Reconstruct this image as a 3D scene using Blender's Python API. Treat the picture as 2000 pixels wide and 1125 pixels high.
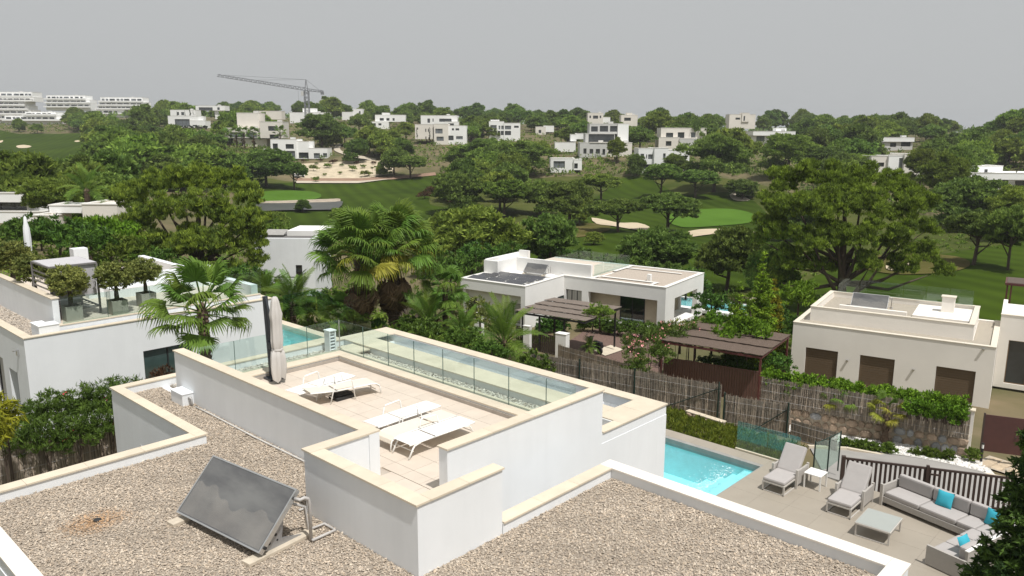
import bpy, bmesh, math, random
import numpy as np
from mathutils import Vector, Matrix, Quaternion
from mathutils.geometry import delaunay_2d_cdt

# ---------------------------------------------------------------- scene, camera, light
for o in list(bpy.data.objects):
    bpy.data.objects.remove(o)
SC = bpy.context.scene
COL = SC.collection
R = math.radians
CAMZ = 10.5
FPX, PITCH, ROLL, YAW = 1548.07, R(11.178), R(0.25), R(43.208)
_f = Vector((math.cos(YAW) * math.cos(PITCH), math.sin(YAW) * math.cos(PITCH), -math.sin(PITCH)))
_r = Vector((math.sin(YAW), -math.cos(YAW), 0))
_u = _r.cross(_f)
RT = _r * math.cos(ROLL) + _u * math.sin(ROLL)
UP = _u * math.cos(ROLL) - _r * math.sin(ROLL)
FW = _f
cam = bpy.data.cameras.new('camera')
camo = bpy.data.objects.new('camera', cam)
COL.objects.link(camo)
M = Matrix((RT, UP, -FW)).transposed().to_4x4()
M.translation = (0, 0, CAMZ)
camo.matrix_world = M
cam.sensor_width = 36
cam.lens = 36 * FPX / 2000
cam.clip_start = 0.2
cam.clip_end = 9000
SC.camera = camo

SUN_AZ = Vector((-0.20, -0.98, 0)).normalized()
SUN_EL = R(64)
SUND = SUN_AZ * math.cos(SUN_EL) + Vector((0, 0, math.sin(SUN_EL)))
w = bpy.data.worlds.new('World')
SC.world = w
w.use_nodes = True
nt = w.node_tree
bg = nt.nodes['Background']
sky = nt.nodes.new('ShaderNodeTexSky')
sky.sky_type = 'NISHITA'
sky.sun_disc = False
sky.sun_elevation = SUN_EL
sky.sun_rotation = math.atan2(SUN_AZ.x, SUN_AZ.y)
sky.air_density = 1.0
sky.dust_density = 6.0
sky.ozone_density = 1.0
hsv = nt.nodes.new('ShaderNodeHueSaturation')      # dusty summer haze: almost colourless, even sky
hsv.inputs['Saturation'].default_value = 0.25
mixs = nt.nodes.new('ShaderNodeMix')
mixs.data_type = 'RGBA'
mixs.inputs[0].default_value = 0.93
mixs.inputs[7].default_value = (4.28, 4.38, 4.42, 1)
nt.links.new(sky.outputs[0], hsv.inputs['Color'])
nt.links.new(hsv.outputs[0], mixs.inputs[6])
nt.links.new(mixs.outputs[2], bg.inputs[0])
bg.inputs[1].default_value = 0.10
sun = bpy.data.lights.new('sun', 'SUN')
sun.energy = 3.5
sun.angle = R(0.8)
sun.color = (1.0, 0.975, 0.94)
suno = bpy.data.objects.new('sun', sun)
suno.rotation_euler = SUND.to_track_quat('Z', 'Y').to_euler()
suno.location = (20, -20, 60)
COL.objects.link(suno)
SC.view_settings.view_transform = 'Standard'
SC.view_settings.look = 'None'
SC.view_settings.gamma = 1
SC.view_settings.use_curve_mapping = False
SC.view_settings.exposure = 0.3
SC.render.engine = 'CYCLES'
SC.cycles.max_bounces = 8
SC.cycles.diffuse_bounces = 5
SC.cycles.glossy_bounces = 3
SC.cycles.transmission_bounces = 6
SC.cycles.transparent_max_bounces = 12
SC.cycles.caustics_reflective = False
SC.cycles.caustics_refractive = False
try:
    SC.cycles.use_denoising = True
    SC.cycles.denoiser = 'OPENIMAGEDENOISE'
except Exception:
    pass

# ---------------------------------------------------------------- pixel <-> place
def ray(px, py):
    return FW + RT * ((px - 1000) / FPX) - UP * ((py - 562.5) / FPX)
def P(px, py, z):
    d = ray(px, py)
    t = (z - CAMZ) / d.z
    return Vector((d.x * t, d.y * t, z))
def D(px, py, d):
    v = ray(px, py) * d
    return Vector((v.x, v.y, v.z + CAMZ))
def Hz(px, py, v):
    d = ray(px, py)
    t = (v[0] * d.x + v[1] * d.y) / (d.x * d.x + d.y * d.y)
    return CAMZ + d.z * t
def proj(v):
    q = Vector((v[0], v[1], v[2] - CAMZ))
    z = q.dot(FW)
    return (1000 + FPX * q.dot(RT) / z, 562.5 - FPX * q.dot(UP) / z, z)

# ---------------------------------------------------------------- materials
MATS = {}
def nodes(m):
    m.use_nodes = True
    return m.node_tree, m.node_tree.nodes, m.node_tree.links
def mat(name, col, rough=0.7, var=0.12, scale=3.0, bump=0.0, bscale=60.0, metal=0.0, spec=0.5, col2=None, stretch=None, detail=6, attr=None, coord='Position'):
    if name in MATS:
        return MATS[name]
    m = bpy.data.materials.new(name)
    t, n, l = nodes(m)
    b = n['Principled BSDF']
    b.inputs['Roughness'].default_value = rough
    b.inputs['Metallic'].default_value = metal
    b.inputs['Specular IOR Level'].default_value = spec
    geo = n.new('ShaderNodeNewGeometry')
    src = geo.outputs['Position']
    if coord == 'Object':
        tc = n.new('ShaderNodeTexCoord')
        src = tc.outputs['Object']
    mp = n.new('ShaderNodeMapping')
    l.new(src, mp.inputs[0])
    if stretch:
        mp.inputs['Scale'].default_value = stretch
    no = n.new('ShaderNodeTexNoise')
    no.inputs['Scale'].default_value = scale
    no.inputs['Detail'].default_value = detail
    no.inputs['Roughness'].default_value = 0.6
    l.new(mp.outputs[0], no.inputs['Vector'])
    rm = n.new('ShaderNodeValToRGB')
    c1 = [max(0, c * (1 - var)) for c in col]
    c2 = [c * (1 + var) for c in col] if col2 is None else list(col2)
    rm.color_ramp.elements[0].position = 0.3
    rm.color_ramp.elements[1].position = 0.7
    rm.color_ramp.elements[0].color = (*c1, 1)
    rm.color_ramp.elements[1].color = (*c2, 1)
    l.new(no.outputs['Fac'], rm.inputs[0])
    out = rm.outputs[0]
    if attr:
        at = n.new('ShaderNodeAttribute')
        at.attribute_name = attr
        mx = n.new('ShaderNodeMix')
        mx.data_type = 'RGBA'
        mx.blend_type = 'MULTIPLY'
        mx.inputs[0].default_value = 1
        l.new(out, mx.inputs[6])
        l.new(at.outputs['Color'], mx.inputs[7])
        out = mx.outputs[2]
    oi = n.new('ShaderNodeObjectInfo')
    l.new(out, b.inputs['Base Color'])
    if bump > 0:
        nb = n.new('ShaderNodeTexNoise')
        nb.inputs['Scale'].default_value = bscale
        nb.inputs['Detail'].default_value = 4
        l.new(mp.outputs[0], nb.inputs['Vector'])
        bp = n.new('ShaderNodeBump')
        bp.inputs['Strength'].default_value = bump
        bp.inputs['Distance'].default_value = 0.02
        l.new(nb.outputs['Fac'], bp.inputs['Height'])
        l.new(bp.outputs[0], b.inputs['Normal'])
    MATS[name] = m
    return m
def streaks(m, amt=0.10, sc=1.6):
    """faint vertical rain streaks and blotches multiplied into a wall colour"""
    t, n, l = nodes(m); b = n['Principled BSDF']
    src = b.inputs['Base Color'].links[0].from_socket
    geo = n.new('ShaderNodeNewGeometry'); mp = n.new('ShaderNodeMapping'); mp.inputs['Scale'].default_value = (sc, sc, sc * .09)
    no = n.new('ShaderNodeTexNoise'); no.inputs['Scale'].default_value = 2.5; no.inputs['Detail'].default_value = 7; no.inputs['Roughness'].default_value = .7
    l.new(geo.outputs['Position'], mp.inputs[0]); l.new(mp.outputs[0], no.inputs['Vector'])
    mr = n.new('ShaderNodeMapRange'); mr.inputs[1].default_value = .42; mr.inputs[2].default_value = .72; mr.inputs[3].default_value = 1.0; mr.inputs[4].default_value = 1 - amt
    l.new(no.outputs['Fac'], mr.inputs[0])
    mx = n.new('ShaderNodeVectorMath'); mx.operation = 'SCALE'
    l.new(src, mx.inputs[0]); l.new(mr.outputs[0], mx.inputs['Scale']); l.new(mx.outputs[0], b.inputs['Base Color'])
def bands(m, amt=0.1, width=9.0, rot=0.6):
    """mowing bands"""
    t, n, l = nodes(m); b = n['Principled BSDF']
    src = b.inputs['Base Color'].links[0].from_socket
    geo = n.new('ShaderNodeNewGeometry'); mp = n.new('ShaderNodeMapping'); mp.inputs['Rotation'].default_value = (0, 0, rot)
    wv = n.new('ShaderNodeTexWave'); wv.inputs['Scale'].default_value = 0.31 / width * 2; wv.inputs['Distortion'].default_value = 1.2; wv.inputs['Detail'].default_value = 2
    l.new(geo.outputs['Position'], mp.inputs[0]); l.new(mp.outputs[0], wv.inputs['Vector'])
    mr = n.new('ShaderNodeMapRange'); mr.inputs[3].default_value = 1 - amt; mr.inputs[4].default_value = 1 + amt
    l.new(wv.outputs['Fac'], mr.inputs[0])
    mx = n.new('ShaderNodeVectorMath'); mx.operation = 'SCALE'
    l.new(src, mx.inputs[0]); l.new(mr.outputs[0], mx.inputs['Scale']); l.new(mx.outputs[0], b.inputs['Base Color'])
def randmat(name, col, rough=0.7, amt=0.15, **k):
    """mat() whose brightness also varies from piece to piece (Object Info random)"""
    if name in MATS:
        return MATS[name]
    m = mat(name, col, rough, **k)
    t, n, l = nodes(m)
    b = n['Principled BSDF']
    src = b.inputs['Base Color'].links[0].from_socket
    oi = [q for q in n if q.type == 'OBJECT_INFO'][0]
    mr = n.new('ShaderNodeMapRange')
    mr.inputs[3].default_value = 1 - amt
    mr.inputs[4].default_value = 1 + amt
    l.new(oi.outputs['Random'], mr.inputs[0])
    mx = n.new('ShaderNodeVectorMath')
    mx.operation = 'SCALE'
    l.new(src, mx.inputs[0])
    l.new(mr.outputs[0], mx.inputs['Scale'])
    l.new(mx.outputs[0], b.inputs['Base Color'])
    return m
def leafmat(name, col, hue=0.03, val=0.35, trans=0.36, rough=0.6):
    """foliage: vertex attribute 'tint' (leaf to leaf), Object Info random (tree to tree)"""
    if name in MATS:
        return MATS[name]
    m = bpy.data.materials.new(name)
    t, n, l = nodes(m)
    b = n['Principled BSDF']
    b.inputs['Roughness'].default_value = rough
    b.inputs['Specular IOR Level'].default_value = 0.12
    at = n.new('ShaderNodeAttribute')
    at.attribute_name = 'tint'
    mx = n.new('ShaderNodeMix')
    mx.data_type = 'RGBA'
    mx.blend_type = 'MULTIPLY'
    mx.inputs[0].default_value = 1
    mx.inputs[6].default_value = (*col, 1)
    l.new(at.outputs['Color'], mx.inputs[7])
    oi = n.new('ShaderNodeObjectInfo')
    hs = n.new('ShaderNodeHueSaturation')
    mh = n.new('ShaderNodeMapRange')
    mh.inputs[3].default_value = 0.5 - hue
    mh.inputs[4].default_value = 0.5 + hue
    mv = n.new('ShaderNodeMapRange')
    mv.inputs[3].default_value = 1 - val
    mv.inputs[4].default_value = 1 + val
    ml = n.new('ShaderNodeMath')
    ml.operation = 'FRACT'
    mm = n.new('ShaderNodeMath')
    mm.operation = 'MULTIPLY'
    mm.inputs[1].default_value = 7.31
    l.new(oi.outputs['Random'], mh.inputs[0])
    l.new(oi.outputs['Random'], mm.inputs[0])
    l.new(mm.outputs[0], ml.inputs[0])
    l.new(ml.outputs[0], mv.inputs[0])
    l.new(mh.outputs[0], hs.inputs['Hue'])
    l.new(mv.outputs[0], hs.inputs['Value'])
    l.new(mx.outputs[2], hs.inputs['Color'])
    l.new(hs.outputs[0], b.inputs['Base Color'])
    tr = n.new('ShaderNodeBsdfTranslucent')
    l.new(hs.outputs[0], tr.inputs[0])
    ms = n.new('ShaderNodeMixShader')
    ms.inputs[0].default_value = trans
    l.new(b.outputs[0], ms.inputs[1])
    l.new(tr.outputs[0], ms.inputs[2])
    l.new(ms.outputs[0], n['Material Output'].inputs['Surface'])
    MATS[name] = m
    return m
def schlick(n, l, base, normal=None):
    lw = n.new('ShaderNodeLayerWeight')
    lw.inputs['Blend'].default_value = 0.5
    if normal is not None: l.new(normal, lw.inputs['Normal'])
    pw = n.new('ShaderNodeMath'); pw.operation = 'POWER'; pw.inputs[1].default_value = 4.0
    l.new(lw.outputs['Facing'], pw.inputs[0])
    ma = n.new('ShaderNodeMath'); ma.operation = 'MULTIPLY_ADD'
    ma.inputs[1].default_value = 0.9; ma.inputs[2].default_value = base
    ma.use_clamp = True
    l.new(pw.outputs[0], ma.inputs[0])
    return ma
def glassmat(name, tint=(0.75, 0.85, 0.82), alpha=0.25, rough=0.03):
    """thin pane: mostly clear with a tint, mirror-like at a glance"""
    if name in MATS:
        return MATS[name]
    m = bpy.data.materials.new(name)
    t, n, l = nodes(m)
    tr = n.new('ShaderNodeBsdfTransparent')
    tr.inputs[0].default_value = (*tint, 1)
    gl = n.new('ShaderNodeBsdfGlossy')
    gl.inputs['Roughness'].default_value = rough
    gl.inputs[0].default_value = (0.9, 0.95, 0.95, 1)
    ma = schlick(n, l, alpha)
    mx = n.new('ShaderNodeMixShader')
    l.new(ma.outputs[0], mx.inputs[0])
    l.new(tr.outputs[0], mx.inputs[1])
    l.new(gl.outputs[0], mx.inputs[2])
    l.new(mx.outputs[0], n['Material Output'].inputs['Surface'])
    MATS[name] = m
    return m

# ---------------------------------------------------------------- mesh helpers
ROOTM = {}
def tag(o, label=None, cat=None, group=None, kind=None):
    if label: o['label'] = label
    if cat: o['category'] = cat
    if group: o['group'] = group
    if kind: o['kind'] = kind
    return o
def thing(name, label, cat, loc=(0, 0, 0), rz=0.0, group=None, scale=None):
    o = bpy.data.objects.new(name, None)
    COL.objects.link(o)
    o.empty_display_size = 0.2
    o.location = loc
    o.rotation_euler = (0, 0, rz)
    if scale is not None:
        o.scale = scale
    ROOTM[o.name] = Matrix.Translation(loc) @ Matrix.Rotation(rz, 4, 'Z')
    return tag(o, label, cat, group)
def link(name, me, m, parent=None):
    o = bpy.data.objects.new(name, me)
    COL.objects.link(o)
    if m is not None and not me.materials:
        me.materials.append(m)
    if parent is not None:
        o.parent = parent
    return o
class MB:
    def __init__(s, T=None):
        s.v = []; s.f = []; s.T = T
    def add(s, vs, fs):
        k = len(s.v)
        if s.T is not None:
            vs = [s.T @ Vector(v) for v in vs]
        s.v.extend([tuple(v) for v in vs])
        s.f.extend([tuple(i + k for i in f) for f in fs])
        return s
    def box(s, x0, y0, z0, x1, y1, z1):
        if x1 < x0: x0, x1 = x1, x0
        if y1 < y0: y0, y1 = y1, y0
        if z1 < z0: z0, z1 = z1, z0
        return s.add([(x0, y0, z0), (x1, y0, z0), (x1, y1, z0), (x0, y1, z0), (x0, y0, z1), (x1, y0, z1), (x1, y1, z1), (x0, y1, z1)],
                     [(0, 3, 2, 1), (4, 5, 6, 7), (0, 1, 5, 4), (1, 2, 6, 5), (2, 3, 7, 6), (3, 0, 4, 7)])
    def obox(s, c, a, b, cc):
        c, a, b, cc = Vector(c), Vector(a), Vector(b), Vector(cc)
        q = [c + a * i + b * j + cc * k for k in (-1, 1) for i, j in ((-1, -1), (1, -1), (1, 1), (-1, 1))]
        fs = [(0, 3, 2, 1), (4, 5, 6, 7), (0, 1, 5, 4), (1, 2, 6, 5), (2, 3, 7, 6), (3, 0, 4, 7)]
        if a.cross(b).dot(cc) < 0:
            fs = [f[::-1] for f in fs]
        return s.add(q, fs)
    def bar(s, p, q, wd, ht, up=(0, 0, 1)):
        p, q = Vector(p), Vector(q)
        d = (q - p)
        x = d.cross(Vector(up))
        if x.length < 1e-6: x = d.cross(Vector((1, 0, 0)))
        x.normalize()
        y = x.cross(d).normalized()
        return s.obox((p + q) / 2, d / 2, x * wd / 2, y * ht / 2)
    def prism(s, pts, z0, z1):
        n = len(pts)
        ar = sum(pts[i][0] * pts[(i + 1) % n][1] - pts[(i + 1) % n][0] * pts[i][1] for i in range(n))
        if ar < 0: pts = pts[::-1]
        vs = [(p[0], p[1], z0) for p in pts] + [(p[0], p[1], z1) for p in pts]
        return s.add(vs, [tuple(range(n))[::-1], tuple(range(n, 2 * n))] + [(i, (i + 1) % n, n + (i + 1) % n, n + i) for i in range(n)])
    def tube(s, path, r, n=8, cap=True):
        path = [Vector(p) for p in path]
        rs = r if isinstance(r, (list, tuple)) else [r] * len(path)
        vs = []
        for i, p in enumerate(path):
            d = (path[min(i + 1, len(path) - 1)] - path[max(i - 1, 0)]).normalized()
            a = d.cross(Vector((0, 0, 1)) if abs(d.z) < 0.9 else Vector((1, 0, 0))).normalized()
            b = d.cross(a)
            for k in range(n):
                t = 2 * math.pi * k / n
                vs.append(p + (a * math.cos(t) + b * math.sin(t)) * rs[i])
        fs = []
        for i in range(len(path) - 1):
            for k in range(n):
                fs.append((i * n + k, i * n + (k + 1) % n, (i + 1) * n + (k + 1) % n, (i + 1) * n + k))
        if cap:
            fs.append(tuple(range(n))[::-1]); fs.append(tuple((len(path) - 1) * n + k for k in range(n)))
        return s.add(vs, fs)
    def lathe(s, c, prof, n=16):
        c = Vector(c)
        vs = []
        for r, z in prof:
            for k in range(n):
                t = 2 * math.pi * k / n
                vs.append(c + Vector((r * math.cos(t), r * math.sin(t), z)))
        fs = [(i * n + k, i * n + (k + 1) % n, (i + 1) * n + (k + 1) % n, (i + 1) * n + k) for i in range(len(prof) - 1) for k in range(n)]
        fs.append(tuple(range(n))[::-1]); fs.append(tuple((len(prof) - 1) * n + k for k in range(n)))
        return s.add(vs, fs)
    def quad(s, a, b, c, d):
        return s.add([a, b, c, d], [(0, 1, 2, 3)])
    def mesh(s, name, smooth=False):
        me = bpy.data.meshes.new(name)
        me.from_pydata(s.v, [], s.f)
        me.validate()
        if smooth:
            me.polygons.foreach_set('use_smooth', [True] * len(me.polygons))
        return me
    def build(s, name, m, parent=None, world=False, smooth=False, bevel=0.0, label=None):
        """one object; world=True: coordinates are world ones, turned into the parent's frame"""
        if world and parent is not None:
            inv = ROOTM[parent.name].inverted() if parent.name in ROOTM else Matrix()
            s.v = [tuple(inv @ Vector(v)) for v in s.v]
        me = s.mesh(name, smooth)
        o = link(name, me, m, parent)
        if bevel > 0:
            bm = bmesh.new(); bm.from_mesh(me)
            bmesh.ops.remove_doubles(bm, verts=bm.verts, dist=1e-5)
            bmesh.ops.bevel(bm, geom=[e for e in bm.edges if len(e.link_faces) == 2 and e.calc_face_angle(0) > 0.5], offset=bevel, segments=2, affect='EDGES', profile=0.6)
            bm.to_mesh(me); bm.free()
        if label: o['label'] = label
        if parent is not None and parent.name in ROOTM:
            ROOTM[o.name] = ROOTM[parent.name]
        return o
def walls(mb, O, u, W, H, holes, t=0.3, n=None):
    """a wall W x H from O along u (unit, horizontal), thickness t behind the face, with real openings (x0,z0,x1,z1)"""
    O = Vector(O); u = Vector(u).normalized(); z = Vector((0, 0, 1))
    n = Vector(n) if n is not None else u.cross(z)      # outward normal
    xs = sorted({0, W, *[h[0] for h in holes], *[h[2] for h in holes]})
    zs = sorted({0, H, *[h[1] for h in holes], *[h[3] for h in holes]})
    xs = [x for x in xs if 0 <= x <= W]; zs = [q for q in zs if 0 <= q <= H]
    pt = lambda x, q, k: O + u * x + z * q - n * k
    flip = u.cross(z).dot(n) < 0
    def fq(a, b, c, d):
        if flip: mb.quad(a, d, c, b)
        else: mb.quad(a, b, c, d)
    ins = lambda x, q: any(h[0] - 1e-6 < x < h[2] + 1e-6 and h[1] - 1e-6 < q < h[3] + 1e-6 for h in holes)
    for q0, q1 in zip(zs, zs[1:]):
        for x0, x1 in zip(xs, xs[1:]):
            if not ins((x0 + x1) / 2, (q0 + q1) / 2):
                fq(pt(x0, q0, 0), pt(x1, q0, 0), pt(x1, q1, 0), pt(x0, q1, 0))
                fq(pt(x0, q0, t), pt(x0, q1, t), pt(x1, q1, t), pt(x1, q0, t))
    for x0, q0, x1, q1 in holes + [(0, 0, W, H)]:
        s = (x0, q0, x1, q1) == (0, 0, W, H)
        for (a, b) in (((x0, q0), (x0, q1)), ((x0, q1), (x1, q1)), ((x1, q1), (x1, q0)), ((x1, q0), (x0, q0))):
            if s: fq(pt(*a, 0), pt(*b, 0), pt(*b, t), pt(*a, t))
            else: fq(pt(*a, 0), pt(*a, t), pt(*b, t), pt(*b, 0))
    return mb
def copy_tree(o, parent=None, loc=None, rz=None, scale=None, label=None, group=None):
    c = o.copy(); COL.objects.link(c); c.parent = parent
    if loc is not None: c.location = loc
    if rz is not None: c.rotation_euler = (o.rotation_euler[0], o.rotation_euler[1], rz)
    if scale is not None: c.scale = scale
    if label: c['label'] = label
    if group: c['group'] = group
    for ch in list(o.children):
        copy_tree(ch, c)
    return c
def drop(root):
    for ch in list(root.children): drop(ch)
    bpy.data.objects.remove(root)
def npmesh(name, V, Fidx, tint=None, nper=3):
    """fast mesh from numpy arrays; faces of nper corners; tint per face (rgb) -> corner colour"""
    me = bpy.data.meshes.new(name)
    nf = len(Fidx)
    me.vertices.add(len(V)); me.loops.add(nf * nper); me.polygons.add(nf)
    me.vertices.foreach_set('co', np.ascontiguousarray(V, dtype=np.float32).ravel())
    me.loops.foreach_set('vertex_index', np.ascontiguousarray(Fidx, dtype=np.int32).ravel())
    me.polygons.foreach_set('loop_start', np.arange(0, nf * nper, nper, dtype=np.int32))
    me.polygons.foreach_set('loop_total', np.full(nf, nper, dtype=np.int32))
    me.update(calc_edges=True)
    if tint is not None:
        ca = me.color_attributes.new('tint', 'FLOAT_COLOR', 'CORNER')
        c = np.ones((nf, nper, 4), dtype=np.float32)
        c[:, :, :3] = tint[:, None, :]
        ca.data.foreach_set('color', c.ravel())
    return me
# ---------------------------------------------------------------- terrain
CT = []   # control points of the land (x, y, z)
def cw(*pts): CT.extend([tuple(p) for p in pts])
def cp(*pts):            # (px, py, distance): ground seen at that pixel
    for px, py, d in pts: CT.append(tuple(D(px, py, d)))
cw((0, 0, -.6), (-30, 10, -1), (10, -30, -1.2), (10, 15, -2.0), (20, 10, -2.0), (20, 18, -2.3), (20.5, 14, -2.4), (19, 16, -2.4), (20, 36.5, -1.9), (15, 8, -2), (9, 27, -.3), (16, 27, -.35), (22, 29, -.6), (10, 45, -.5), (2, 25, -.3), (24, 17, -.75), (24.5, 13, -.7), (24.5, 24, -.9),
   (25.5, 9, -1.0), (28.5, 13.5, -1.35), (28.5, 20, -1.6), (30, 10, -1.62), (31, 5.5, -1.62), (32.5, 9, -1.7), (31, 13, -1.7), (26, 0, -1.6), (40, -5, -3.2), (35, 14, -2.4), (36, 8, -2.4),
   (26, 35.5, -.7), (28, 33, -.9), (30, 28, -1.5), (34, 27, -3.1), (34, 36, -2.8), (40, 20, -4.2), (40, 32, -4.2), (47, 34, -4.5), (47, 25, -4.5), (50, 14, -4.7), (60, 10, -5.0), (58, 38, -4.7), (46, 46, -4.5), (50, 2, -4.7), (24, 50, -1.5), (34, 52, -3))
cp((30, 560, 48), (200, 540, 52), (420, 575, 62), (30, 470, 75), (200, 460, 80), (570, 590, 68), (560, 520, 92),
   (560, 435, 160), (580, 408, 182), (570, 383, 206), (560, 362, 226), (680, 365, 236), (850, 350, 250), (880, 425, 160), (800, 385, 200),
   (680, 350, 252), (660, 325, 270), (680, 302, 284), (760, 322, 272), (590, 312, 285), (490, 290, 305), (340, 330, 245), (250, 380, 160), (100, 370, 200), (20, 335, 280), (60, 300, 330), (150, 276, 400), (100, 254, 470), (20, 250, 480),
   (360, 252, 380), (40, 238, 590), (150, 232, 680), (240, 230, 680), (420, 235, 520), (500, 245, 460), (600, 240, 440), (690, 285, 330), (760, 250, 430), (860, 282, 330), (900, 245, 480), (985, 275, 345), (900, 312, 285), (1000, 320, 260), (1100, 338, 235), (1080, 300, 300),
   (1185, 303, 262), (1170, 258, 400), (1100, 248, 500), (1290, 334, 235), (1340, 300, 268), (1330, 258, 400), (1450, 262, 410), (1505, 280, 315), (1400, 320, 250), (1600, 268, 420), (1620, 300, 300), (1755, 292, 285), (1760, 352, 200), (1650, 340, 220), (1945, 380, 165), (1870, 330, 240), (1850, 285, 300), (1960, 270, 295), (2050, 262, 300), (1700, 262, 800), (1600, 262, 800),
   (1180, 480, 118), (1250, 505, 108), (1100, 470, 125), (1250, 442, 152), (1400, 430, 168), (1240, 372, 225), (1450, 398, 196), (1350, 385, 200), (1000, 425, 160), (1100, 400, 185), (1500, 480, 120), (1600, 530, 92), (1750, 545, 84), (1950, 565, 78), (1950, 505, 100), (1900, 450, 130), (1700, 500, 104), (1300, 560, 86), (1080, 530, 92))
for a in (-75, -110, -150, 180, 150, 110, 75):
    for rr, zz in ((60, -3), (300, -4), (900, 5)):
        t = YAW - R(a)
        CT.append((rr * math.cos(t), rr * math.sin(t), zz))
for a in range(-180, 180, 15):
    t = YAW - R(a)
    for rr, zz in ((1500, 14), (4000, 2), (8000, -10)):
        CT.append((rr * math.cos(t), rr * math.sin(t), zz if abs(a - 22) > 16 else zz - 12))
_C = np.array(CT)
KA, KR = 2.6, 1.5
def _uv(x, y):
    a = np.arctan2(y, x) - YAW
    a = (a + np.pi) % (2 * np.pi) - np.pi
    r = np.maximum(np.hypot(x, y), 6.0)
    near = np.clip((r - 6) / 20, 0, 1)
    return np.stack([a * KA * (0.3 + 0.7 * near), np.log(r) * KR], -1)
_U = _uv(_C[:, 0], _C[:, 1])
def _phi(d2):
    return np.where(d2 > 1e-12, 0.5 * d2 * np.log(np.maximum(d2, 1e-12)), 0)
_n = len(_U)
_A = np.zeros((_n + 3, _n + 3))
_A[:_n, :_n] = _phi(((_U[:, None] - _U[None]) ** 2).sum(-1)) + np.eye(_n) * 0.004
_A[:_n, _n] = 1; _A[:_n, _n + 1:] = _U; _A[_n, :_n] = 1; _A[_n + 1:, :_n] = _U.T
_W = np.linalg.solve(_A, np.concatenate([_C[:, 2], [0, 0, 0]]))
def hgt_np(x, y):
    q = _uv(np.asarray(x, float), np.asarray(y, float))
    sh = q.shape[:-1]; q = q.reshape(-1, 2)
    out = np.empty(len(q))
    for i in range(0, len(q), 4000):
        b = q[i:i + 4000]
        out[i:i + 4000] = _phi(((b[:, None] - _U[None]) ** 2).sum(-1)) @ _W[:_n] + _W[_n] + b @ _W[_n + 1:]
    return out.reshape(sh)

_rad = np.concatenate([np.linspace(3, 60, 58), np.geomspace(61.5, 1500, 150), np.geomspace(1600, 8500, 10)])
_ang = np.concatenate([np.linspace(-180, -48, 34)[:-1], np.linspace(-48, 48, 190), np.linspace(48, 180, 34)[1:-1]])
_t = YAW - np.radians(_ang)
_X = _rad[:, None] * np.cos(_t)[None]; _Y = _rad[:, None] * np.sin(_t)[None]
_Z = hgt_np(_X, _Y)
for (x0, y0, x1, y1, zz) in ((3.3, 3.7, 22.9, 22.6, -2.6), (17.9, 34.0, 22.5, 38.9, -1.7), (8, 30.8, 17, 42, -1.2)):      # basements and pool pits
    _m = (_X > x0) & (_X < x1) & (_Y > y0) & (_Y < y1)
    _Z[_m] = np.minimum(_Z[_m], zz)
_V = np.stack([_X, _Y, _Z], -1).reshape(-1, 3)
na = len(_ang)
_i, _j = np.meshgrid(np.arange(len(_rad) - 1), np.arange(na), indexing='ij')
_a = _i * na + _j; _b = _i * na + (_j + 1) % na; _c = (_i + 1) * na + (_j + 1) % na; _d = (_i + 1) * na + _j
FQ = np.stack([_a, _b, _c, _d], -1).reshape(-1, 4)[:, ::-1]
me = npmesh('ground', _V, FQ, None, 4)
me.polygons.foreach_set('use_smooth', [True] * len(me.polygons))

_angu = np.concatenate([_ang, [180.0]])
_Zu = np.concatenate([_Z, _Z[:, :1]], 1)
def hgrid(x, y):
    """height of the ground mesh (bilinear in its own polar grid)"""
    x = np.asarray(x, float); y = np.asarray(y, float)
    r = np.hypot(x, y)
    a = np.degrees(YAW - np.arctan2(y, x))
    a = (a + 180) % 360 - 180
    fi = np.interp(r, _rad, np.arange(len(_rad))); fj = np.interp(a, _angu, np.arange(len(_angu)))
    i = np.clip(fi.astype(int), 0, len(_rad) - 2); j = np.clip(fj.astype(int), 0, len(_angu) - 2)
    u = fi - i; v = fj - j
    return (_Zu[i, j] * (1 - u) * (1 - v) + _Zu[i + 1, j] * u * (1 - v) + _Zu[i, j + 1] * (1 - u) * v + _Zu[i + 1, j + 1] * u * v)
def hgt(x, y):
    return float(hgrid([x], [y])[0])
def hit(px, py, dmin=18, dmax=3000):
    """where the view ray through a pixel meets the land"""
    d = ray(px, py)
    t = np.concatenate([np.linspace(dmin, 120, 140), np.geomspace(121, dmax, 320)])
    z = CAMZ + d.z * t
    g = hgrid(d.x * t, d.y * t)
    k = np.nonzero(z <= g)[0]
    if len(k) == 0: return None
    k = k[0]
    if k == 0: tt = t[0]
    else:
        a, b = z[k - 1] - g[k - 1], z[k] - g[k]
        tt = t[k - 1] + (t[k] - t[k - 1]) * a / (a - b)
    return Vector((d.x * tt, d.y * tt, CAMZ + d.z * tt))
mg = mat('scrub_earth', (0.075, 0.088, 0.03), 0.95, spec=.1, scale=0.12, col2=(0.20, 0.155, 0.095), bump=0.6, bscale=3)
ground = tag(link('ground', me, mg), kind='structure')

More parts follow.
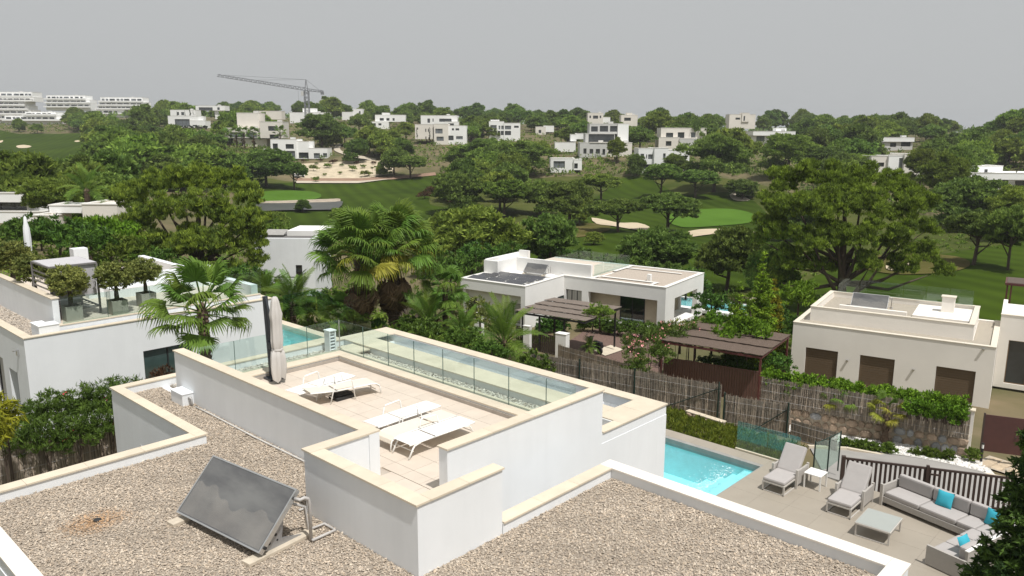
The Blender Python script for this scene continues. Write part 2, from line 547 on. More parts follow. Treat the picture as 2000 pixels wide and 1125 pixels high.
def inpoly(x, y, poly):
    c = False; n = len(poly)
    for i in range(n):
        x1, y1 = poly[i]; x2, y2 = poly[(i + 1) % n]
        if (y1 > y) != (y2 > y) and x < (x2 - x1) * (y - y1) / (y2 - y1) + x1: c = not c
    return c
def drape(name, poly, m, lift=0.12, step=9, kind='structure', curve=True, dmin=18):
    """a sheet that follows the land inside an outline (given as pixels of the ground it covers)"""
    pts = []
    n = len(poly)
    for i in range(n):
        a, b = Vector(poly[i]), Vector(poly[(i + 1) % n])
        if curve:
            p0, p3 = Vector(poly[i - 1]), Vector(poly[(i + 2) % n])
            k = max(2, int((b - a).length / step))
            for q in range(k):
                t = q / k
                pts.append(0.5 * ((2 * a) + (b - p0) * t + (2 * p0 - 5 * a + 4 * b - p3) * t * t + (3 * a - p0 - 3 * b + p3) * t ** 3))
        else:
            k = max(1, int((b - a).length / step))
            pts.extend([a + (b - a) * q / k for q in range(k)])
    nb = len(pts)
    xs = [p.x for p in pts]; ys = [p.y for p in pts]
    ply = [(p.x, p.y) for p in pts]
    y = min(ys) + step / 4
    while y < max(ys):
        x = min(xs) + step / 2
        while x < max(xs):
            if inpoly(x, y, ply): pts.append(Vector((x, y)))
            x += step
        y += step / 2.5
    vs, es, fs, *_ = delaunay_2d_cdt(pts, [], [list(range(nb))], 1, 1e-4)
    out = []
    for v in vs:
        h = hit(v[0], v[1], dmin)
        if h is None: h = D(v[0], v[1], 600)
        out.append((h.x, h.y, h.z + lift))
    me = bpy.data.meshes.new(name)
    me.from_pydata(out, [], [tuple(f) for f in fs])
    bm = bmesh.new(); bm.from_mesh(me)
    bmesh.ops.recalc_face_normals(bm, faces=bm.faces)
    for f in bm.faces:
        if f.normal.z < 0: f.normal_flip()
        f.smooth = True
    bm.to_mesh(me); bm.free()
    return tag(link(name, me, m), kind=kind)
m_fair = mat('fairway_grass', (0.027, 0.049, 0.003), 0.95, spec=.05, scale=0.05, col2=(0.047, 0.077, 0.006), bump=0.3, bscale=8)
bands(m_fair, .13, 8, .5)
m_green = mat('putting_green', (0.068, 0.142, 0.015), 0.9, spec=.05, scale=0.1, col2=(0.082, 0.165, 0.020))
m_sand = mat('bunker_sand', (0.52, 0.43, 0.30), 0.95, scale=0.3, var=0.1)
m_path = mat('path_gravel', (0.48, 0.42, 0.33), 0.95, scale=0.5, var=0.12)
m_slope = mat('sandy_slope', (0.50, 0.42, 0.30), 0.95, scale=0.35, var=0.22, bump=0.8, bscale=1.2)
m_soil = mat('red_soil', (0.27, 0.17, 0.115), 0.95, scale=0.4, var=0.2)
m_pond = mat('pond_water', (.045, .047, .04), .35, var=.2, scale=.3)
m_rock = mat('bank_rock', (.36, .30, .23), .9, var=.3, scale=.8, bump=.6, bscale=2)
m_dry = mat('dry_turf', (0.07, 0.075, 0.014), 0.95, spec=.05, scale=0.15, col2=(0.13, 0.105, 0.04))
m_rough = mat('rough_grass', (0.036, 0.06, 0.007), 0.95, spec=.08, scale=0.09, col2=(0.10, 0.105, 0.03), bump=.5, bscale=3)
drape('rough_grass', [(470, 352), (600, 356), (850, 338), (1000, 350), (1100, 345), (1200, 346), (1300, 340), (1440, 352), (1560, 380), (1650, 400), (1800, 420), (1960, 440), (2060, 470), (2060, 520), (1800, 545), (1600, 575), (1300, 580), (1100, 560), (900, 540), (700, 500), (480, 480)], m_rough, 0.06, step=14)
drape('fairway', [(490, 365), (560, 358), (640, 358), (760, 350), (862, 342), (880, 350), (850, 372), (840, 400), (900, 412), (960, 440), (860, 460), (700, 470), (520, 460), (480, 440), (495, 415), (640, 398), (660, 392), (500, 398)], m_fair, 0.15)
drape('pond_bank', [(500, 398), (560, 395), (640, 392), (665, 392), (660, 402), (640, 405), (500, 407)], m_rock, 0.45, step=6)
drape('pond', [(495, 403), (560, 401), (640, 399), (670, 398), (660, 412), (640, 414), (560, 415), (490, 417)], m_pond, 0.55, step=6)
drape('putting_green', [(505, 378), (560, 374), (615, 377), (628, 386), (600, 394), (540, 397), (500, 393)], m_green, 0.3)
drape('fairway', [(1000, 470), (1080, 420), (1150, 395), (1190, 368), (1205, 352), (1262, 347), (1330, 380), (1440, 378), (1500, 420), (1540, 480), (1480, 560), (1380, 570), (1260, 540), (1120, 540), (1040, 520)], m_fair, 0.15)
drape('putting_green', [(1300, 428), (1340, 414), (1420, 410), (1470, 420), (1470, 436), (1400, 444), (1330, 446)], m_green, 0.3)
drape('fairway', [(1490, 640), (1560, 560), (1680, 512), (1800, 505), (1900, 490), (2060, 480), (2080, 640), (1800, 640)], m_fair, 0.15)
drape('fairway', [(-40, 262), (40, 262), (110, 262), (170, 262), (182, 282), (165, 300), (135, 325), (110, 350), (80, 385), (20, 400), (-40, 395)], m_fair, 0.2)
drape('dry_turf_strip', [(1695, 505), (1780, 498), (1870, 505), (1895, 520), (1860, 534), (1760, 540), (1690, 528)], m_dry, 0.25)
drape('dry_turf_strip', [(1110, 440), (1180, 440), (1190, 452), (1130, 466), (1090, 460)], m_dry, 0.25)
drape('sandy_slope', [(580, 322), (640, 318), (740, 314), (770, 320), (768, 340), (700, 352), (600, 352), (575, 345)], m_slope, 0.25, curve=False)
drape('red_soil_strip', [(575, 350), (700, 350), (770, 346), (850, 338), (852, 344), (770, 352), (700, 357), (580, 357)], m_soil, 0.32, curve=False)
drape('cart_path', [(575, 356), (700, 356), (770, 351), (700, 360), (580, 360)], m_path, 0.42, curve=False)
drape('cart_path', [(656, 285), (668, 281), (664, 292), (676, 300), (712, 307), (735, 312), (725, 315), (690, 308), (660, 299), (652, 293)], m_path, 0.3)
drape('sand_bunker', [(1155, 428), (1180, 432), (1210, 438), (1245, 438), (1268, 446), (1262, 453), (1230, 450), (1195, 444), (1165, 440)], m_sand, 0.32)
drape('sand_bunker', [(1330, 460), (1360, 452), (1400, 450), (1440, 452), (1480, 458), (1476, 464), (1420, 458), (1380, 462), (1345, 466)], m_sand, 0.32, step=6)
drape('sand_bunker', [(32, 286), (48, 284), (62, 287), (52, 290), (36, 290)], m_sand, 0.3, step=5)
drape('sand_bunker', [(146, 276), (156, 275), (155, 278), (147, 278)], m_sand, 0.3, step=4)
drape('sand_bunker', [(-4, 277), (6, 275), (4, 279), (-4, 280)], m_sand, 0.3, step=4)
drape('sand_bunker', [(1735, 520), (1765, 512), (1790, 514), (1785, 524), (1750, 534), (1730, 530)], m_sand, 0.36, step=6)
drape('cart_path', [(1425, 382), (1442, 376), (1448, 384), (1465, 392), (1450, 395), (1432, 392)], m_path, 0.3)
# ---------------------------------------------------------------- the villa under the camera
m_stucco = mat('white_stucco', (0.775, 0.795, 0.81), 0.85, var=0.035, scale=0.7, bump=0.12, bscale=140)
streaks(m_stucco, .05, .8)
m_stone = randmat('limestone_coping', (0.63, 0.55, 0.43), 0.7, amt=0.05, var=0.07, scale=2.2, bump=0.1, bscale=90)
m_stonew = randmat('pale_coping_stone', (0.76, 0.71, 0.64), 0.7, amt=0.03, var=0.05, scale=2.2, bump=0.1, bscale=90)
m_tile = randmat('terrace_tile', (0.60, 0.52, 0.435), 0.6, amt=0.03, var=0.05, scale=2.5)
m_grout = mat('tile_grout', (0.44, 0.385, 0.325), 0.9)
m_skirt = randmat('skirting_tile', (0.40, 0.36, 0.315), 0.7, amt=0.06)
m_roofdeck = mat('roof_membrane', (0.30, 0.27, 0.23), 0.95)
m_alu = mat('brushed_aluminium', (0.62, 0.62, 0.61), 0.38, metal=0.85, var=0.06, scale=8)
m_grey = mat('grey_plastic', (0.42, 0.41, 0.40), 0.6)
m_black = mat('black_rubber', (0.02, 0.02, 0.02), 0.6)
m_whitepaint = mat('white_powder_coat', (0.82, 0.81, 0.78), 0.35, var=0.02)
m_glass = glassmat('clear_glass', (0.86, 0.93, 0.91), 0.05)
m_pane = None
villa = thing('modern_villa', 'white villa with flat gravel roofs and walled roof terrace, nearest the camera', 'villa', (10, 13, 0))
def W(): return MB()
b = W()
for q in ((3.03, 3.43, 13.43, 9.62), (3.03, 9.62, 9.61, 17.78), (7.80, 17.78, 9.61, 22.75), (9.61, 10.74, 16.24, 22.75), (17.10, 10.74, 17.47, 22.75),
          (16.24, 21.80, 17.10, 22.75), (16.24, 12.52, 17.10, 13.04), (16.24, 10.74, 17.10, 11.55)):
    b.box(q[0], q[1], -0.6, q[2], q[3], 3.12)
b.box(16.24, 11.55, -0.6, 17.10, 21.8, 2.35)
b.build('wall', m_stucco, villa, world=True)
def stones(x0, y0, x1, y1, z, th=0.035, L=1.15, m=m_stone, name='coping_stone', parent=villa, inset=0.0, world=True):
    """a run of coping slabs with open joints; each slab is its own object"""
    n = max(1, round(max(x1 - x0, y1 - y0) / L)); g = 0.0025
    for i in range(n):
        if x1 - x0 > y1 - y0:
            a, c = x0 + (x1 - x0) * i / n, x0 + (x1 - x0) * (i + 1) / n
            MB().box(a + g, y0, z - th, c - g, y1, z).build(name, m, parent, world=world)
        else:
            a, c = y0 + (y1 - y0) * i / n, y0 + (y1 - y0) * (i + 1) / n
            MB().box(x0, a + g, z - th, x1, c - g, z).build(name, m, parent, world=world)
def para(x0, y0, x1, y1, zb, zt, name='parapet', ov=0.03, m=m_stucco):
    MB().box(x0, y0, zb, x1, y1, zt - 0.035).build(name, m, villa, world=True)
# high parapet round the roof terrace
para(9.07, 12.46, 9.32, 21.40, 3.12, 4.5)
para(7.73, 12.49, 9.07, 12.74, 3.12, 4.5)
para(7.73, 9.37, 7.98, 12.49, 3.12, 4.5)
para(7.98, 9.37, 9.74, 9.60, 3.12, 4.5)
MB().box(9.61, 9.37, -.6, 9.74, 9.60, 3.12).build('wall', m_stucco, villa, world=True)
para(9.63, 10.74, 14.61, 10.98, 3.12, 4.5)
stones(9.04, 12.77, 9.35, 21.43, 4.5)
stones(7.69, 12.46, 9.35, 12.768, 4.502)
stones(7.69, 9.34, 8.00, 12.457, 4.5)
stones(8.002, 9.34, 9.77, 9.63, 4.5)
stones(9.60, 10.71, 14.64, 11.01, 4.5)
# low parapets of the gravel roofs
lows = [(3.05, 3.43, 3.30, 17.76, 1), (3.30, 17.50, 8.02, 17.76, 0), (7.80, 17.76, 8.02, 22.72, 1), (8.02, 22.48, 9.07, 22.72, 0), (9.07, 22.48, 17.46, 22.74, 0),
        (9.76, 9.37, 13.12, 9.62, 0), (13.12, 3.45, 13.42, 9.62, 1), (3.30, 3.45, 13.12, 3.68, 0), (17.12, 10.75, 17.46, 22.48, 1), (15.46, 10.75, 17.12, 10.98, 0), (14.62, 10.75, 15.46, 10.97, 0)]
for x0, y0, x1, y1, a in lows:
    MB().box(x0, y0, 3.121, x1, y1, 3.385).build('low_parapet', m_stucco, villa, world=True)
for q in ((3.02, 3.42, 3.33, 17.47), (3.02, 17.472, 7.76, 17.80), (7.762, 17.472, 8.05, 22.46), (7.762, 22.462, 16.24, 22.76), (9.765, 9.34, 13.09, 9.65), (13.092, 3.71, 13.45, 9.65), (3.34, 3.42, 13.45, 3.708),
          (17.08, 11.552, 17.49, 21.798), (16.242, 21.80, 17.49, 22.76), (16.24, 12.52, 17.078, 13.04), (15.47, 10.72, 17.49, 11.55), (14.645, 10.72, 15.468, 11.01)):
    stones(*q, 3.42, m=m_stonew if q in ((3.02, 3.42, 3.33, 17.47), (13.092, 3.71, 13.45, 9.65), (3.34, 3.42, 13.45, 3.708)) else m_stone)
stones(15.40, 11.552, 16.238, 22.46, 3.421, L=1.2)
MB().box(15.44, 11.0, 3.121, 16.24, 22.47, 3.384).build('low_parapet', m_stucco, villa, world=True)
# the roof terrace: screed, tiles, kerbs
MB().box(7.98, 9.60, 3.121, 9.61, 12.49, 3.47).box(9.32, 12.49, 3.122, 13.60, 20.14, 3.471).box(9.61, 10.98, 3.123, 13.60, 12.49, 3.472).build('screed', m_grout, villa, world=True)
TL = 0.6
tile_me = {}
def tile(x, y, z, sx, sy, parent, m, th=0.03, name='floor_tile', g=0.004, off=(10, 13, 0)):
    k = (round(sx, 3), round(sy, 3), m.name, th)
    if k not in tile_me:
        tile_me[k] = MB().box(-sx / 2 + g, -sy / 2 + g, -th, sx / 2 - g, sy / 2 - g, 0).mesh(name)
    o = link(name, tile_me[k], m, parent)
    o.location = (x - off[0], y - off[1], z - off[2])
    return o
y = 10.98
while y < 20.09:
    sy = min(TL, 20.10 - y)
    x = 13.56
    lim = 9.32 if y > 12.4 else 9.61
    while x > lim + 0.05:
        sx = min(TL, x - lim)
        tile(x - sx / 2, y + sy / 2, 3.503, sx, sy, villa, m_tile)
        x -= sx
    y += sy
y = 9.60
while y < 12.45:
    sy = min(TL, 12.46 - y)
    for xa, xb in ((8.0, 8.6), (8.6, 9.2), (9.2, 9.60)):
        tile((xa + xb) / 2, y + sy / 2, 3.503, xb - xa, sy, villa, m_tile)
    y += sy
for i in range(16):
    a, c = 11.0 + i * 0.5687, 11.0 + (i + 1) * 0.5687
    MB().box(13.562, a + .002, 3.505, 13.60, c - .002, 3.60).build('skirting_tile', m_skirt, villa, world=True)
for i in range(8):
    a, c = 9.34 + i * 0.527, 9.34 + (i + 1) * 0.527
    MB().box(a + .002, 20.10, 3.505, c - .002, 20.138, 3.60).build('skirting_tile', m_skirt, villa, world=True)
MB().box(13.602, 10.985, 3.12, 14.12, 20.66, 3.64).build('kerb', m_stucco, villa, world=True)
MB().box(9.325, 20.14, 3.12, 13.60, 20.66, 3.641).build('kerb', m_stucco, villa, world=True)
stones(13.58, 11.02, 14.15, 20.11, 3.675)
stones(9.36, 20.112, 14.15, 20.69, 3.675)
# stairs down between terrace and the lower roof
for i in range(9):
    MB().box(9.62 + i * 0.3, 9.66, -.5, 9.92 + i * 0.3, 10.73, 3.3 - i * 0.35).build('step', m_tile, villa, world=True)
# small openings in the outer walls
MB().box(7.785, 20.2, 0.2, 7.80, 21.0, 2.2).build('door', m_grey, villa, world=True)
# glass balustrade
bal = thing('glass_balustrade', 'frameless clear glass balustrade round the far edges of the roof terrace', 'balustrade', (13.95, 20.57, 3.675))
ys = [20.56, 19.32, 18.10, 16.92, 15.69, 14.46, 13.20, 11.95, 11.03]
for a, c in zip(ys, ys[1:]):
    MB().box(13.94, c + .012, 3.676, 13.955, a - .012, 4.66).build('glass_panel', m_glass, bal, world=True)
xs = [9.36, 10.42, 11.60, 12.78, 13.93]
for a, c in zip(xs, xs[1:]):
    MB().box(a + .012, 20.56, 3.676, c - .012, 20.575, 4.66).build('glass_panel', m_glass, bal, world=True)
m_edge = mat('glass_edge', (0.10, 0.16, 0.15), 0.2)
for a in ys[1:-1]:
    MB().box(13.938, a - .006, 3.68, 13.957, a + .006, 4.655).build('joint', m_edge, bal, world=True)
for a in xs[1:-1]:
    MB().box(a - .006, 20.558, 3.68, a + .006, 20.577, 4.655).build('joint', m_edge, bal, world=True)
MB().box(13.935, 20.555, 3.68, 13.96, 20.58, 4.66).build('corner_post', m_alu, bal, world=True)
# ---- loose gravel: real pebbles
def pebbles(name, rects, z, dens, s0, s1, seed, cols, dep=0.02, inframe=True, rough=0.85, hz_fn=None, base=None):
    rng = np.random.default_rng(seed)
    pts = []
    for x0, y0, x1, y1 in rects:
        n = int((x1 - x0) * (y1 - y0) * dens)
        pts.append(np.stack([rng.uniform(x0, x1, n), rng.uniform(y0, y1, n)], -1))
    p = np.concatenate(pts)
    if inframe:
        q = np.concatenate([p, np.full((len(p), 1), z - CAMZ)], 1)
        zf = q @ np.array(FW)
        u = 1000 + FPX * (q @ np.array(RT)) / np.maximum(zf, .1); v = 562.5 - FPX * (q @ np.array(UP)) / np.maximum(zf, .1)
        p = p[(zf > 1) & (u > -140) & (u < 2140) & (v < 1230) & (v > -50)]
    n = len(p)
    oct_ = np.array([(1, 0, 0), (0, 1, 0), (-1, 0, 0), (0, -1, 0), (0, 0, 1.0), (0, 0, -1)])
    f8 = np.array([(0, 1, 4), (1, 2, 4), (2, 3, 4), (3, 0, 4)])
    s = rng.uniform(s0, s1, (n, 1, 1)) * np.stack([rng.uniform(.7, 1.4, n), rng.uniform(.6, 1.1, n), rng.uniform(.35, .8, n)], -1)[:, None, :]
    v = oct_[None] * s * (1 + rng.uniform(-.25, .25, (n, 6, 3)))
    a = rng.uniform(0, 6.28, n); c_, s_ = np.cos(a)[:, None], np.sin(a)[:, None]
    tl = rng.normal(0, .35, (n, 1))
    v[:, :, 2] += v[:, :, 0] * tl
    x = v[:, :, 0] * c_ - v[:, :, 1] * s_; yv = v[:, :, 0] * s_ + v[:, :, 1] * c_
    V = np.stack([x + p[:, 0:1], yv + p[:, 1:2], v[:, :, 2] + z + rng.uniform(-dep, dep * .6, (n, 1))], -1)
    if hz_fn is not None:
        V[:, :, 2] += hz_fn(p[:, 0], p[:, 1])[:, None]
    cols = np.array(cols)
    ci = cols[rng.integers(0, len(cols), n)] * rng.uniform(.78, 1.17, (n, 1))
    if base is not None: ci = base(p, ci, rng)
    F = (np.arange(n)[:, None, None] * 6 + f8[None]).reshape(-1, 3)
    me = npmesh(name, V.reshape(-1, 3), F, np.repeat(ci, 4, 0))
    mm = mat(name + '_stone', (1, 1, 1), rough, var=0.05, scale=40, attr='tint')
    return link(name, me, mm)
gcols = [(.43, .375, .31), (.50, .43, .355), (.37, .32, .265), (.57, .505, .425), (.30, .255, .21), (.48, .40, .315), (.42, .375, .325)]
DR = Vector((4.75, 15.35))
def stain(p, c, rng):
    d = np.hypot((p[:, 0] - 4.72) / 1.0, (p[:, 1] - 15.3) / .8) + rng.normal(0, .09, len(p))
    k = np.clip(1.0 - d / .62, 0, 1)[:, None] ** .5 * (d < .62)[:, None]
    dr = 1 + .07 * np.sin(p[:, 0] * 1.3 + np.sin(p[:, 1] * .9) * 1.5) * np.cos(p[:, 1] * 1.1 + 1.0) + .05 * np.sin(p[:, 0] * 4.1 + p[:, 1] * 3.3)
    c = c * dr[:, None] * np.array([[.97, .935, .885]])
    return c * (1 - k) + c * np.array([[0.92, 0.68, 0.46]]) * k
gv = pebbles('roof_gravel', [(3.31, 3.68, 13.11, 9.37), (3.31, 9.37, 7.72, 12.74), (3.31, 12.74, 9.06, 17.49), (8.03, 17.49, 9.06, 22.47)], 3.185, 1650, 0.011, 0.026, 3, gcols, base=stain)
tag(gv, 'loose beige gravel spread over the flat roofs', 'gravel', kind='stuff')
gv2 = pebbles('channel_gravel', [(14.13, 11.0, 15.43, 20.7), (9.33, 20.7, 15.43, 22.47)], 3.19, 600, 0.022, 0.045, 4, [(.42, .39, .34), (.52, .48, .42), (.33, .31, .28), (.6, .56, .5)])
tag(gv2, 'grey pebbles in the channel outside the glass balustrade', 'gravel', kind='stuff')
b = MB()
for q in ((3.31, 3.68, 13.11, 9.37), (3.31, 9.37, 7.72, 12.74), (3.31, 12.74, 9.06, 17.49), (8.03, 17.49, 9.06, 22.47), (14.13, 11.0, 15.43, 20.7), (9.33, 20.7, 15.43, 22.47)):
    b.box(q[0], q[1], 3.123, q[2], q[3], 3.172)
b.build('gravel_bed', mat('gravel_bed', (0.30, 0.255, 0.205), 0.95, var=0.25, scale=45), villa, world=True)
MB().lathe((4.78, 15.32, 3.17), [(.07, 0), (.075, .03), (.05, .045), (.0, .045)], 12).build('roof_drain', m_black, villa, world=True)
# ---- vent box, pipes
vb = thing('vent_box', 'small white rendered vent box with a bent pipe against the terrace wall', 'vent box', (8.9, 20.7, 3.17))
MB().box(8.75, 20.36, 3.15, 9.065, 21.06, 3.50).build('box', m_stucco, vb, world=True, bevel=.006)
MB().box(8.735, 20.345, 3.50, 9.066, 21.075, 3.525).build('lid', m_stucco, vb, world=True, bevel=.004)
MB().tube([(8.93, 20.36, 3.38), (8.93, 20.30, 3.42), (8.93, 20.25, 3.42), (8.93, 20.215, 3.37), (8.93, 20.21, 3.16)], .035, 10).build('pipe', m_grey, vb, world=True, smooth=True)
pp = thing('roof_conduit', 'thin grey conduit running along the foot of the terrace wall on the gravel', 'pipe', (8.95, 16, 3.2))
MB().tube([(8.94, 20.05, 3.215), (8.97, 19.2, 3.21), (8.95, 17, 3.212), (8.99, 15, 3.21), (8.97, 13.0, 3.215), (8.2, 12.86, 3.21), (7.62, 12.84, 3.22)], .022, 8).build('tube', mat('pvc_conduit', (.55, .53, .5), .6), pp, world=True, smooth=True)
# ---- louvred vent chimney at the far corner
vc = thing('vent_chimney', 'white louvred vent chimney in the gravel channel at the far terrace corner', 'vent', (15.0, 21.9, 3.18))
vx, vy = P(646, 686, 3.2)[:2]
MB().box(vx - .13, vy - .15, 3.15, vx - .09, vy + .15, 3.92).box(vx + .09, vy - .15, 3.15, vx + .13, vy + .15, 3.92).box(vx - .09, vy + .10, 3.15, vx + .09, vy + .15, 3.92).build('cheek', m_stucco, vc, world=True)
for i in range(6):
    MB().obox((vx, vy - .04, 3.30 + i * .11), (.088, 0, 0), (0, .09, .03), (0, -.004, .012)).build('louvre', m_stucco, vc, world=True)
MB().box(vx - .15, vy - .17, 3.92, vx + .15, vy + .17, 3.95).build('cap', m_stucco, vc, world=True)
tag(stb := MB().box(14.80, 20.95, 3.31, 15.40, 21.95, 3.35).build('stone_slab', m_stone), 'loose cream slab lying beside the louvred vent chimney', 'slab')
# ---- solar collector on the gravel
BL, BR = Vector((5.86, 14.24, 3.32)), Vector((6.17, 11.72, 3.32))
e = (BR - BL); ln = e.length; e.normalize()
nx = Vector((-e.y, e.x, 0)).normalized()
if nx.x < 0: nx = -nx
tilt = R(45)
sv = nx * math.cos(tilt) + Vector((0, 0, 1)) * math.sin(tilt)
nn = (Vector((0, 0, 1)) * math.cos(tilt) - nx * math.sin(tilt))
solc = thing('solar_collector', 'tilted solar water collector with dusty grey glass on the foreground gravel roof', 'solar panel', ((BL + BR) / 2 + nx * .4) * 1)
SL = 1.22
fr = MB()
tk = .095
for a, c in ((0, .03), (ln - .03, ln)):
    fr.obox(BL + e * (a + c) / 2 + sv * SL / 2 + nn * 0, e * (c - a) / 2, sv * SL / 2, nn * tk / 2)
for a, c in ((0, .03), (SL - .03, SL)):
    fr.obox(BL + e * ln / 2 + sv * (a + c) / 2, e * (ln / 2 - .03), sv * (c - a) / 2, nn * tk / 2)
fr.build('frame', m_alu, solc, world=True)
gm = mat('dusty_collector_glass', (0.085, 0.085, 0.09), 0.2, var=0.25, scale=1.3, spec=0.7, col2=(0.16, 0.16, 0.155), stretch=(1, .5, 2))
MB().obox(BL + e * ln / 2 + sv * SL / 2 + nn * .034, e * (ln / 2 - .032), sv * (SL / 2 - .032), nn * .004).build('glass_sheet', gm, solc, world=True)
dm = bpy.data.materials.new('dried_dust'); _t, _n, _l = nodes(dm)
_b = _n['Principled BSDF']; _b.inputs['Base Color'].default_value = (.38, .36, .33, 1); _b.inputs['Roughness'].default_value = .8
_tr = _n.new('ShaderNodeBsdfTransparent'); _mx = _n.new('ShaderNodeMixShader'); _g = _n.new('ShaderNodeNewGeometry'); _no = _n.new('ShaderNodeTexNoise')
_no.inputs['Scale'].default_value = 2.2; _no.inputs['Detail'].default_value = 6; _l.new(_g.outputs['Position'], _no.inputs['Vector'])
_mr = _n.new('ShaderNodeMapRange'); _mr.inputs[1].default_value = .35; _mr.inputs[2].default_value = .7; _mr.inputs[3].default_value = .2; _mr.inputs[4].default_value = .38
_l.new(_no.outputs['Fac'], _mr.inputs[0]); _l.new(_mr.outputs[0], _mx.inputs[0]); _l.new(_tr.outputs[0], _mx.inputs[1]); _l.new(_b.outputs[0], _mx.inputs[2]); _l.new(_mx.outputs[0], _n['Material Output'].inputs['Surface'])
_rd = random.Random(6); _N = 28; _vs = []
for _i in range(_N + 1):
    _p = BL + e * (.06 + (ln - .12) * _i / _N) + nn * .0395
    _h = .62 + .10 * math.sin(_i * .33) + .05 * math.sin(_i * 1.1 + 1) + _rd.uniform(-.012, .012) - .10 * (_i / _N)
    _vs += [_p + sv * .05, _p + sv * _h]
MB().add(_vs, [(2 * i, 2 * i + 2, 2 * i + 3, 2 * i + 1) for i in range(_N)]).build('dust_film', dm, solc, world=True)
MB().obox(BL + e * ln / 2 + sv * SL / 2 - nn * .04, e * (ln / 2 - .032), sv * (SL / 2 - .032), nn * .005).build('back_sheet', m_grey, solc, world=True)
for t in (.12, ln - .1):
    c0 = BL + e * t
    MB().obox(c0 + nx * .48 + Vector((0, 0, -.105)), nx * .72, e * .11, Vector((0, 0, .035))).build('ballast_beam', mat('concrete_beam', (.55, .48, .38), .9, var=.15, scale=6), solc, world=True, bevel=.01)
    br = MB()
    lo = c0 + sv * .12 - nn * .06; hi = c0 + sv * .75 - nn * .06
    ft = c0 + nx * .95 + Vector((0, 0, -.06))
    mid = c0 + nx * .25 + Vector((0, 0, -.055))
    k = len(br.v)
    tri = [c0 - nn * .05 + sv * .05, c0 + sv * .80 - nn * .05, c0 + sv * .68 - nn * .14, c0 + nx * .52 + Vector((0, 0, .06)), ft, ft + Vector((0, 0, -.05)), mid + Vector((0, 0, -.03))]
    vs = [p - e * .008 for p in tri] + [p + e * .008 for p in tri]; n_ = len(tri)
    br.add(vs, [tuple(range(n_)), tuple(range(n_, 2 * n_))[::-1]] + [(i, n_ + i, n_ + (i + 1) % n_, (i + 1) % n_) for i in range(n_)])
    br.build('bracket', mat('galvanised_steel', (.38, .39, .41), .45, metal=.7), solc, world=True)
    for (s_, h_, r_) in ((.22, .14, .028), (.40, .16, .028), (.34, .26, .018)):
        c_ = c0 + sv * s_ - nn * h_
        sgn = 1 if t > 1 else -1
        q0 = c_ + e * .009 * sgn; q1 = c_ + e * .014 * sgn
        MB().tube([q0, q1], r_, 10).build('bolt_hole', m_black, solc, world=True)
for (t, s_) in ((ln + .0, .12), (ln + .0, SL - .16), (0 - .03, .1)):
    c_ = BL + e * t + sv * s_
    MB().tube([c_, c_ + e * .035], .03, 10).build('pipe_stub', m_black, solc, world=True)
ps = BL + e * (ln + .03) + sv * (SL - .16)
gp = Vector((ps.x + .45, ps.y - .12, 3.25))
lag = mat('pipe_lagging', (.46, .44, .42), .55)
MB().tube([ps, ps + e * .12 + nx * .03, ps + e * .14 + nx * .10 + Vector((0, 0, .02)), ps + e * .15 + nx * .17 + Vector((0, 0, -.02)), ps + e * .15 + nx * .20 + Vector((0, 0, -.14)), ps + e * .12 + nx * .22 + Vector((0, 0, -.85))], .032, 10).build('feed_pipe', lag, solc, world=True, smooth=True)
MB().tube([BL + e * (ln - .25) + sv * 1.0 - nn * .07, BL + e * (ln - .2) + sv * 1.0 - nn * .25, BL + e * (ln - .15) + nx * 1.1 + Vector((0, 0, .4)), BL + e * (ln - .15) + nx * 1.15 + Vector((0, 0, -.08)), BL + e * (ln - .1) + nx * 1.5 + Vector((0, 0, -.09)), BL + e * (ln + .25) + nx * 1.45 + Vector((0, 0, -.09)), BL + e * (ln + .2) + nx * .95 + Vector((0, 0, -.09))], .028, 10).build('return_pipe', lag, solc, world=True, smooth=True)
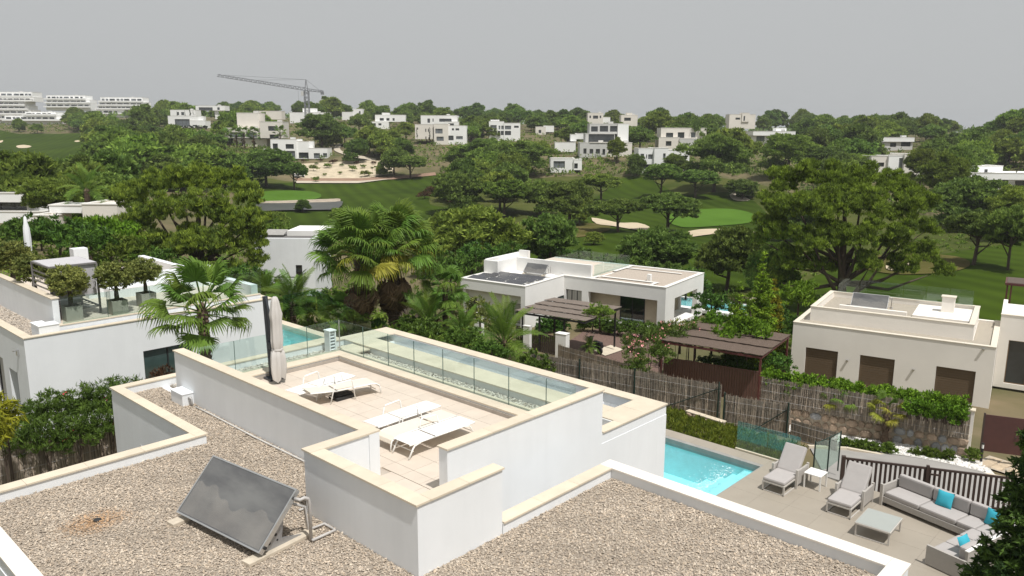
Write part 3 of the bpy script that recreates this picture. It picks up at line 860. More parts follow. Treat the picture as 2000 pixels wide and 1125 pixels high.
# ---------------------------------------------------------------- furniture on the roof terrace
m_sling = mat('white_sling_fabric', (0.84, 0.83, 0.80), 0.8, var=0.02, bump=.1, bscale=200)
m_sling2 = mat('cream_sling_fabric', (0.70, 0.63, 0.53), 0.8, var=0.03, bump=.1, bscale=200)
def lounger(label, loc, rz, arms=True, curl=True, fabric=None, back=0.0):
    fabric = fabric or m_sling
    t = thing('sun_lounger', label, 'sun lounger', loc, rz, 'white sun loungers on the roof terrace')
    Wd, h, Ln = .60, .33, 2.0
    def sheet(pts, m, name):
        b = MB()
        vs = []; fs = []
        for (x, z) in pts:
            vs += [(x, -Wd / 2 + .03, z), (x, Wd / 2 - .03, z), (x, -Wd / 2 + .03, z - .012), (x, Wd / 2 - .03, z - .012)]
        for i in range(len(pts) - 1):
            k = i * 4
            fs += [(k, k + 4, k + 5, k + 1), (k + 2, k + 3, k + 7, k + 6), (k, k + 2, k + 6, k + 4), (k + 1, k + 5, k + 7, k + 3)]
        fs += [(0, 1, 3, 2), (k + 4, k + 6, k + 7, k + 5)]
        b.add(vs, fs)
        return b.build(name, m, t)
    sheet([(0.02, h + .7 * math.sin(back) + .004), (.70, h + .004)], fabric, 'backrest')
    foot = [(.76, h + .004), (1.3, h + .004), (1.75, h)] + ([(1.88, h - .02), (1.97, h - .07), (2.0, h - .14)] if curl else [(1.98, h)])
    sheet(foot, fabric, 'seat')
    for s in (-1, 1):
        y = s * (Wd / 2 - .02)
        path = [(0.0, y, h + .7 * math.sin(back) - .01), (.72, y, h - .01)]
        MB().tube(path, .017, 8).build('back_rail', m_whitepaint, t, smooth=True)
        path = [(.74, y, h - .01), (1.75, y, h - .012)] + ([(1.88, y, h - .035), (1.97, y, h - .09), (2.0, y, h - .18), (2.01, y, 0)] if curl else [(1.95, y, h - .012)])
        MB().tube(path, .017, 8).build('side_rail', m_whitepaint, t, smooth=True)
        if arms:
            MB().tube([(.52, y + s * .03, 0), (.66, y + s * .03, .50), (.70, y + s * .03, .54), (1.12, y + s * .03, .56), (1.16, y + s * .03, .52), (1.24, y + s * .03, 0)], .016, 8).build('armrest_hoop', m_whitepaint, t, smooth=True)
        else:
            MB().tube([(.30, y, h - .02), (.14, y, h - .05), (.08, y, h - .12), (-.04, y, 0)], .020, 8).build('leg', m_whitepaint, t, smooth=True)
            MB().tube([(1.62, y, h - .02), (1.78, y, h - .05), (1.84, y, h - .12), (1.92, y, 0)], .020, 8).build('leg', m_whitepaint, t, smooth=True)
    MB().tube([(.74, -Wd / 2 + .02, h - .025), (.74, Wd / 2 - .02, h - .025)], .014, 8).build('crossbar', m_grey, t)
    MB().tube([(.10 if not arms else .60, -Wd / 2 + .02, .16), (.10 if not arms else .60, Wd / 2 - .02, .16)], .012, 8).build('crossbar', m_whitepaint, t)
    MB().tube([(1.9, -Wd / 2 + .02, .12), (1.9, Wd / 2 - .02, .12)], .012, 8).build('crossbar', m_whitepaint, t)
    return t
FZ = 3.503
lounger('white sun lounger with splayed legs, nearest to the terrace entrance', (10.26, 12.93, FZ), 0, arms=False, curl=False)
lo2 = lounger('cream sun lounger with curled end, between the two whiter loungers of the front group', (12.24, 13.56, FZ), math.pi, fabric=m_sling2)
lounger('white sun lounger farthest from the entrance in the front group of three', (10.44, 14.28, FZ), R(1.5), curl=False)
lounger('white sun lounger lying closest to the folded parasol', (10.42, 17.60, FZ), R(8), curl=False)
lounger('white sun lounger of the rear pair, standing over the black parasol weight', (10.62, 17.26, FZ), R(-9), fabric=m_sling2, back=R(6))
bw = MB()
bw.box(11.32, 16.92, FZ, 11.92, 17.32, FZ + .10).box(11.38, 16.97, FZ + .10, 11.86, 17.27, FZ + .16)
tag(bw.build('parasol_weight', m_black, bevel=.03), 'black parasol weight on the tiles under the rear loungers', 'weight')
# folded cantilever parasol
m_canvas = mat('taupe_canvas', (0.53, 0.505, 0.475), 0.9, var=0.08, scale=3, stretch=(1, 1, .3), bump=.2, bscale=60)
m_anth = mat('anthracite_steel', (0.035, 0.04, 0.05), 0.45)
UX, UY = 11.13, 19.46
par = thing('cantilever_parasol', 'folded taupe cantilever parasol on a dark mast behind the rear loungers', 'parasol', (UX, UY, FZ))
MB().bar((UX + .14, UY + .62, FZ + .02), (UX + .02, UY + .55, FZ + 2.42), .085, .13, up=(1, 0, 0)).build('mast', m_anth, par, world=True, bevel=.01)
MB().bar((UX + .02, UY + .52, FZ + 2.38), (UX, UY + .22, FZ + 1.55), .05, .06, up=(1, 0, 0)).build('arm', m_anth, par, world=True)
MB().box(UX - .12, UY + .25, FZ, UX + .36, UY + .85, FZ + .06).build('base_cross', m_anth, par, world=True)
MB().obox((UX + .07, UY + .48, FZ + 1.0), (.06, 0, 0), (0, .08, 0), (0, 0, .09)).build('crank_box', m_anth, par, world=True, bevel=.01)
rng = random.Random(5)
def folds(prof, c, n=44, amp=.3, seed=1):
    """cloth gathered round a pole: pleats that deepen where the cloth hangs free"""
    r_ = random.Random(seed); b = MB(); c = Vector(c)
    ph = [r_.uniform(0, 6.28) for _ in range(4)]
    vs = []; fs = []
    for i, (r, z, k) in enumerate(prof):
        for j in range(n):
            a = 2 * math.pi * j / n
            w_ = math.sin(7 * a + ph[0] + z * .5) * .55 + math.sin(11 * a + ph[1] - z * .7) * .3 + math.sin(3 * a + ph[2] + z) * .35
            rr = r * (1 + amp * k * w_)
            dz = .05 * k * math.sin(4 * a + ph[3]) if i == len(prof) - 1 else 0
            vs.append(c + Vector((rr * math.cos(a), rr * math.sin(a) * .85, z + dz)))
    for i in range(len(prof) - 1):
        for j in range(n):
            fs.append((i * n + j, i * n + (j + 1) % n, (i + 1) * n + (j + 1) % n, (i + 1) * n + j))
    b.add(vs, fs)
    return b
MBp = folds([(.03, 2.50, 0), (.08, 2.46, .2), (.11, 2.35, .6), (.14, 2.15, .8), (.175, 2.0, .9), (.15, 1.8, 1.0), (.16, 1.5, 1.0), (.175, 1.25, .9), (.16, 1.05, .7), (.14, .985, .5)], (UX, UY, FZ), seed=2)
MBp.build('canopy_upper', m_canvas, par, world=True, smooth=True)
folds([(.135, .985, .4), (.18, .93, .8), (.205, .75, 1.0), (.215, .5, 1.2), (.205, .3, 1.3), (.17, .12, 1.4)], (UX, UY, FZ), seed=4).build('canopy_skirt', m_canvas, par, world=True, smooth=True)
MB().lathe((UX, UY, FZ), [(.155, .96), (.16, .97), (.16, 1.0), (.155, 1.01)], 24).build('tie_strap', m_canvas, par, world=True)
MB().tube([(UX, UY, FZ + .02), (UX, UY, FZ + 2.5)], .03, 8).build('inner_pole', m_anth, par, world=True)
# ---------------------------------------------------------------- pool and deck
m_deck = randmat('deck_tile', (0.335, 0.295, 0.24), 0.55, amt=0.03, var=0.05, scale=1.2, bump=.05, bscale=30)
m_pooltile = mat('pool_turquoise', (0.50, 0.88, 0.90), 0.5, var=0.06, scale=4)
m_poolgrey = mat('grey_pool_rim', (0.30, 0.29, 0.27), 0.6)
deckbase = MB()
for q in ((13.50, -2, 23.55, 10.45), (17.5, 18.4, 23.55, 24), (17.48, 10.45, 18.2, 18.4), (23.0, 10.45, 23.55, 18.4)):
    deckbase.box(q[0], q[1], -0.9, q[2], q[3], -.035)
deck = tag(deckbase.build('pool_deck', m_grout), kind='structure')
dt = {}
def decktile(x0, y0, x1, y1, th=.034):
    k = (round(x1 - x0, 3), round(y1 - y0, 3))
    if k not in dt:
        dt[k] = MB().box(-k[0] / 2 + .002, -k[1] / 2 + .002, -th, k[0] / 2 - .002, k[1] / 2 - .002, 0).mesh('deck_tile')
    o = link('deck_tile', dt[k], m_deck, deck); o.location = ((x0 + x1) / 2, (y0 + y1) / 2, 0)
y = 10.45
while y > 1.0:
    y2 = max(y - .9, 1.0); x = 23.55
    while x > 14:
        x2 = max(x - .9, 13.6)
        decktile(x2, y2, x, y); x = x2
    y = y2
y = 10.45
while y < 18.4:
    y2 = min(y + .9, 18.4)
    decktile(23.0, y, 23.55, y2); y = y2
pool = thing('swimming_pool', 'turquoise swimming pool with bubbling step edge beside the lower sun deck', 'pool', (20.5, 14, -1.6))
pb = MB()
PX0, PX1, PY0, PY1 = 18.2, 22.82, 10.48, 18.4
pb.box(PX0, PY0, -1.75, PX1, PY1, -1.3)
pb.box(PX0 - .05, PY0, -1.6, PX0, PY1, -.30).box(PX1, PY0, -1.6, PX1 + .18, PY1, -.24).box(PX0, PY1, -1.6, PX1, PY1 + .05, -.3)
pb.box(PX0, PY0 - .03, -1.6, PX1, PY0, -.26)
pb.box(PX0, PY0, -1.6, PX1, PY0 + .55, -.30).box(PX0, PY0 + .55, -1.6, PX1, PY0 + .95, -.55).box(PX0, PY0 + .95, -1.6, PX1, PY0 + 1.4, -.8).box(PX0, PY0 + 1.4, -1.6, PX1, PY0 + 1.9, -1.05)
pb.build('basin', m_pooltile, pool, world=True)
MB().box(PX1, PY0 - .03, -.24, PX1 + .18, PY1, -.001).box(PX0 - .05, PY0 - .03, -.26, PX1, PY0 - .001, -.001).build('rim_tile', m_poolgrey, pool, world=True)
def watermat(name, tint=(0.88, 0.99, 1.0)):
    m = bpy.data.materials.new(name); t, n, l = nodes(m)
    tr = n.new('ShaderNodeBsdfTransparent'); tr.inputs[0].default_value = (*tint, 1)
    gl = n.new('ShaderNodeBsdfGlossy'); gl.inputs['Roughness'].default_value = .05
    nb = n.new('ShaderNodeTexNoise'); nb.inputs['Scale'].default_value = 5; nb.inputs['Detail'].default_value = 3
    geo = n.new('ShaderNodeNewGeometry'); l.new(geo.outputs['Position'], nb.inputs['Vector'])
    bp = n.new('ShaderNodeBump'); bp.inputs['Strength'].default_value = .35; bp.inputs['Distance'].default_value = .03
    l.new(nb.outputs['Fac'], bp.inputs['Height']); l.new(bp.outputs[0], gl.inputs['Normal']); fr = schlick(n, l, .03, bp.outputs[0])
    mx = n.new('ShaderNodeMixShader'); l.new(fr.outputs[0], mx.inputs[0]); l.new(tr.outputs[0], mx.inputs[1]); l.new(gl.outputs[0], mx.inputs[2])
    l.new(mx.outputs[0], n['Material Output'].inputs['Surface'])
    return m
m_water = watermat('pool_water')
MB().box(PX0 + .001, PY0 + .001, -.30 + .12, PX1 - .001, PY1 - .001, -.15).build('water', m_water, pool, world=True)
# foam of the jets along the step
rg = np.random.default_rng(8); n = 450
fx = rg.uniform(19.2, 22.4, n); fy = 11.08 + np.abs(rg.normal(0, .3, n)) + .0
fb = MB()
for i in range(n):
    s = rg.uniform(.006, .02); c = Vector((fx[i], fy[i], -.148))
    fb.add([c + Vector((s, 0, 0)), c + Vector((0, s, 0)), c + Vector((-s, 0, 0)), c + Vector((0, -s, 0)), c + Vector((0, 0, s * .5))], [(0, 1, 4), (1, 2, 4), (2, 3, 4), (3, 0, 4)])
fo = fb.build('foam', mat('foam_white', (.8, .88, .88), .6), pool, world=True); fo['kind'] = 'stuff'
# ---------------------------------------------------------------- outdoor furniture on the deck
m_cush = mat('grey_outdoor_cushion', (0.40, 0.375, 0.36), 0.95, var=0.04, scale=5, bump=.15, bscale=150)
m_wov = mat('taupe_woven_frame', (0.40, 0.375, 0.345), 0.7, var=0.1, scale=60, bump=.3, bscale=120, stretch=(.2, .2, 3))
m_frame = mat('sand_aluminium_frame', (0.50, 0.47, 0.43), 0.5, var=.03)
def pad(t, x0, y0, z0, x1, y1, z1, name='cushion', m=None, bev=.045, T=None):
    b = MB(T); b.box(x0, y0, z0, x1, y1, z1)
    return b.build(name, m or m_cush, t, bevel=bev)
def chaise(label, loc, rz):
    t = thing('chaise_longue', label, 'chaise longue', loc, rz, 'grey chaise longues on the pool deck')
    Wd = .69
    MB().box(0, -Wd / 2, .27, 1.25, Wd / 2, .31).build('bed_frame', m_frame, t)
    pad(t, .01, -Wd / 2 + .01, .312, 1.0, Wd / 2 - .01, .42, 'seat_cushion')
    T = Matrix.Translation((.98, 0, .36)) @ Matrix.Rotation(R(-52), 4, 'Y')
    pad(t, 0.0, -Wd / 2 + .01, .0, .88, Wd / 2 - .01, .10, 'back_cushion', T=T)
    MB(T).box(0, -Wd / 2 + .02, -.05, .86, Wd / 2 - .02, -.003).build('back_frame', m_wov, t)
    for s in (-1, 1):
        y0 = s * (Wd / 2 + .002); y1 = s * (Wd / 2 + .06)
        MB().box(.80, y0, .12, 1.50, y1, .56).build('arm_panel', m_wov, t)
        MB().box(.74, y0 - s * .004, 0, .80, y1 + s * .004, .60).build('arm_post', m_frame, t)
        MB().box(1.50, y0 - s * .004, 0, 1.56, y1 + s * .004, .60).build('arm_post', m_frame, t)
        MB().box(.0, s * (Wd / 2 - .045), 0, .045, s * (Wd / 2 - .001), .27).build('leg', m_frame, t)
        MB().box(.0, s * (Wd / 2 - .04), 0, .9, s * (Wd / 2 - .005), .03).build('runner', m_frame, t)
    MB().box(.005, -Wd / 2 + .05, 0, .035, Wd / 2 - .05, .03).build('foot_rail', m_frame, t)
    return t
chaise('grey cushioned chaise longue next to the pool end and white side table', (21.27, 9.34, .002), 0)
chaise('grey cushioned chaise longue between the white side table and the corner sofa', (21.19, 7.38, .002), 0)
st = thing('side_table', 'small white metal side table between the two chaise longues', 'side table', (22.57, 8.61, .002))
pad(st, -.26, -.26, .45, .26, .26, .475, 'table_top', m_whitepaint, .006)
for a in (-1, 1):
    for c in (-1, 1):
        MB().box(a * .255, c * .255, 0, a * .215, c * .215, .45).build('leg', m_whitepaint, st)
ct = thing('coffee_table', 'low grey coffee table with frosted glass top before the corner sofa', 'coffee table', (20.93, 6.22, .002), R(2))
pad(ct, -.54, -.45, .33, .54, .45, .39, 'table_top', m_frame, .015)
MB().box(-.52, -.43, .391, .52, .43, .398).build('glass_top', mat('frosted_glass', (.36, .38, .355), .25, var=.02), ct)
for a in (-1, 1):
    for c in (-1, 1):
        MB().box(a * .52, c * .43, 0, a * .48, c * .39, .33).build('leg', m_frame, ct)
    MB().box(a * .52, -.39, 0, a * .485, .39, .03).build('runner', m_frame, ct)
# corner sofa: one wing along the gate (towards -Y), one wing coming back (towards -X)
sf = thing('corner_sofa', 'grey corner sofa with woven frame in front of the slatted gate', 'sofa', (22.4, 5.3, .002), R(-14))
def sp(*a, **k): return pad(sf, *a, **k)
# local: long wing along -y from (0,1.5) to (0,-1.1); seat depth .78 in +x
sp(-.02, -1.15, .10, .88, 1.52, .27, 'seat_base', m_wov, .004)
sp(.80, -1.18, .275, .87, 1.5, .66, 'back_frame', m_wov, .004)
for a, c in ((.42, 1.42), (-.60, .40), (-1.10, -.62)):
    sp(0.0, a, .275, .78, c, .42, 'seat_cushion'); sp(.64, a, .43, .80, c, .80, 'back_cushion', bev=.05)
sp(-.02, 1.46, .02, .86, 1.52, .60, 'arm_panel', m_wov, .004)
sp(-.06, 1.45, 0, .0, 1.53, .64, 'arm_post', m_frame, .003)
sp(-2.0, -1.86, .10, .0, -1.02, .27, 'seat_base', m_wov, .004)
sp(-.02, -1.86, .10, .80, -1.15, .268, 'seat_base', m_wov, .004)
for a, c in ((-1.30, -.66), (-.64, -.03), (-1.94, -1.32)):
    sp(a, -1.72, .275, c, -1.04, .42, 'seat_cushion'); sp(a, -1.88, .43, c, -1.70, .78, 'back_cushion', bev=.05)
sp(-.02, -1.74, .275, .78, -1.12, .42, 'seat_cushion'); sp(0., -1.88, .43, .78, -1.70, .78, 'back_cushion', bev=.05)
sp(-2.0, -1.955, .10, .88, -1.885, .74, 'back_frame', m_wov, .004)
sp(-2.02, -1.97, .742, .90, -1.88, .77, 'top_rail', m_whitepaint, .004)
sp(-2.07, -1.95, .02, -2.005, -1.0, .52, 'arm_panel', m_wov, .004)
for p_ in ((.84, -1.9), (.84, 1.45), (-1.0, -1.9), (-1.0, -1.05), (0.03, 1.40)):
    MB().box(p_[0] - .03, p_[1] - .03, 0, p_[0] + .03, p_[1] + .03, .10).build('foot', m_black, sf)
m_turq = mat('turquoise_fabric', (0.035, 0.36, 0.46), 0.85, var=0.06, scale=8, bump=.1, bscale=150)
SFM = ROOTM[sf.name]
def cushion(label, lp, rz, tilt, s=.44):
    b = MB(); n = 10; vs = []; fs = []
    for side in (1, -1):
        for i in range(n + 1):
            for j in range(n + 1):
                u, v = 2 * i / n - 1, 2 * j / n - 1
                hgt_ = (1 - abs(u) ** 2.6) ** .7 * (1 - abs(v) ** 2.6) ** .7
                k = 1 - .07 * ((1 - u * u) * abs(v) ** 3 + (1 - v * v) * abs(u) ** 3)
                vs.append((u * s / 2 * k, v * s / 2 * k, side * .075 * hgt_))
    q = (n + 1) ** 2
    for i in range(n):
        for j in range(n):
            a = i * (n + 1) + j
            fs.append((a, a + n + 1, a + n + 2, a + 1)); fs.append((q + a, q + a + 1, q + a + n + 2, q + a + n + 1))
    b.add(vs, fs)
    o = b.build('cushion', m_turq, smooth=True)
    o.location = SFM @ Vector(lp)
    o.rotation_euler = (Matrix.Rotation(R(-14) + rz, 3, 'Z') @ Matrix.Rotation(tilt, 3, 'Y')).to_euler()
    return tag(o, label, 'cushion', 'turquoise cushions on the corner sofa')
cushion('turquoise cushion alone on the wing along the gate', (.56, .02, .62), R(5), R(-68))
cushion('turquoise cushion flat against the back in the sofa corner', (.58, -1.28, .62), R(0), R(-70))
cushion('turquoise cushion leaning sideways in the sofa corner', (.36, -1.60, .63), R(80), R(-66))
cushion('turquoise cushion on the sofa wing nearest the camera', (-1.45, -1.60, .63), R(88), R(-62))
# ---------------------------------------------------------------- slatted gate
m_brown = mat('dark_brown_steel', (0.052, 0.033, 0.027), 0.5)
g0, g1 = Vector((23.50, 8.10, 0)), Vector((25.40, 4.02, 0))
gt = thing('slatted_gate', 'dark brown gate of upright slats behind the corner sofa', 'gate', (g0.x, g0.y, -.35), math.atan2(g1.y - g0.y, g1.x - g0.x))
GL = (g1 - g0).length
MB().box(0, -.03, 1.10, GL, .03, 1.16).build('rail', m_brown, gt)
MB().box(0, -.03, .12, GL, .03, .18).build('rail', m_brown, gt)
MB().box(-.12, -.06, 0, -.002, .06, 1.2).build('post', m_brown, gt)
MB().box(GL / 2 - .04, -.05, 0, GL / 2 + .04, .05, 1.22).build('post', m_brown, gt)
nsl = 34
slm = MB().box(-.034, -.012, 0, .034, .012, .92).mesh('slat')
for i in range(nsl):
    x = (i + .5) * GL / nsl
    if abs(x - GL / 2) < .06: continue
    o = link('slat', slm, m_brown, gt); o.location = (x, 0, .18)
MB().box(GL / 2 + .06, -.07, .95, GL / 2 + .35, -.04, 1.0).build('latch', m_brown, gt)
# ---------------------------------------------------------------- neighbours
def onY(px, py, y0):
    d = ray(px, py); t = y0 / d.y; return Vector((d.x * t, y0, CAMZ + d.z * t))
def onX(px, py, x0):
    d = ray(px, py); t = x0 / d.x; return Vector((x0, d.y * t, CAMZ + d.z * t))
m_stucco2 = mat('aged_white_stucco', (0.79, 0.78, 0.755), 0.88, var=0.05, scale=0.5, bump=0.1, bscale=100)
m_cream = mat('cream_stucco', (0.83, 0.79, 0.73), 0.88, var=0.05, scale=0.5, bump=0.1, bscale=100)
m_dark = mat('dark_window_frame', (0.018, 0.018, 0.02), 0.4)
def paneg(name, col, rough=0.08):
    return mat(name, col, rough, var=0.3, scale=0.8, spec=1.0)
m_pdark = paneg('window_glass_dark', (0.03, 0.035, 0.04))
m_pgreen = paneg('window_glass_green', (0.05, 0.085, 0.08))
m_curt = mat('pale_curtain', (0.42, 0.41, 0.38), 0.9, scale=4, stretch=(9, 9, .05), var=.25)
def window(parent, O, u, n, x0, z0, x1, z1, rec=0.18, pane=None, bars=1, world=False, name='window', frame=.05, fm=None, curtain=False):
    """a framed window set back in an opening: window > frame, pane"""
    O, u, n = Vector(O), Vector(u).normalized(), Vector(n).normalized(); z = Vector((0, 0, 1))
    c = O + u * (x0 + x1) / 2 + z * (z0 + z1) / 2 - n * rec
    w_, h_ = (x1 - x0) / 2, (z1 - z0) / 2
    f = MB(); k = frame
    f.obox(c - u * (w_ - k / 2), u * k / 2, z * h_, n * .03).obox(c + u * (w_ - k / 2), u * k / 2, z * h_, n * .03)
    f.obox(c - z * (h_ - k / 2), u * (w_ - k), z * k / 2, n * .03).obox(c + z * (h_ - k / 2), u * (w_ - k), z * k / 2, n * .03)
    for i in range(bars):
        f.obox(c + u * (-w_ + 2 * w_ * (i + 1) / (bars + 1)), u * k / 2, z * (h_ - k), n * .028)
    o = f.build(name, fm or m_dark, parent, world=world)
    g = MB().obox(c - n * .012, u * (w_ - k * .8), z * (h_ - k * .8), n * .006)
    if world and parent is not None:
        inv = ROOTM[parent.name].inverted(); g.v = [tuple(inv @ Vector(v)) for v in g.v]
    g.build('pane', pane or m_pdark, o)
    return o
# ---- left neighbour
lh = thing('neighbour_villa', 'white villa on the left with potted olive trees on its roof terrace', 'villa', (12, 34, 0))
b = MB()
wo = [onY(283, 687, 30.43), onY(345, 655, 30.43)]
walls(b, (7.77, 30.43, -.6), (1, 0, 0), 9.5, 3.98, [(3.95, 1.0, 5.9, 2.75)], .3, n=(0, -1, 0))
walls(b, (7.77, 43.0, -.6), (0, -1, 0), 12.27, 3.98, [(8.2, .6, 9.6, 2.7), (10.3, .6, 11.3, 2.5)], .3, n=(-1, 0, 0))
b.box(17.0, 30.73, -.6, 17.27, 43, 3.38)
b.box(7.77, 43.0, -.6, 17.27, 43.3, 3.38)
b.box(8.07, 30.73, 2.95, 17.0, 43, 3.12)
b.build('wall', m_stucco, lh, world=True)
window(lh, (7.77, 30.43, -.6), (1, 0, 0), (0, -1, 0), 3.95, 1.0, 5.9, 2.75, .14, m_pgreen, 1, True)
MB().box(8.07, 30.7, -.6, 12, 36, -.5).build('floor', m_grout, lh, world=True)
window(lh, (7.77, 43.0, -.6), (0, -1, 0), (-1, 0, 0), 8.2, .6, 9.6, 2.7, .2, m_curt, 1, True, 'glazed_door', .09)
window(lh, (7.77, 43.0, -.6), (0, -1, 0), (-1, 0, 0), 10.3, .6, 11.3, 2.5, .28, mat('grey_door', (.45, .46, .47), .6), 0, True, 'service_door')
MB().obox((7.74, 31.25, 2.75), (.03, 0, 0), (0, .06, 0), (0, 0, .11)).obox((7.66, 31.25, 2.83), (.06, 0, 0), (0, .05, 0), (0, 0, .02)).build('wall_lamp', m_alu, lh, world=True)
def stl(*a, **k): stones(*a, parent=lh, **k)
stl(7.74, 30.40, 17.30, 30.66, 3.42, L=1.3); stl(7.74, 30.662, 8.06, 43, 3.42, L=1.3); stl(17.0, 30.662, 17.30, 43, 3.42, L=1.6)
MB().box(9.03, 31.33, 3.12, 9.25, 41, 4.465).build('parapet', m_stucco, lh, world=True)
stl(9.0, 31.30, 9.28, 41, 4.5, L=1.3)
MB().box(9.25, 30.98, 3.12, 17.0, 42.9, 3.47).build('screed', m_grout, lh, world=True)
MB().box(9.06, 30.86, 3.121, 17.0, 31.1, 3.55).build('kerb', m_stucco, lh, world=True)
stl(9.04, 30.84, 17.0, 31.12, 3.585, L=1.3)
for i in range(13):
    for j in range(16):
        tile(9.25 + .3 + i * .6, 31.12 + .35 + j * .7, 3.50, .6, .7, lh, m_tile, off=(12, 34, 0))
MB().box(11.6, 35.3, 3.47, 17.0, 35.6, 4.3).box(12.2, 34.6, 3.47, 17.0, 35.3, 3.9).build('bench_wall', m_stucco, lh, world=True)
MB().box(12.0, 37.9, 3.5, 12.6, 38.4, 5.3).build('chimney', m_stucco, lh, world=True)
MB().box(16.7, 31.1, 3.47, 17.0, 42.9, 3.95).build('parapet', m_stucco, lh, world=True)
gvl = pebbles('neighbour_gravel', [(8.06, 30.7, 9.03, 42.9)], 3.2, 700, .02, .035, 6, gcols)
tag(gvl, 'strip of beige gravel on the roof of the left villa', 'gravel', kind='stuff')
MB().box(8.07, 30.68, 3.121, 9.03, 42.9, 3.185).build('gravel_bed', MATS['gravel_bed'], lh, world=True)
vb2 = MB(); vb2.prism([(8.35, 30.72), (9.02, 30.72), (9.02, 31.25), (8.7, 31.25), (8.7, 31.6), (8.35, 31.6)], 3.15, 3.66)
t_ = thing('vent_box', 'L-shaped white vent box on the gravel strip of the left villa', 'vent box', (8.6, 31, 3.15))
vb2.build('box', m_stucco, t_, world=True, bevel=.006)
MB().prism([(8.33, 30.70), (9.02, 30.70), (9.02, 31.27), (8.72, 31.27), (8.72, 31.62), (8.33, 31.62)], 3.661, 3.69).build('lid', m_stucco, t_, world=True)
bal2 = thing('glass_balustrade', 'clear glass balustrade along the roof edge of the left villa', 'balustrade', (13, 30.95, 3.585))
for i in range(5):
    a = 9.2 + i * 1.58
    MB().box(a + .01, 30.95, 3.586, a + 1.57, 30.965, 4.55).build('glass_panel', m_glass, bal2, world=True)
    if i: MB().box(a - .006, 30.948, 3.59, a + .006, 30.967, 4.54).build('joint', m_edge, bal2, world=True)
# daybed with canopy
m_taupe = mat('taupe_daybed_metal', (0.20, 0.19, 0.185), .5)
m_grcan = mat('grey_canopy_cloth', (0.47, 0.46, 0.47), .9, var=.05, scale=3, bump=.15, bscale=40)
db = thing('canopy_daybed', 'daybed with grey cloth canopy on the left villa roof terrace', 'daybed', (10.0, 33.3, 3.5))
X0, X1, Y0, Y1 = 9.33, 10.98, 32.30, 34.30
for x in (X0, X1):
    for y in (Y0, Y1):
        MB().box(x - .035, y - .035, 3.503, x + .035, y + .035, 5.44).build('post', m_taupe, db, world=True)
for q in ((X0, Y0, X1, Y0), (X0, Y1, X1, Y1), (X0, Y0, X0, Y1), (X1, Y0, X1, Y1)):
    MB().bar((q[0], q[1], 5.47), (q[2], q[3], 5.47), .06, .06).build('top_rail', m_taupe, db, world=True)
    MB().bar((q[0], q[1], 3.78), (q[2], q[3], 3.78), .05, .05).build('bed_rail', m_taupe, db, world=True)
MB().box(X0, Y0, 5.50, X1, (Y0 + Y1) / 2 - .03, 5.515).build('canopy', m_grcan, db, world=True)
MB().box(X0 + .05, (Y0 + Y1) / 2 + .03, 5.49, X1, Y1, 5.505).build('canopy', m_grcan, db, world=True)
MB().box(X0 + .05, Y0 + .04, 4.22, X1 - .05, Y0 + .055, 5.44).build('curtain', m_grcan, db, world=True)
for i in range(7):
    MB().box(X0 - .01, Y0 + .04, 4.0 + i * .19, X0 + .01, Y1 - .04, 4.06 + i * .19).build('side_slat', m_taupe, db, world=True)
for i in range(6):
    MB().bar((X0 + .1, Y0 + .15 + i * .34, 3.80), (X1 - .03, Y0 + .15 + i * .34, 3.80), .07, .02).build('bed_slat', m_taupe, db, world=True)
MB().box(X0 + .04, Y0 + .9, 3.82, X1 - .3, Y1 - .05, 4.0).build('mattress', m_grcan, db, world=True, bevel=.04)
wp = thing('closed_parasol', 'closed white parasol standing behind the canopy daybed', 'parasol', (D(58, 508, 42).x, D(58, 508, 42).y, 3.5))
wpz = wp.location
folds([(.02, 2.55, 0), (.07, 2.45, 0), (.09, 2.2, .3), (.15, 1.9, .5), (.17, 1.3, .6), (.15, .6, .8), (.13, .15, .9)], (0, 0, 0), n=24, seed=9).build('canopy', m_stucco, wp, smooth=True)
MB().tube([(0, 0, 0), (0, 0, 2.6)], .03, 8).build('pole', m_alu, wp)
MB().lathe((0, 0, 0), [(.3, -.36), (.3, .04), (.05, .05)], 16).build('base', m_grey, wp)
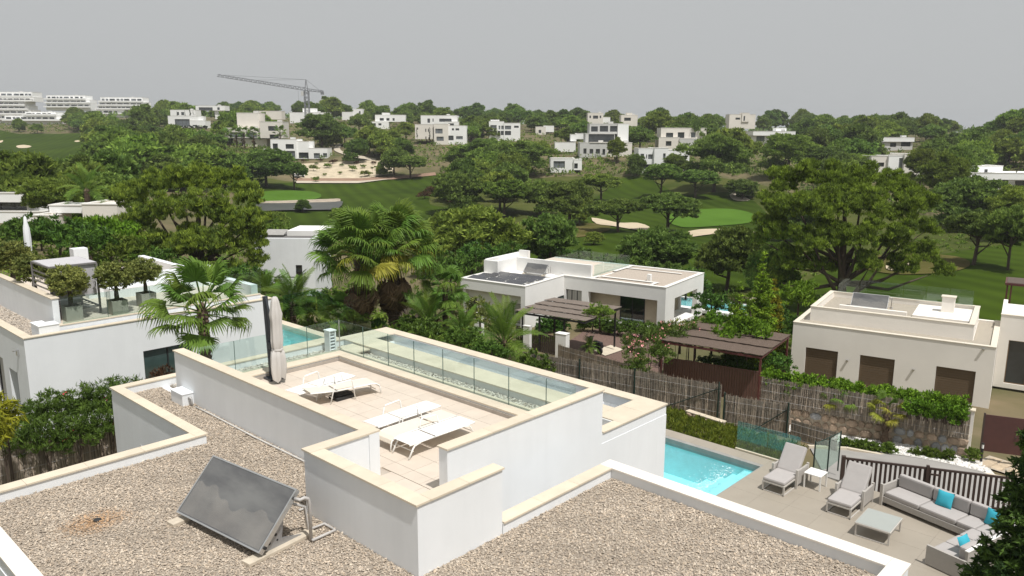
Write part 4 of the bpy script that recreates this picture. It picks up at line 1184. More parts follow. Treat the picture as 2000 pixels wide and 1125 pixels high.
# ---- street side: wall, gravel bed, fences
m_brush = mat('brushwood', (0.29, 0.25, 0.205), 0.95, var=.3, scale=10, stretch=(6, 6, .4), bump=.4, bscale=40, attr='tint')
m_post = mat('green_post', (0.012, 0.03, 0.022), .5)
def brush(name, label, A, Bv, z0, z1, cat='fence', post_at=(), braces=(), tones=1.0, seed=1, dens=95, steps=None, ragged=.05):
    """brushwood screen: thousands of upright twigs tied to wire, on posts"""
    A, Bv = Vector((*A, 0)), Vector((*Bv, 0)); u = (Bv - A); Ln = u.length; u.normalize(); n = Vector((u.y, -u.x, 0))
    t = thing(name, label, cat, (A.x, A.y, z0))
    rg = np.random.default_rng(seed); N = int(Ln * dens)
    x = rg.uniform(0, Ln, N); off = rg.uniform(-.03, .03, N); h0 = rg.uniform(0, .12, N); h1 = (z1 - z0) + rg.normal(0, ragged, N) - .04
    le = rg.normal(0, .03, N); wd = rg.uniform(.008, .02, N)
    lower = rg.random(N) < .45
    h0 = np.where(lower, h0, rg.uniform(0, .5, N) * (z1 - z0)); h1 = np.where(lower, h1 * rg.uniform(.4, 1, N), h1)
    V = np.empty((N, 4, 3)); un = np.array(u); nn_ = np.array(n); a0 = np.array(A) * [1, 1, 0]
    for k, (sx, hh, l_) in enumerate(((-1, h0, 0), (1, h0, 0), (.5, h1, 1), (-.5, h1, 1))):
        V[:, k] = a0 + un * (x + sx * wd + le * l_)[:, None] + nn_ * off[:, None]
        V[:, k, 2] = z0 + hh
    V -= np.array([A.x, A.y, z0])
    tb = np.array([(1.0, 1.0, 1.0), (1.35, 1.3, 1.25), (.65, .62, .6), (1.7, 1.6, 1.5), (.85, .8, .75)])[rg.integers(0, 5, N)] * tones
    me = npmesh('twigs', V.reshape(-1, 3), np.arange(N * 4).reshape(-1, 4), tb, 4)
    o = link('twigs', me, m_brush, t); o['kind'] = 'stuff'
    bk = MB().bar(A + n * -.035 + Vector((0, 0, (z0 + z1) / 2 - .04)), Bv + n * -.035 + Vector((0, 0, (z0 + z1) / 2 - .04)), .012, (z1 - z0) - .1)
    bk.build('backing', mat('brush_backing', (.22, .19, .155), .95, var=.35, scale=12, stretch=(5, 5, .3)), t, world=True)
    for f in post_at:
        p = A + u * (Ln * f) + n * .06
        MB().tube([(p.x, p.y, z0 - .3), (p.x, p.y, z1 + .06)], .035, 8).build('post', m_post, t, world=True)
    for f0, f1 in braces:
        p, q = A + u * (Ln * f0) + n * .07, A + u * (Ln * f1) + n * .07
        MB().tube([(p.x, p.y, z0 - .05), (q.x, q.y, z1 - .25)], .02, 6).build('brace', m_post, t, world=True)
    for i in range(3):
        zz = z0 + (z1 - z0) * (.2 + .3 * i)
        MB().tube([A + n * .05 + Vector((0, 0, zz)), Bv + n * .05 + Vector((0, 0, zz))], .004, 4).build('wire', m_grey, t, world=True)
    return t
a_, b_ = P(1020, 684, .05), P(1410, 749, .05)
brush('brushwood_fence', 'long grey brushwood fence on dark posts beyond the roof corner', a_[:2], b_[:2], -1.55, .05, post_at=(.08, .32, .6, .99), braces=((.72, .985),), seed=11)
a_, b_ = P(1414, 768, -.05), P(1545, 789, -.05)
brush('brushwood_fence', 'short grey brushwood fence panel beside the stone wall and small palms', a_[:2], b_[:2], -1.55, -.05, post_at=(.02, .97), braces=((.4, .95),), seed=12)
a_, b_ = P(1545, 822, -.75), P(1636, 848, -.75)
brush('brushwood_fence', 'low thin brushwood panel ending at the green wire fence', a_[:2], b_[:2], -1.62, -.62, seed=13, dens=60, tones=.9)
a_, b_ = P(1488, 734, .25), P(1898, 800, .25)
brush('brushwood_screen', 'tall brushwood screen under the hedge in front of the right villa', a_[:2], b_[:2], -.98, .25, seed=14, ragged=.02)
a_, b_ = Vector((31.35, 14.75, 0)), Vector((33.05, 6.85, 0))
def stone_wall(name, label, A, Bv, z0, z1, th=.3, seed=1, sz=.34, capm=None):
    """rubble wall: every face stone is its own proud block in a mortar core"""
    A, Bv = Vector(A), Vector(Bv); u = (Bv - A); u.z = 0; Ln = u.length; u.normalize(); n = Vector((u.y, -u.x, 0))
    if n.dot(-Vector((A.x, A.y, 0))) < 0: n = -n
    t = thing(name, label, 'wall', (A.x, A.y, z0), math.atan2(u.y, u.x))
    sg = 1 if n.dot(Vector((-u.y, u.x, 0))) > 0 else -1
    MB().box(0, 0, -.3, Ln, -sg * th, z1 - z0).build('mortar_core', mat('lime_mortar', (.40, .34, .26), .95, var=.2, scale=5), t)
    rg = random.Random(seed); ms = randmat('rubble_stone', (.34, .255, .185), .9, amt=.3, var=.25, scale=4, bump=.4, bscale=20)
    msg = randmat('rubble_stone_grey', (.33, .33, .33), .9, amt=.25, var=.2, scale=4, bump=.4, bscale=20)
    protos = []
    for k in range(6):
        q = MB(); n_ = 7; vs = []
        rad = [rg.uniform(.82, 1.0) for _ in range(n_)]
        for d_, sc_ in ((0, 1.0), (.05, .95), (.085, .62)):
            for i in range(n_):
                a = 2 * math.pi * i / n_ + .3
                ex = 1 / max(abs(math.cos(a)), abs(math.sin(a))) ** .55
                vs.append((.5 * rad[i] * ex * math.cos(a) * sc_, sg * d_, .5 * rad[i] * ex * math.sin(a) * sc_))
        fs = []
        for l_ in range(2):
            for i in range(n_):
                f = (l_ * n_ + i, l_ * n_ + (i + 1) % n_, (l_ + 1) * n_ + (i + 1) % n_, (l_ + 1) * n_ + i)
                fs.append(f if sg < 0 else f[::-1])
        top = tuple(2 * n_ + i for i in range(n_)); fs.append(top if sg < 0 else top[::-1])
        q.add(vs, fs); protos.append((q.mesh('stone'), None))
    rows = max(1, round((z1 - z0) / sz)); rh = (z1 - z0) / rows
    for r_ in range(rows):
        x = rg.uniform(-.15, 0)
        while x < Ln:
            w_ = rg.uniform(.7, 1.5) * sz
            pm = protos[rg.randrange(6)][0]
            o = link('stone', pm, ms, t)
            if rg.random() < .16:
                o.material_slots[0].link = 'OBJECT'; o.material_slots[0].material = msg
            o.location = (min(max(x + w_ / 2, w_ * .4), Ln - w_ * .4), 0, (r_ + .5) * rh + rg.uniform(-.03, .03))
            o.scale = (w_ * 1.02, 1, rh * rg.uniform(.92, 1.05)); o.rotation_euler = (0, rg.uniform(-.08, .08), 0)
            x += w_
    MB().box(-.02, sg * .05, z1 - z0 - .01, Ln + .02, -sg * (th + .03), z1 - z0 + .05).build('capping', capm or mat('wall_capping', (.55, .47, .36), .9, var=.12, scale=3), t, bevel=.01)
    return t
stone_wall('stone_wall', 'brown rubble stone wall along the white gravel bed under the hedge', (31.25, 14.6, -1.7), (32.95, 6.9, -1.7), -1.72, -.98, seed=3)
a_, b_ = P(1340, 815, -1.2), P(1411, 838, -1.2)
stone_wall('garden_wall', 'short rubble stone garden wall at the foot of the brushwood fence', (a_.x, a_.y, -1.3), (b_.x, b_.y, -1.3), -1.45, -.95, th=.2, seed=5, sz=.3)
m_road = mat('street_asphalt', (0.30, 0.285, 0.265), 0.9, var=.12, scale=.8, bump=.2, bscale=50)
def sheet(name, pts, m, lift=.03, kind='structure', n=14):
    """a sheet on the land inside a world outline"""
    pv = [Vector(p[:2]) for p in pts]; allp = []
    for i in range(len(pv)):
        a, c = pv[i], pv[(i + 1) % len(pv)]; k = max(1, int((c - a).length / .6))
        allp += [a + (c - a) * j / k for j in range(k)]
    nb = len(allp); xs = [p.x for p in allp]; ys = [p.y for p in allp]; ply = [(p.x, p.y) for p in allp]
    x = min(xs) + .3
    while x < max(xs):
        y = min(ys) + .3
        while y < max(ys):
            if inpoly(x, y, ply): allp.append(Vector((x, y)))
            y += .6
        x += .6
    vs, es, fs, *_ = delaunay_2d_cdt(allp, [], [list(range(nb))], 1, 1e-4)
    z = hgrid([v[0] for v in vs], [v[1] for v in vs])
    me = bpy.data.meshes.new(name); me.from_pydata([(v[0], v[1], float(h) + lift) for v, h in zip(vs, z)], [], [tuple(f) for f in fs])
    bm = bmesh.new(); bm.from_mesh(me)
    for f in bm.faces:
        if f.normal.z < 0: f.normal_flip()
        f.smooth = True
    bm.to_mesh(me); bm.free()
    return tag(link(name, me, m), kind=kind)
sheet('street', [(25.2, 9.2), (28.6, 11.2), (30.1, 10.2), (31.9, 5.0), (33.5, 0), (34, -6), (26, -6), (25.6, 3.5), (23.8, 8.3)], m_road, .05)
sheet('gravel_bed', [(30.2, 10.2), (30.0, 12.2), (30.9, 14.4), (31.25, 14.4), (32.95, 6.9), (33.2, 6.3), (31.6, 5.6)], mat('white_gravel_base', (.60, .58, .54), .95, var=.1, scale=8), .06)
kb = MB()
kp = [(28.6, 11.3), (30.0, 10.35), (31.75, 5.0)]
for a, c in zip(kp, kp[1:]):
    kb.bar((*a, hgt(*a) + .06), (*c, hgt(*c) + .06), .14, .16)
tag(kb.build('kerb', m_stone), kind='structure')
wg = pebbles('white_gravel', [(29.9, 5.8, 33.2, 14.4)], .07, 420, .025, .05, 12, [(.80, .79, .76), (.72, .70, .66), (.85, .84, .82), (.66, .62, .56)], hz_fn=hgrid,
             base=lambda p, c, r: c)
me = wg.data      # keep only the stones that lie in the bed
bedpoly = [(30.25, 10.2), (30.05, 12.2), (30.9, 14.3), (31.2, 14.3), (32.9, 6.9), (33.1, 6.3), (31.65, 5.7)]
bm = bmesh.new(); bm.from_mesh(me)
bmesh.ops.delete(bm, geom=[v for v in bm.verts if not inpoly(v.co.x, v.co.y, bedpoly)], context='VERTS')
bm.to_mesh(me); bm.free()
tag(wg, 'white gravel round the three small palms by the stone wall', 'gravel', kind='stuff')
# flagstones by the brown gate
m_flag = randmat('ochre_flagstone', (.50, .40, .28), .85, amt=.15, var=.15, scale=3)
rg = random.Random(4)
fp = sheet('flagstone_path', [(32.4, 6.5), (35.0, 6.5), (35.0, 3.7), (32.4, 3.7)], mat('sand_bed', (.42, .36, .28), .95, var=.15, scale=6), .07)
for i in range(26):
    x, y = 32.7 + (i % 5) * .42 + rg.uniform(-.05, .05), 6.2 - (i // 5) * .45 + rg.uniform(-.05, .05)
    n_ = rg.choice((5, 6)); pts = [(.22 * rg.uniform(.8, 1.1) * math.cos(2 * math.pi * k / n_), .22 * rg.uniform(.8, 1.1) * math.sin(2 * math.pi * k / n_)) for k in range(n_)]
    o = MB().prism(pts, 0, .05).build('flagstone', m_flag, fp); o.location = (x, y, hgt(x, y) + .05)
# brown gate and pillar
gp_ = thing('garden_gate', 'solid red-brown steel gate beside the white pillar at right', 'gate', (33.6, 6.6, -1.65), R(-70))
MB().box(.02, -.02, .08, 2.6, .02, 1.55).build('leaf', mat('oxide_brown_steel', (.075, .028, .024), .5, var=.1), gp_)
MB().box(0, -.04, 0, .06, .04, 1.6).build('post', m_brown, gp_); MB().box(1.1, -.06, .75, 1.16, -.02, .8).build('handle', m_brown, gp_)
pl = thing('gate_pillar', 'white rendered gate pillar between hedge and red-brown gate', 'pillar', (33.35, 7.0, -1.7), R(-78))
MB().box(-.13, -.15, 0, .13, .15, 1.72).build('shaft', m_cream, pl, bevel=.01); MB().box(-.16, -.18, 1.721, .16, .18, 1.78).build('cap', m_stone, pl, bevel=.01)
# bollard lamp
bp_ = P(1917, 892, -1.62)
bl = thing('bollard_lamp', 'black bollard lamp standing in the white gravel by the flagstones', 'lamp', (bp_.x, bp_.y, hgt(bp_.x, bp_.y)))
MB().tube([(0, 0, 0), (0, 0, .62)], .045, 12).build('post', m_black, bl); MB().tube([(0, 0, .621), (0, 0, .78)], .04, 12).build('lens', mat('opal_lens', (.8, .8, .78), .3), bl); MB().tube([(0, 0, .781), (0, 0, .83)], .05, 12).build('cap', m_black, bl)
# green glass fence by the pool and green wire fence
m_gglass = glassmat('green_glass', (0.76, 0.88, 0.83), .06)
gf = thing('glass_fence', 'green tinted glass fence between pool deck and planting', 'fence', (23.55, 11, 0))
gA, gB = P(1437, 876, 0), P(1560, 912, 0)
for i in range(2):
    a, c = gA.lerp(gB, i / 2), gA.lerp(gB, (i + 1) / 2)
    MB().bar(Vector((a.x + .02, a.y, .5)).lerp(Vector((c.x + .02, c.y, .5)), .01), Vector((a.x + .02, a.y, .5)).lerp(Vector((c.x + .02, c.y, .5)), .99), .012, .98).build('glass_panel', m_gglass, gf, world=True)
MB().bar((gA.x, gA.y, .02), (gB.x, gB.y, .02), .09, .05).build('base_rail', m_stone, gf, world=True)
gw = thing('wire_fence', 'dark green mesh fence climbing away beside the first chaise longue', 'fence', (24, 9.4, -.2))
wps = [P(1588, 922, -.1), P(1616, 915, -.25), P(1638, 898, -.45)]
for p in wps: MB().tube([(p.x, p.y, p.z - .4), (p.x, p.y, p.z + 1.05)], .025, 8).build('post', m_post, gw, world=True)
MB().tube([wps[0] + Vector((0, 0, .95)), wps[2] + Vector((0, 0, 1.0))], .018, 6).build('rail', m_post, gw, world=True)
for a, c in zip(wps, wps[1:]):
    MB().bar(a + Vector((0, 0, .5)), c + Vector((0, 0, .5)), .004, 1.0).build('mesh_panel', m_gglass, gw, world=True)
# ---------------------------------------------------------------- right villa
def local(o, deg):
    c, s = math.cos(R(deg)), math.sin(R(deg))
    def L(p):
        d = (p[0] - o[0], p[1] - o[1]); return (d[0] * c + d[1] * s, -d[0] * s + d[1] * c)
    return L
m_brownsh = mat('brown_roller_shutter', (0.125, 0.085, 0.05), .6, var=.03, scale=2, bump=.0)
G = -4.75
R0 = P(1549.9, 628, -1)
rv = thing('right_villa', 'cream flat-roofed villa with three brown roller shutters on the right', 'villa', (R0.x, R0.y, G), R(10.5))
Z = lambda z: z - G
sh_px = [((1574, 678), (1637, 687)), ((1680, 693), (1748, 703)), ((1829, 715), (1906, 727))]
LR = local(R0, 10.5); NR = Vector((math.cos(R(10.5)), math.sin(R(10.5)), 0))
def onU(px, py, o, nrm, u0=0):
    d = ray(px, py); t = ((o.x * nrm.x + o.y * nrm.y) + u0) / (d.x * nrm.x + d.y * nrm.y); return Vector((d.x * t, d.y * t, CAMZ + d.z * t))
holes = []
for (a, c) in sh_px:
    va, vc = LR(onU(*a, R0, NR))[1], LR(onU(*c, R0, NR))[1]
    zt = onU(*a, R0, NR).z
    holes.append((-va, .25, -vc, zt - G))
b = MB()
walls(b, (0, 0, 0), (0, -1, 0), 10.8, Z(-1.04), holes, .25, n=(-1, 0, 0))
b.box(.25, -.25, 0, 7.5, 0, Z(-1.04)).box(.25, -10.8, 0, 7.5, -10.55, Z(-1.04)).box(7.25, -10.55, 0, 7.5, -.25, Z(-1.04))
b.box(.25, -10.55, Z(-1.4), 7.25, -.25, Z(-1.2))
b.build('wall', m_cream, rv)
MB().box(.24, -10.54, Z(-1.199), 1.5, -.26, Z(-1.13)).box(1.5, -10.54, Z(-1.199), 7.2, -9.65, Z(-1.13)).build('roof_gravel', mat('roof_gravel_far', (.36, .32, .26), .95, var=.3, scale=20), rv)
for h in holes:
    o = MB()
    nsl_ = 14
    for i in range(nsl_):
        z0, z1 = h[1] + (h[3] - h[1]) * i / nsl_, h[1] + (h[3] - h[1]) * (i + 1) / nsl_
        o.obox((.12, -(h[0] + h[2]) / 2, (z0 + z1) / 2), (.006, 0, 0), (0, (h[2] - h[0]) / 2 - .005, 0), (0, 0, (z1 - z0) / 2 - .006))
    so = o.build('roller_shutter', m_brownsh, rv)
    MB().box(.13, -h[0] - .01, h[1], .15, -h[2] + .01, h[3]).build('shutter_back', mat('shutter_gap', (.05, .035, .02), .8), rv)
for px, py in ((1655, 704), (1784, 722), (1921, 682)):
    q = onU(px, py, R0, NR); v = LR(q)[1]
    MB().box(-.13, v - .06, q.z - G - .03, -.001, v + .06, q.z - G + .05).build('wall_lamp', m_alu, rv, bevel=.005)
def rst(x0, y0, x1, y1, z): stones(x0, y0, x1, y1, z, parent=rv, world=False, L=1.6, m=m_stone2)
m_stone2 = randmat('pale_coping', (.66, .60, .50), .75, amt=.04, var=.06, scale=2)
rst(-.03, -10.83, .28, .03, Z(-1)); rst(.282, -.28, 7.5, .03, Z(-1)); rst(.282, -10.83, 7.5, -10.52, Z(-1))
b = MB()
b.box(1.5, -.65, Z(-1.2), 1.72, -9.6, Z(-.24)).box(1.72, -.65, Z(-1.2), 7.5, -.9, Z(-.24)).box(1.72, -9.6, Z(-1.2), 7.5, -9.35, Z(-.24)).box(7.25, -.9, Z(-1.2), 7.5, -9.35, Z(-.24))
b.box(1.72, -9.35, Z(-1.199), 7.25, -.9, Z(-.62))
b.build('roof_parapet', m_cream, rv)
rst(1.47, -9.63, 1.75, -.62, Z(-.2)); rst(1.752, -.92, 7.5, -.62, Z(-.2)); rst(1.752, -9.63, 7.5, -9.33, Z(-.2)); rst(7.22, -9.328, 7.53, -.922, Z(-.2))
MB().box(1.75, -9.3, Z(-.619), 7.2, -.95, Z(-.57)).build('roof_gravel', MATS['roof_gravel_far'], rv)
MB().box(3.4, -9.3, Z(-.57), 7.1, -6.2, Z(-.42)).build('skylight_plinth', m_cream, rv, bevel=.02)
MB().box(3.3, -5.9, Z(-.57), 3.55, -2.0, Z(-.3)).build('low_parapet', m_cream, rv)
MB().box(5.3, -8.3, Z(-.57), 5.85, -7.6, Z(.52)).build('chimney', m_cream, rv); MB().box(5.24, -8.36, Z(.521), 5.91, -7.54, Z(.58)).build('chimney_cap', m_stone2, rv)
# right wing with glazed doors
b = MB()
walls(b, (5.6, -10.81, 0), (0, -1, 0), 6.0, Z(-.24), [(.55, .3, 4.8, 3.0)], .25, n=(-1, 0, 0))
b.box(5.85, -10.81, 0, 11, -11.05, Z(-.24)).box(5.85, -16.8, 0, 11, -16.55, Z(-.24)).box(5.85, -16.55, Z(-.8), 11, -11.05, Z(-.5))
b.build('wing_wall', m_cream, rv)
window(rv, (5.6, -10.81, 0), (0, -1, 0), (-1, 0, 0), .55, .3, 4.8, 3.0, .12, m_pdark, 3, name='glazed_door', fm=mat('oak_frame', (.16, .10, .05), .6))
rst(5.57, -16.8, 5.88, -10.78, Z(-.2))
gr = MB()
for i in range(6):
    gr.box(7.35, -9.2 + i * 1.35, Z(-.199), 7.362, -7.9 + i * 1.35, Z(.75))
gr.build('roof_glass', m_glass, rv)
# its solar collector
q = D(1700, 588, 60)
c_ = copy_tree(solc, loc=Vector((R0.x, R0.y, 0)) + NR * 4.6 + Vector((0.18, -.98, 0)) * 3.6 + Vector((0, 0, -.45)), rz=R(4), scale=(.85, .85, .85), label='small tilted solar collector on the roof of the right villa')
# red-framed roof pergola at the picture edge
m_red = mat('oxide_red_steel', (.11, .032, .03), .5)
pg = thing('roof_pergola', 'red-brown steel pergola on the far right roof terrace', 'pergola', D(1962, 602, 57).to_tuple(), R(10.5))
for x in (0, 2.6):
    for y in (0, -.25, -3.2):
        MB().box(x - .05, y - .05, -.4, x + .05, y + .05, 1.7).build('post', m_red, pg)
MB().box(-.1, -3.4, 1.701, 2.8, .15, 1.85).build('roof_frame', m_red, pg); MB().box(.0, -3.3, 1.851, 2.7, .05, 1.88).build('reed_cover', mat('reed_dark', (.10, .075, .06), .9, var=.3, scale=6, stretch=(1, 8, 1)), pg)
# ---------------------------------------------------------------- carports with reed roofs
m_reed = mat('reed_mat', (.115, .082, .062), .95, var=.42, scale=5, stretch=(1, 14, 1), bump=.5, bscale=14, coord='Object')
m_reed2 = mat('reed_mat_grey', (.175, .14, .115), .95, var=.4, scale=5, stretch=(1, 14, 1), bump=.5, bscale=14, coord='Object')
def carport(name, label, corners, z, deg, zg, m_fr, m_rd, strips, posts, sag=0.0):
    """posts, a steel frame and overlapping reed strips; local x = away, y = left"""
    c0 = corners[0]
    t = thing(name, label, 'carport', (c0.x, c0.y, zg), R(deg))
    L_ = local(c0, deg); w_ = abs(L_(corners[1])[0]); l_ = abs(L_(corners[2])[1])
    z -= zg
    for x, y in ((0.04, 0.04), (w_ - .04, 0.04), (0.04, l_ - .04), (w_ - .04, l_ - .04)) if posts is None else posts(w_, l_):
        MB().box(x - .05, y - .05, 0, x + .05, y + .05, z - .1).build('post', m_fr, t)
    for q in ((0, 0, w_, 0), (0, l_, w_, l_), (0, 0, 0, l_), (w_, 0, w_, l_)):
        MB().bar((q[0], q[1], z - .05), (q[2], q[3], z - .05), .08, .12).build('beam', m_fr, t)
    for i in range(6):
        y = l_ * (i + .5) / 6
        MB().bar((0, y, z - .02), (w_, y, z - .02), .05, .04).build('rafter', m_fr, t)
    rg = random.Random(len(name)); n = 26
    for i in range(strips):
        x0, x1 = w_ * i / strips - .05, w_ * (i + 1) / strips + .10
        vs = []; fs = []
        for j in range(n + 1):
            y = -.08 + (l_ + .16) * j / n; e0, e1 = rg.uniform(-.05, .05), rg.uniform(-.05, .05); dz = rg.uniform(-.008, .012)
            zz = z + .02 + .012 * i + dz
            vs += [(x0 + e0, y, zz + .015 + .07), (x1 + e1, y, zz + .015), (x1 + e1, y, zz - .005), (x0 + e0, y, zz + .05)]
        for j in range(n):
            k = 4 * j
            for a in range(4):
                fs.append((k + a, k + (a + 1) % 4, k + 4 + (a + 1) % 4, k + 4 + a)[::-1])
        fs += [(0, 1, 2, 3), (4 * n + 3, 4 * n + 2, 4 * n + 1, 4 * n)]
        MB().add(vs, fs).build('reed_strip', m_rd, t)
    return t
zc = -1.25
carport('reed_carport', 'brown reed carport with red steel frame beside the right villa', [P(1487, 697, zc), P(1543, 656, zc), P(1291, 666, zc)], zc, 9.5, -4.2, m_red, m_reed, 3, None)
carport('reed_pergola', 'grey reed pergola over the motor scooter before the middle villa', [P(1142, 629, -1.35), P(1210, 601, -1.35), P(1012, 607, -1.35)], -1.35, 9.5, -4.15, m_dark, m_reed2, 4,
        lambda w_, l_: ((.05, 1.5), (w_ - .1, .3), (.05, 3.4), (.05, l_ - .5), (w_ - .1, l_ - .1)))
def picket(name, label, a, c, z1, z0, m, n, wd, cat='fence', rails=2, group=None, th=.015):
    a, c = Vector((a.x, a.y, 0)), Vector((c.x, c.y, 0)); u = c - a; Ln = u.length
    t = thing(name, label, cat, (a.x, a.y, z0), math.atan2(u.y, u.x), group)
    sm_ = MB().box(-wd / 2, -th, .05, wd / 2, th, z1 - z0 - .05).mesh('slat')
    for i in range(n):
        o = link('slat', sm_, m, t); o.location = ((i + .5) * Ln / n, 0, 0)
    MB().box(0, -.03, z1 - z0 - .06, Ln, .03, z1 - z0).build('rail', m, t)
    if rails > 1: MB().box(0, -.028, .08, Ln, .028, .13).build('rail', m, t)
    return t
pf = picket('steel_fence', 'oxide red fence of upright steel profiles under the reed carport', P(1297, 697, -2.25), P(1492, 727, -2.25), -2.25, -4.1, mat('oxide_fence', (.125, .062, .048), .55, var=.08), 40, .12, th=.03)
picket('steel_gate', 'dark slatted driveway gate between two white pillars', P(1008, 640, -2.6), P(1088, 659, -2.6), -2.55, -3.9, m_brown, 22, .06, 'gate')
for lab, (px, py), (w_, l_, h_) in (('white gate pillar at the right end of the dark driveway gate', (1098, 692), (.5, .75, 1.35)), ('white gate pillar left of the dark driveway gate, behind palm fronds', (1030, 668), (.3, .5, 1.1)), ('white block-like garden pillar among the feather palms', (936, 645), (.35, .6, 1.2))):
    q = P(px, py, -3.3)
    t = thing('gate_pillar', lab, 'pillar', (q.x, q.y, -3.75), R(11))
    MB().box(-w_ / 2, -l_ / 2, 0, w_ / 2, l_ / 2, h_ + .45).build('shaft', m_stucco2, t, bevel=.012)
    MB().box(-w_ / 2 - .02, -l_ / 2 - .02, h_ + .451, w_ / 2 + .02, l_ / 2 + .02, h_ + .49).build('cap', m_stucco2, t)
a_, c_ = P(1090, 668, -2.0), P(1300, 726, -2.0)
brush('brushwood_fence', 'weathered brushwood fence along the yard of the middle villa', a_[:2], c_[:2], -3.7, -2.1, seed=21, tones=1.15, dens=60)
a_, c_ = P(905, 655, -1.6), P(1040, 690, -1.6)
brush('brushwood_fence', 'brushwood fence half hidden behind the feather palms', a_[:2], c_[:2], -2.9, -1.75, seed=22, tones=.8, dens=60)
a_, c_ = P(762, 590, -2.2), P(835, 603, -2.2)
brush('brushwood_fence', 'pale brushwood fence seen right of the big fan palms', a_[:2], c_[:2], -4.0, -2.2, seed=23, tones=1.1, dens=50)
q = P(790, 640, -2.2)
# yard of dark gravel, paving
sheet('yard_gravel', [tuple(P(*p, -4.2)[:2]) for p in ((1075, 690), (1140, 640), (1235, 625), (1300, 690), (1290, 740), (1200, 715))], mat('red_brown_gravel', (.15, .095, .075), .95, var=.35, scale=9), .05)
sheet('paving', [tuple(P(*p, -4.15)[:2]) for p in ((1160, 680), (1193, 668), (1218, 677), (1182, 692))], m_stone, .1)
# ---- motor scooter
sq = P(1160, 682, -4.1)
sco = thing('motor_scooter', 'dark motor scooter parked under the grey reed pergola', 'scooter', (sq.x, sq.y, hgt(sq.x, sq.y) + .05), R(75))
m_sb = mat('scooter_black', (.02, .02, .022), .3)
for x in (-.65, .65):
    w0 = MB().lathe((0, 0, 0), [(.17, -.05), (.26, -.055), (.28, 0), (.26, .055), (.17, .05)], 18)
    w0.v = [(v[0] + x, v[2], v[1] + .28) for v in w0.v]; wo_ = w0.build('wheel', m_black, sco, smooth=True)
    w1 = MB().lathe((0, 0, 0), [(.03, -.04), (.16, -.03), (.16, .03), (.03, .04)], 12)
    w1.v = [(v[0] + x, v[2], v[1] + .28) for v in w1.v]; w1.build('rim', m_alu, wo_)
MB().prism([(-.85, -.16), (-.1, -.18), (-.1, .18), (-.85, .16)], .45, .75).build('rear_body', m_sb, sco, bevel=.06)
MB().box(-.8, -.15, .751, -.05, .15, .86).build('seat', m_black, sco, bevel=.04)
MB().box(-.12, -.17, .28, .35, .17, .36).build('footboard', m_sb, sco, bevel=.02)
MB().obox((.45, 0, .68), (.05, 0, -.02), (0, .2, 0), (-.1, 0, .36)).build('leg_shield', m_sb, sco, bevel=.02)
MB().tube([(.65, 0, .28), (.5, 0, .95)], .03, 8).build('fork', m_alu, sco)
MB().tube([(.42, -.33, 1.0), (.48, 0, 1.02), (.42, .33, 1.0)], .018, 8).build('handlebar', m_sb, sco)
for s in (-1, 1):
    MB().tube([(.46, s * .25, 1.02), (.44, s * .3, 1.2)], .008, 6).obox((.44, s * .3, 1.23), (.01, 0, 0), (0, .06, 0), (0, 0, .04)).build('mirror', m_alu, sco)
MB().obox((.6, 0, .92), (.05, 0, 0), (0, .08, 0), (0, 0, .06)).build('headlight', m_alu, sco, bevel=.02)
# ---------------------------------------------------------------- middle villa
C0 = P(1300.9, 561.3, -1); G = -4.6
Z = lambda z: z - G
mv = thing('middle_villa', 'white flat-roofed villa with solar panels and covered porch in the middle distance', 'villa', (C0.x, C0.y, G), R(9))
b = MB()
walls(b, (0, 8.9, 0), (0, -1, 0), 8.9, Z(-1.03), [(2.25, .3, 8.24, Z(-2.1)), (.18, .4, 1.66, Z(-2.12))], .4, n=(-1, 0, 0))
walls(b, (.4, 0, 0), (1, 0, 0), 7.15, Z(-1.03), [(1.4, .3, 6.1, Z(-2.15))], .4, n=(0, -1, 0))
walls(b, (7.85, 0, 0), (0, 1, 0), 14.5, Z(-1.03), [(.5, .3, 1.9, Z(-2.15)), (2.4, .3, 4.3, Z(-2.15))], .3, n=(1, 0, 0))
b.box(.41, .41, Z(-1.3), 7.54, 14.5, Z(-1.12)).box(.41, .41, 0, 7.54, 8.9, .28)
b.build('wall', m_stucco2, mv)
MB().box(.9, 4.25, .281, 1.05, 6.9, Z(-1.31)).box(.9, .7, .281, 1.05, 2.06, Z(-1.31)).box(1.06, 2.08, .281, 7.54, 2.2, Z(-1.31)).box(1.06, 4.4, .281, 7.54, 4.5, Z(-1.31)).build('inner_wall', mat('sand_render', (.47, .40, .30), .85, var=.05), mv)
gp2 = glassmat('tinted_door_glass', (.45, .6, .6), .12)
for (u_, v0, v1) in ((.95, 2.1, 4.24), (7.7, 2.4, 4.3)):
    f = MB()
    for v in (v0 + .04, (v0 + v1) / 2, v1 - .04): f.box(u_ - .03, v - .03, .281, u_ + .03, v + .03, Z(-1.32))
    o = f.build('sliding_door', m_dark, mv); MB().box(u_ - .006, v0 + .02, .30, u_ + .006, v1 - .02, Z(-1.35)).build('pane', gp2, o)
window(mv, (0, 8.9, 0), (0, -1, 0), (-1, 0, 0), .18, .4, 1.66, Z(-2.12), .15, m_curt, 2)
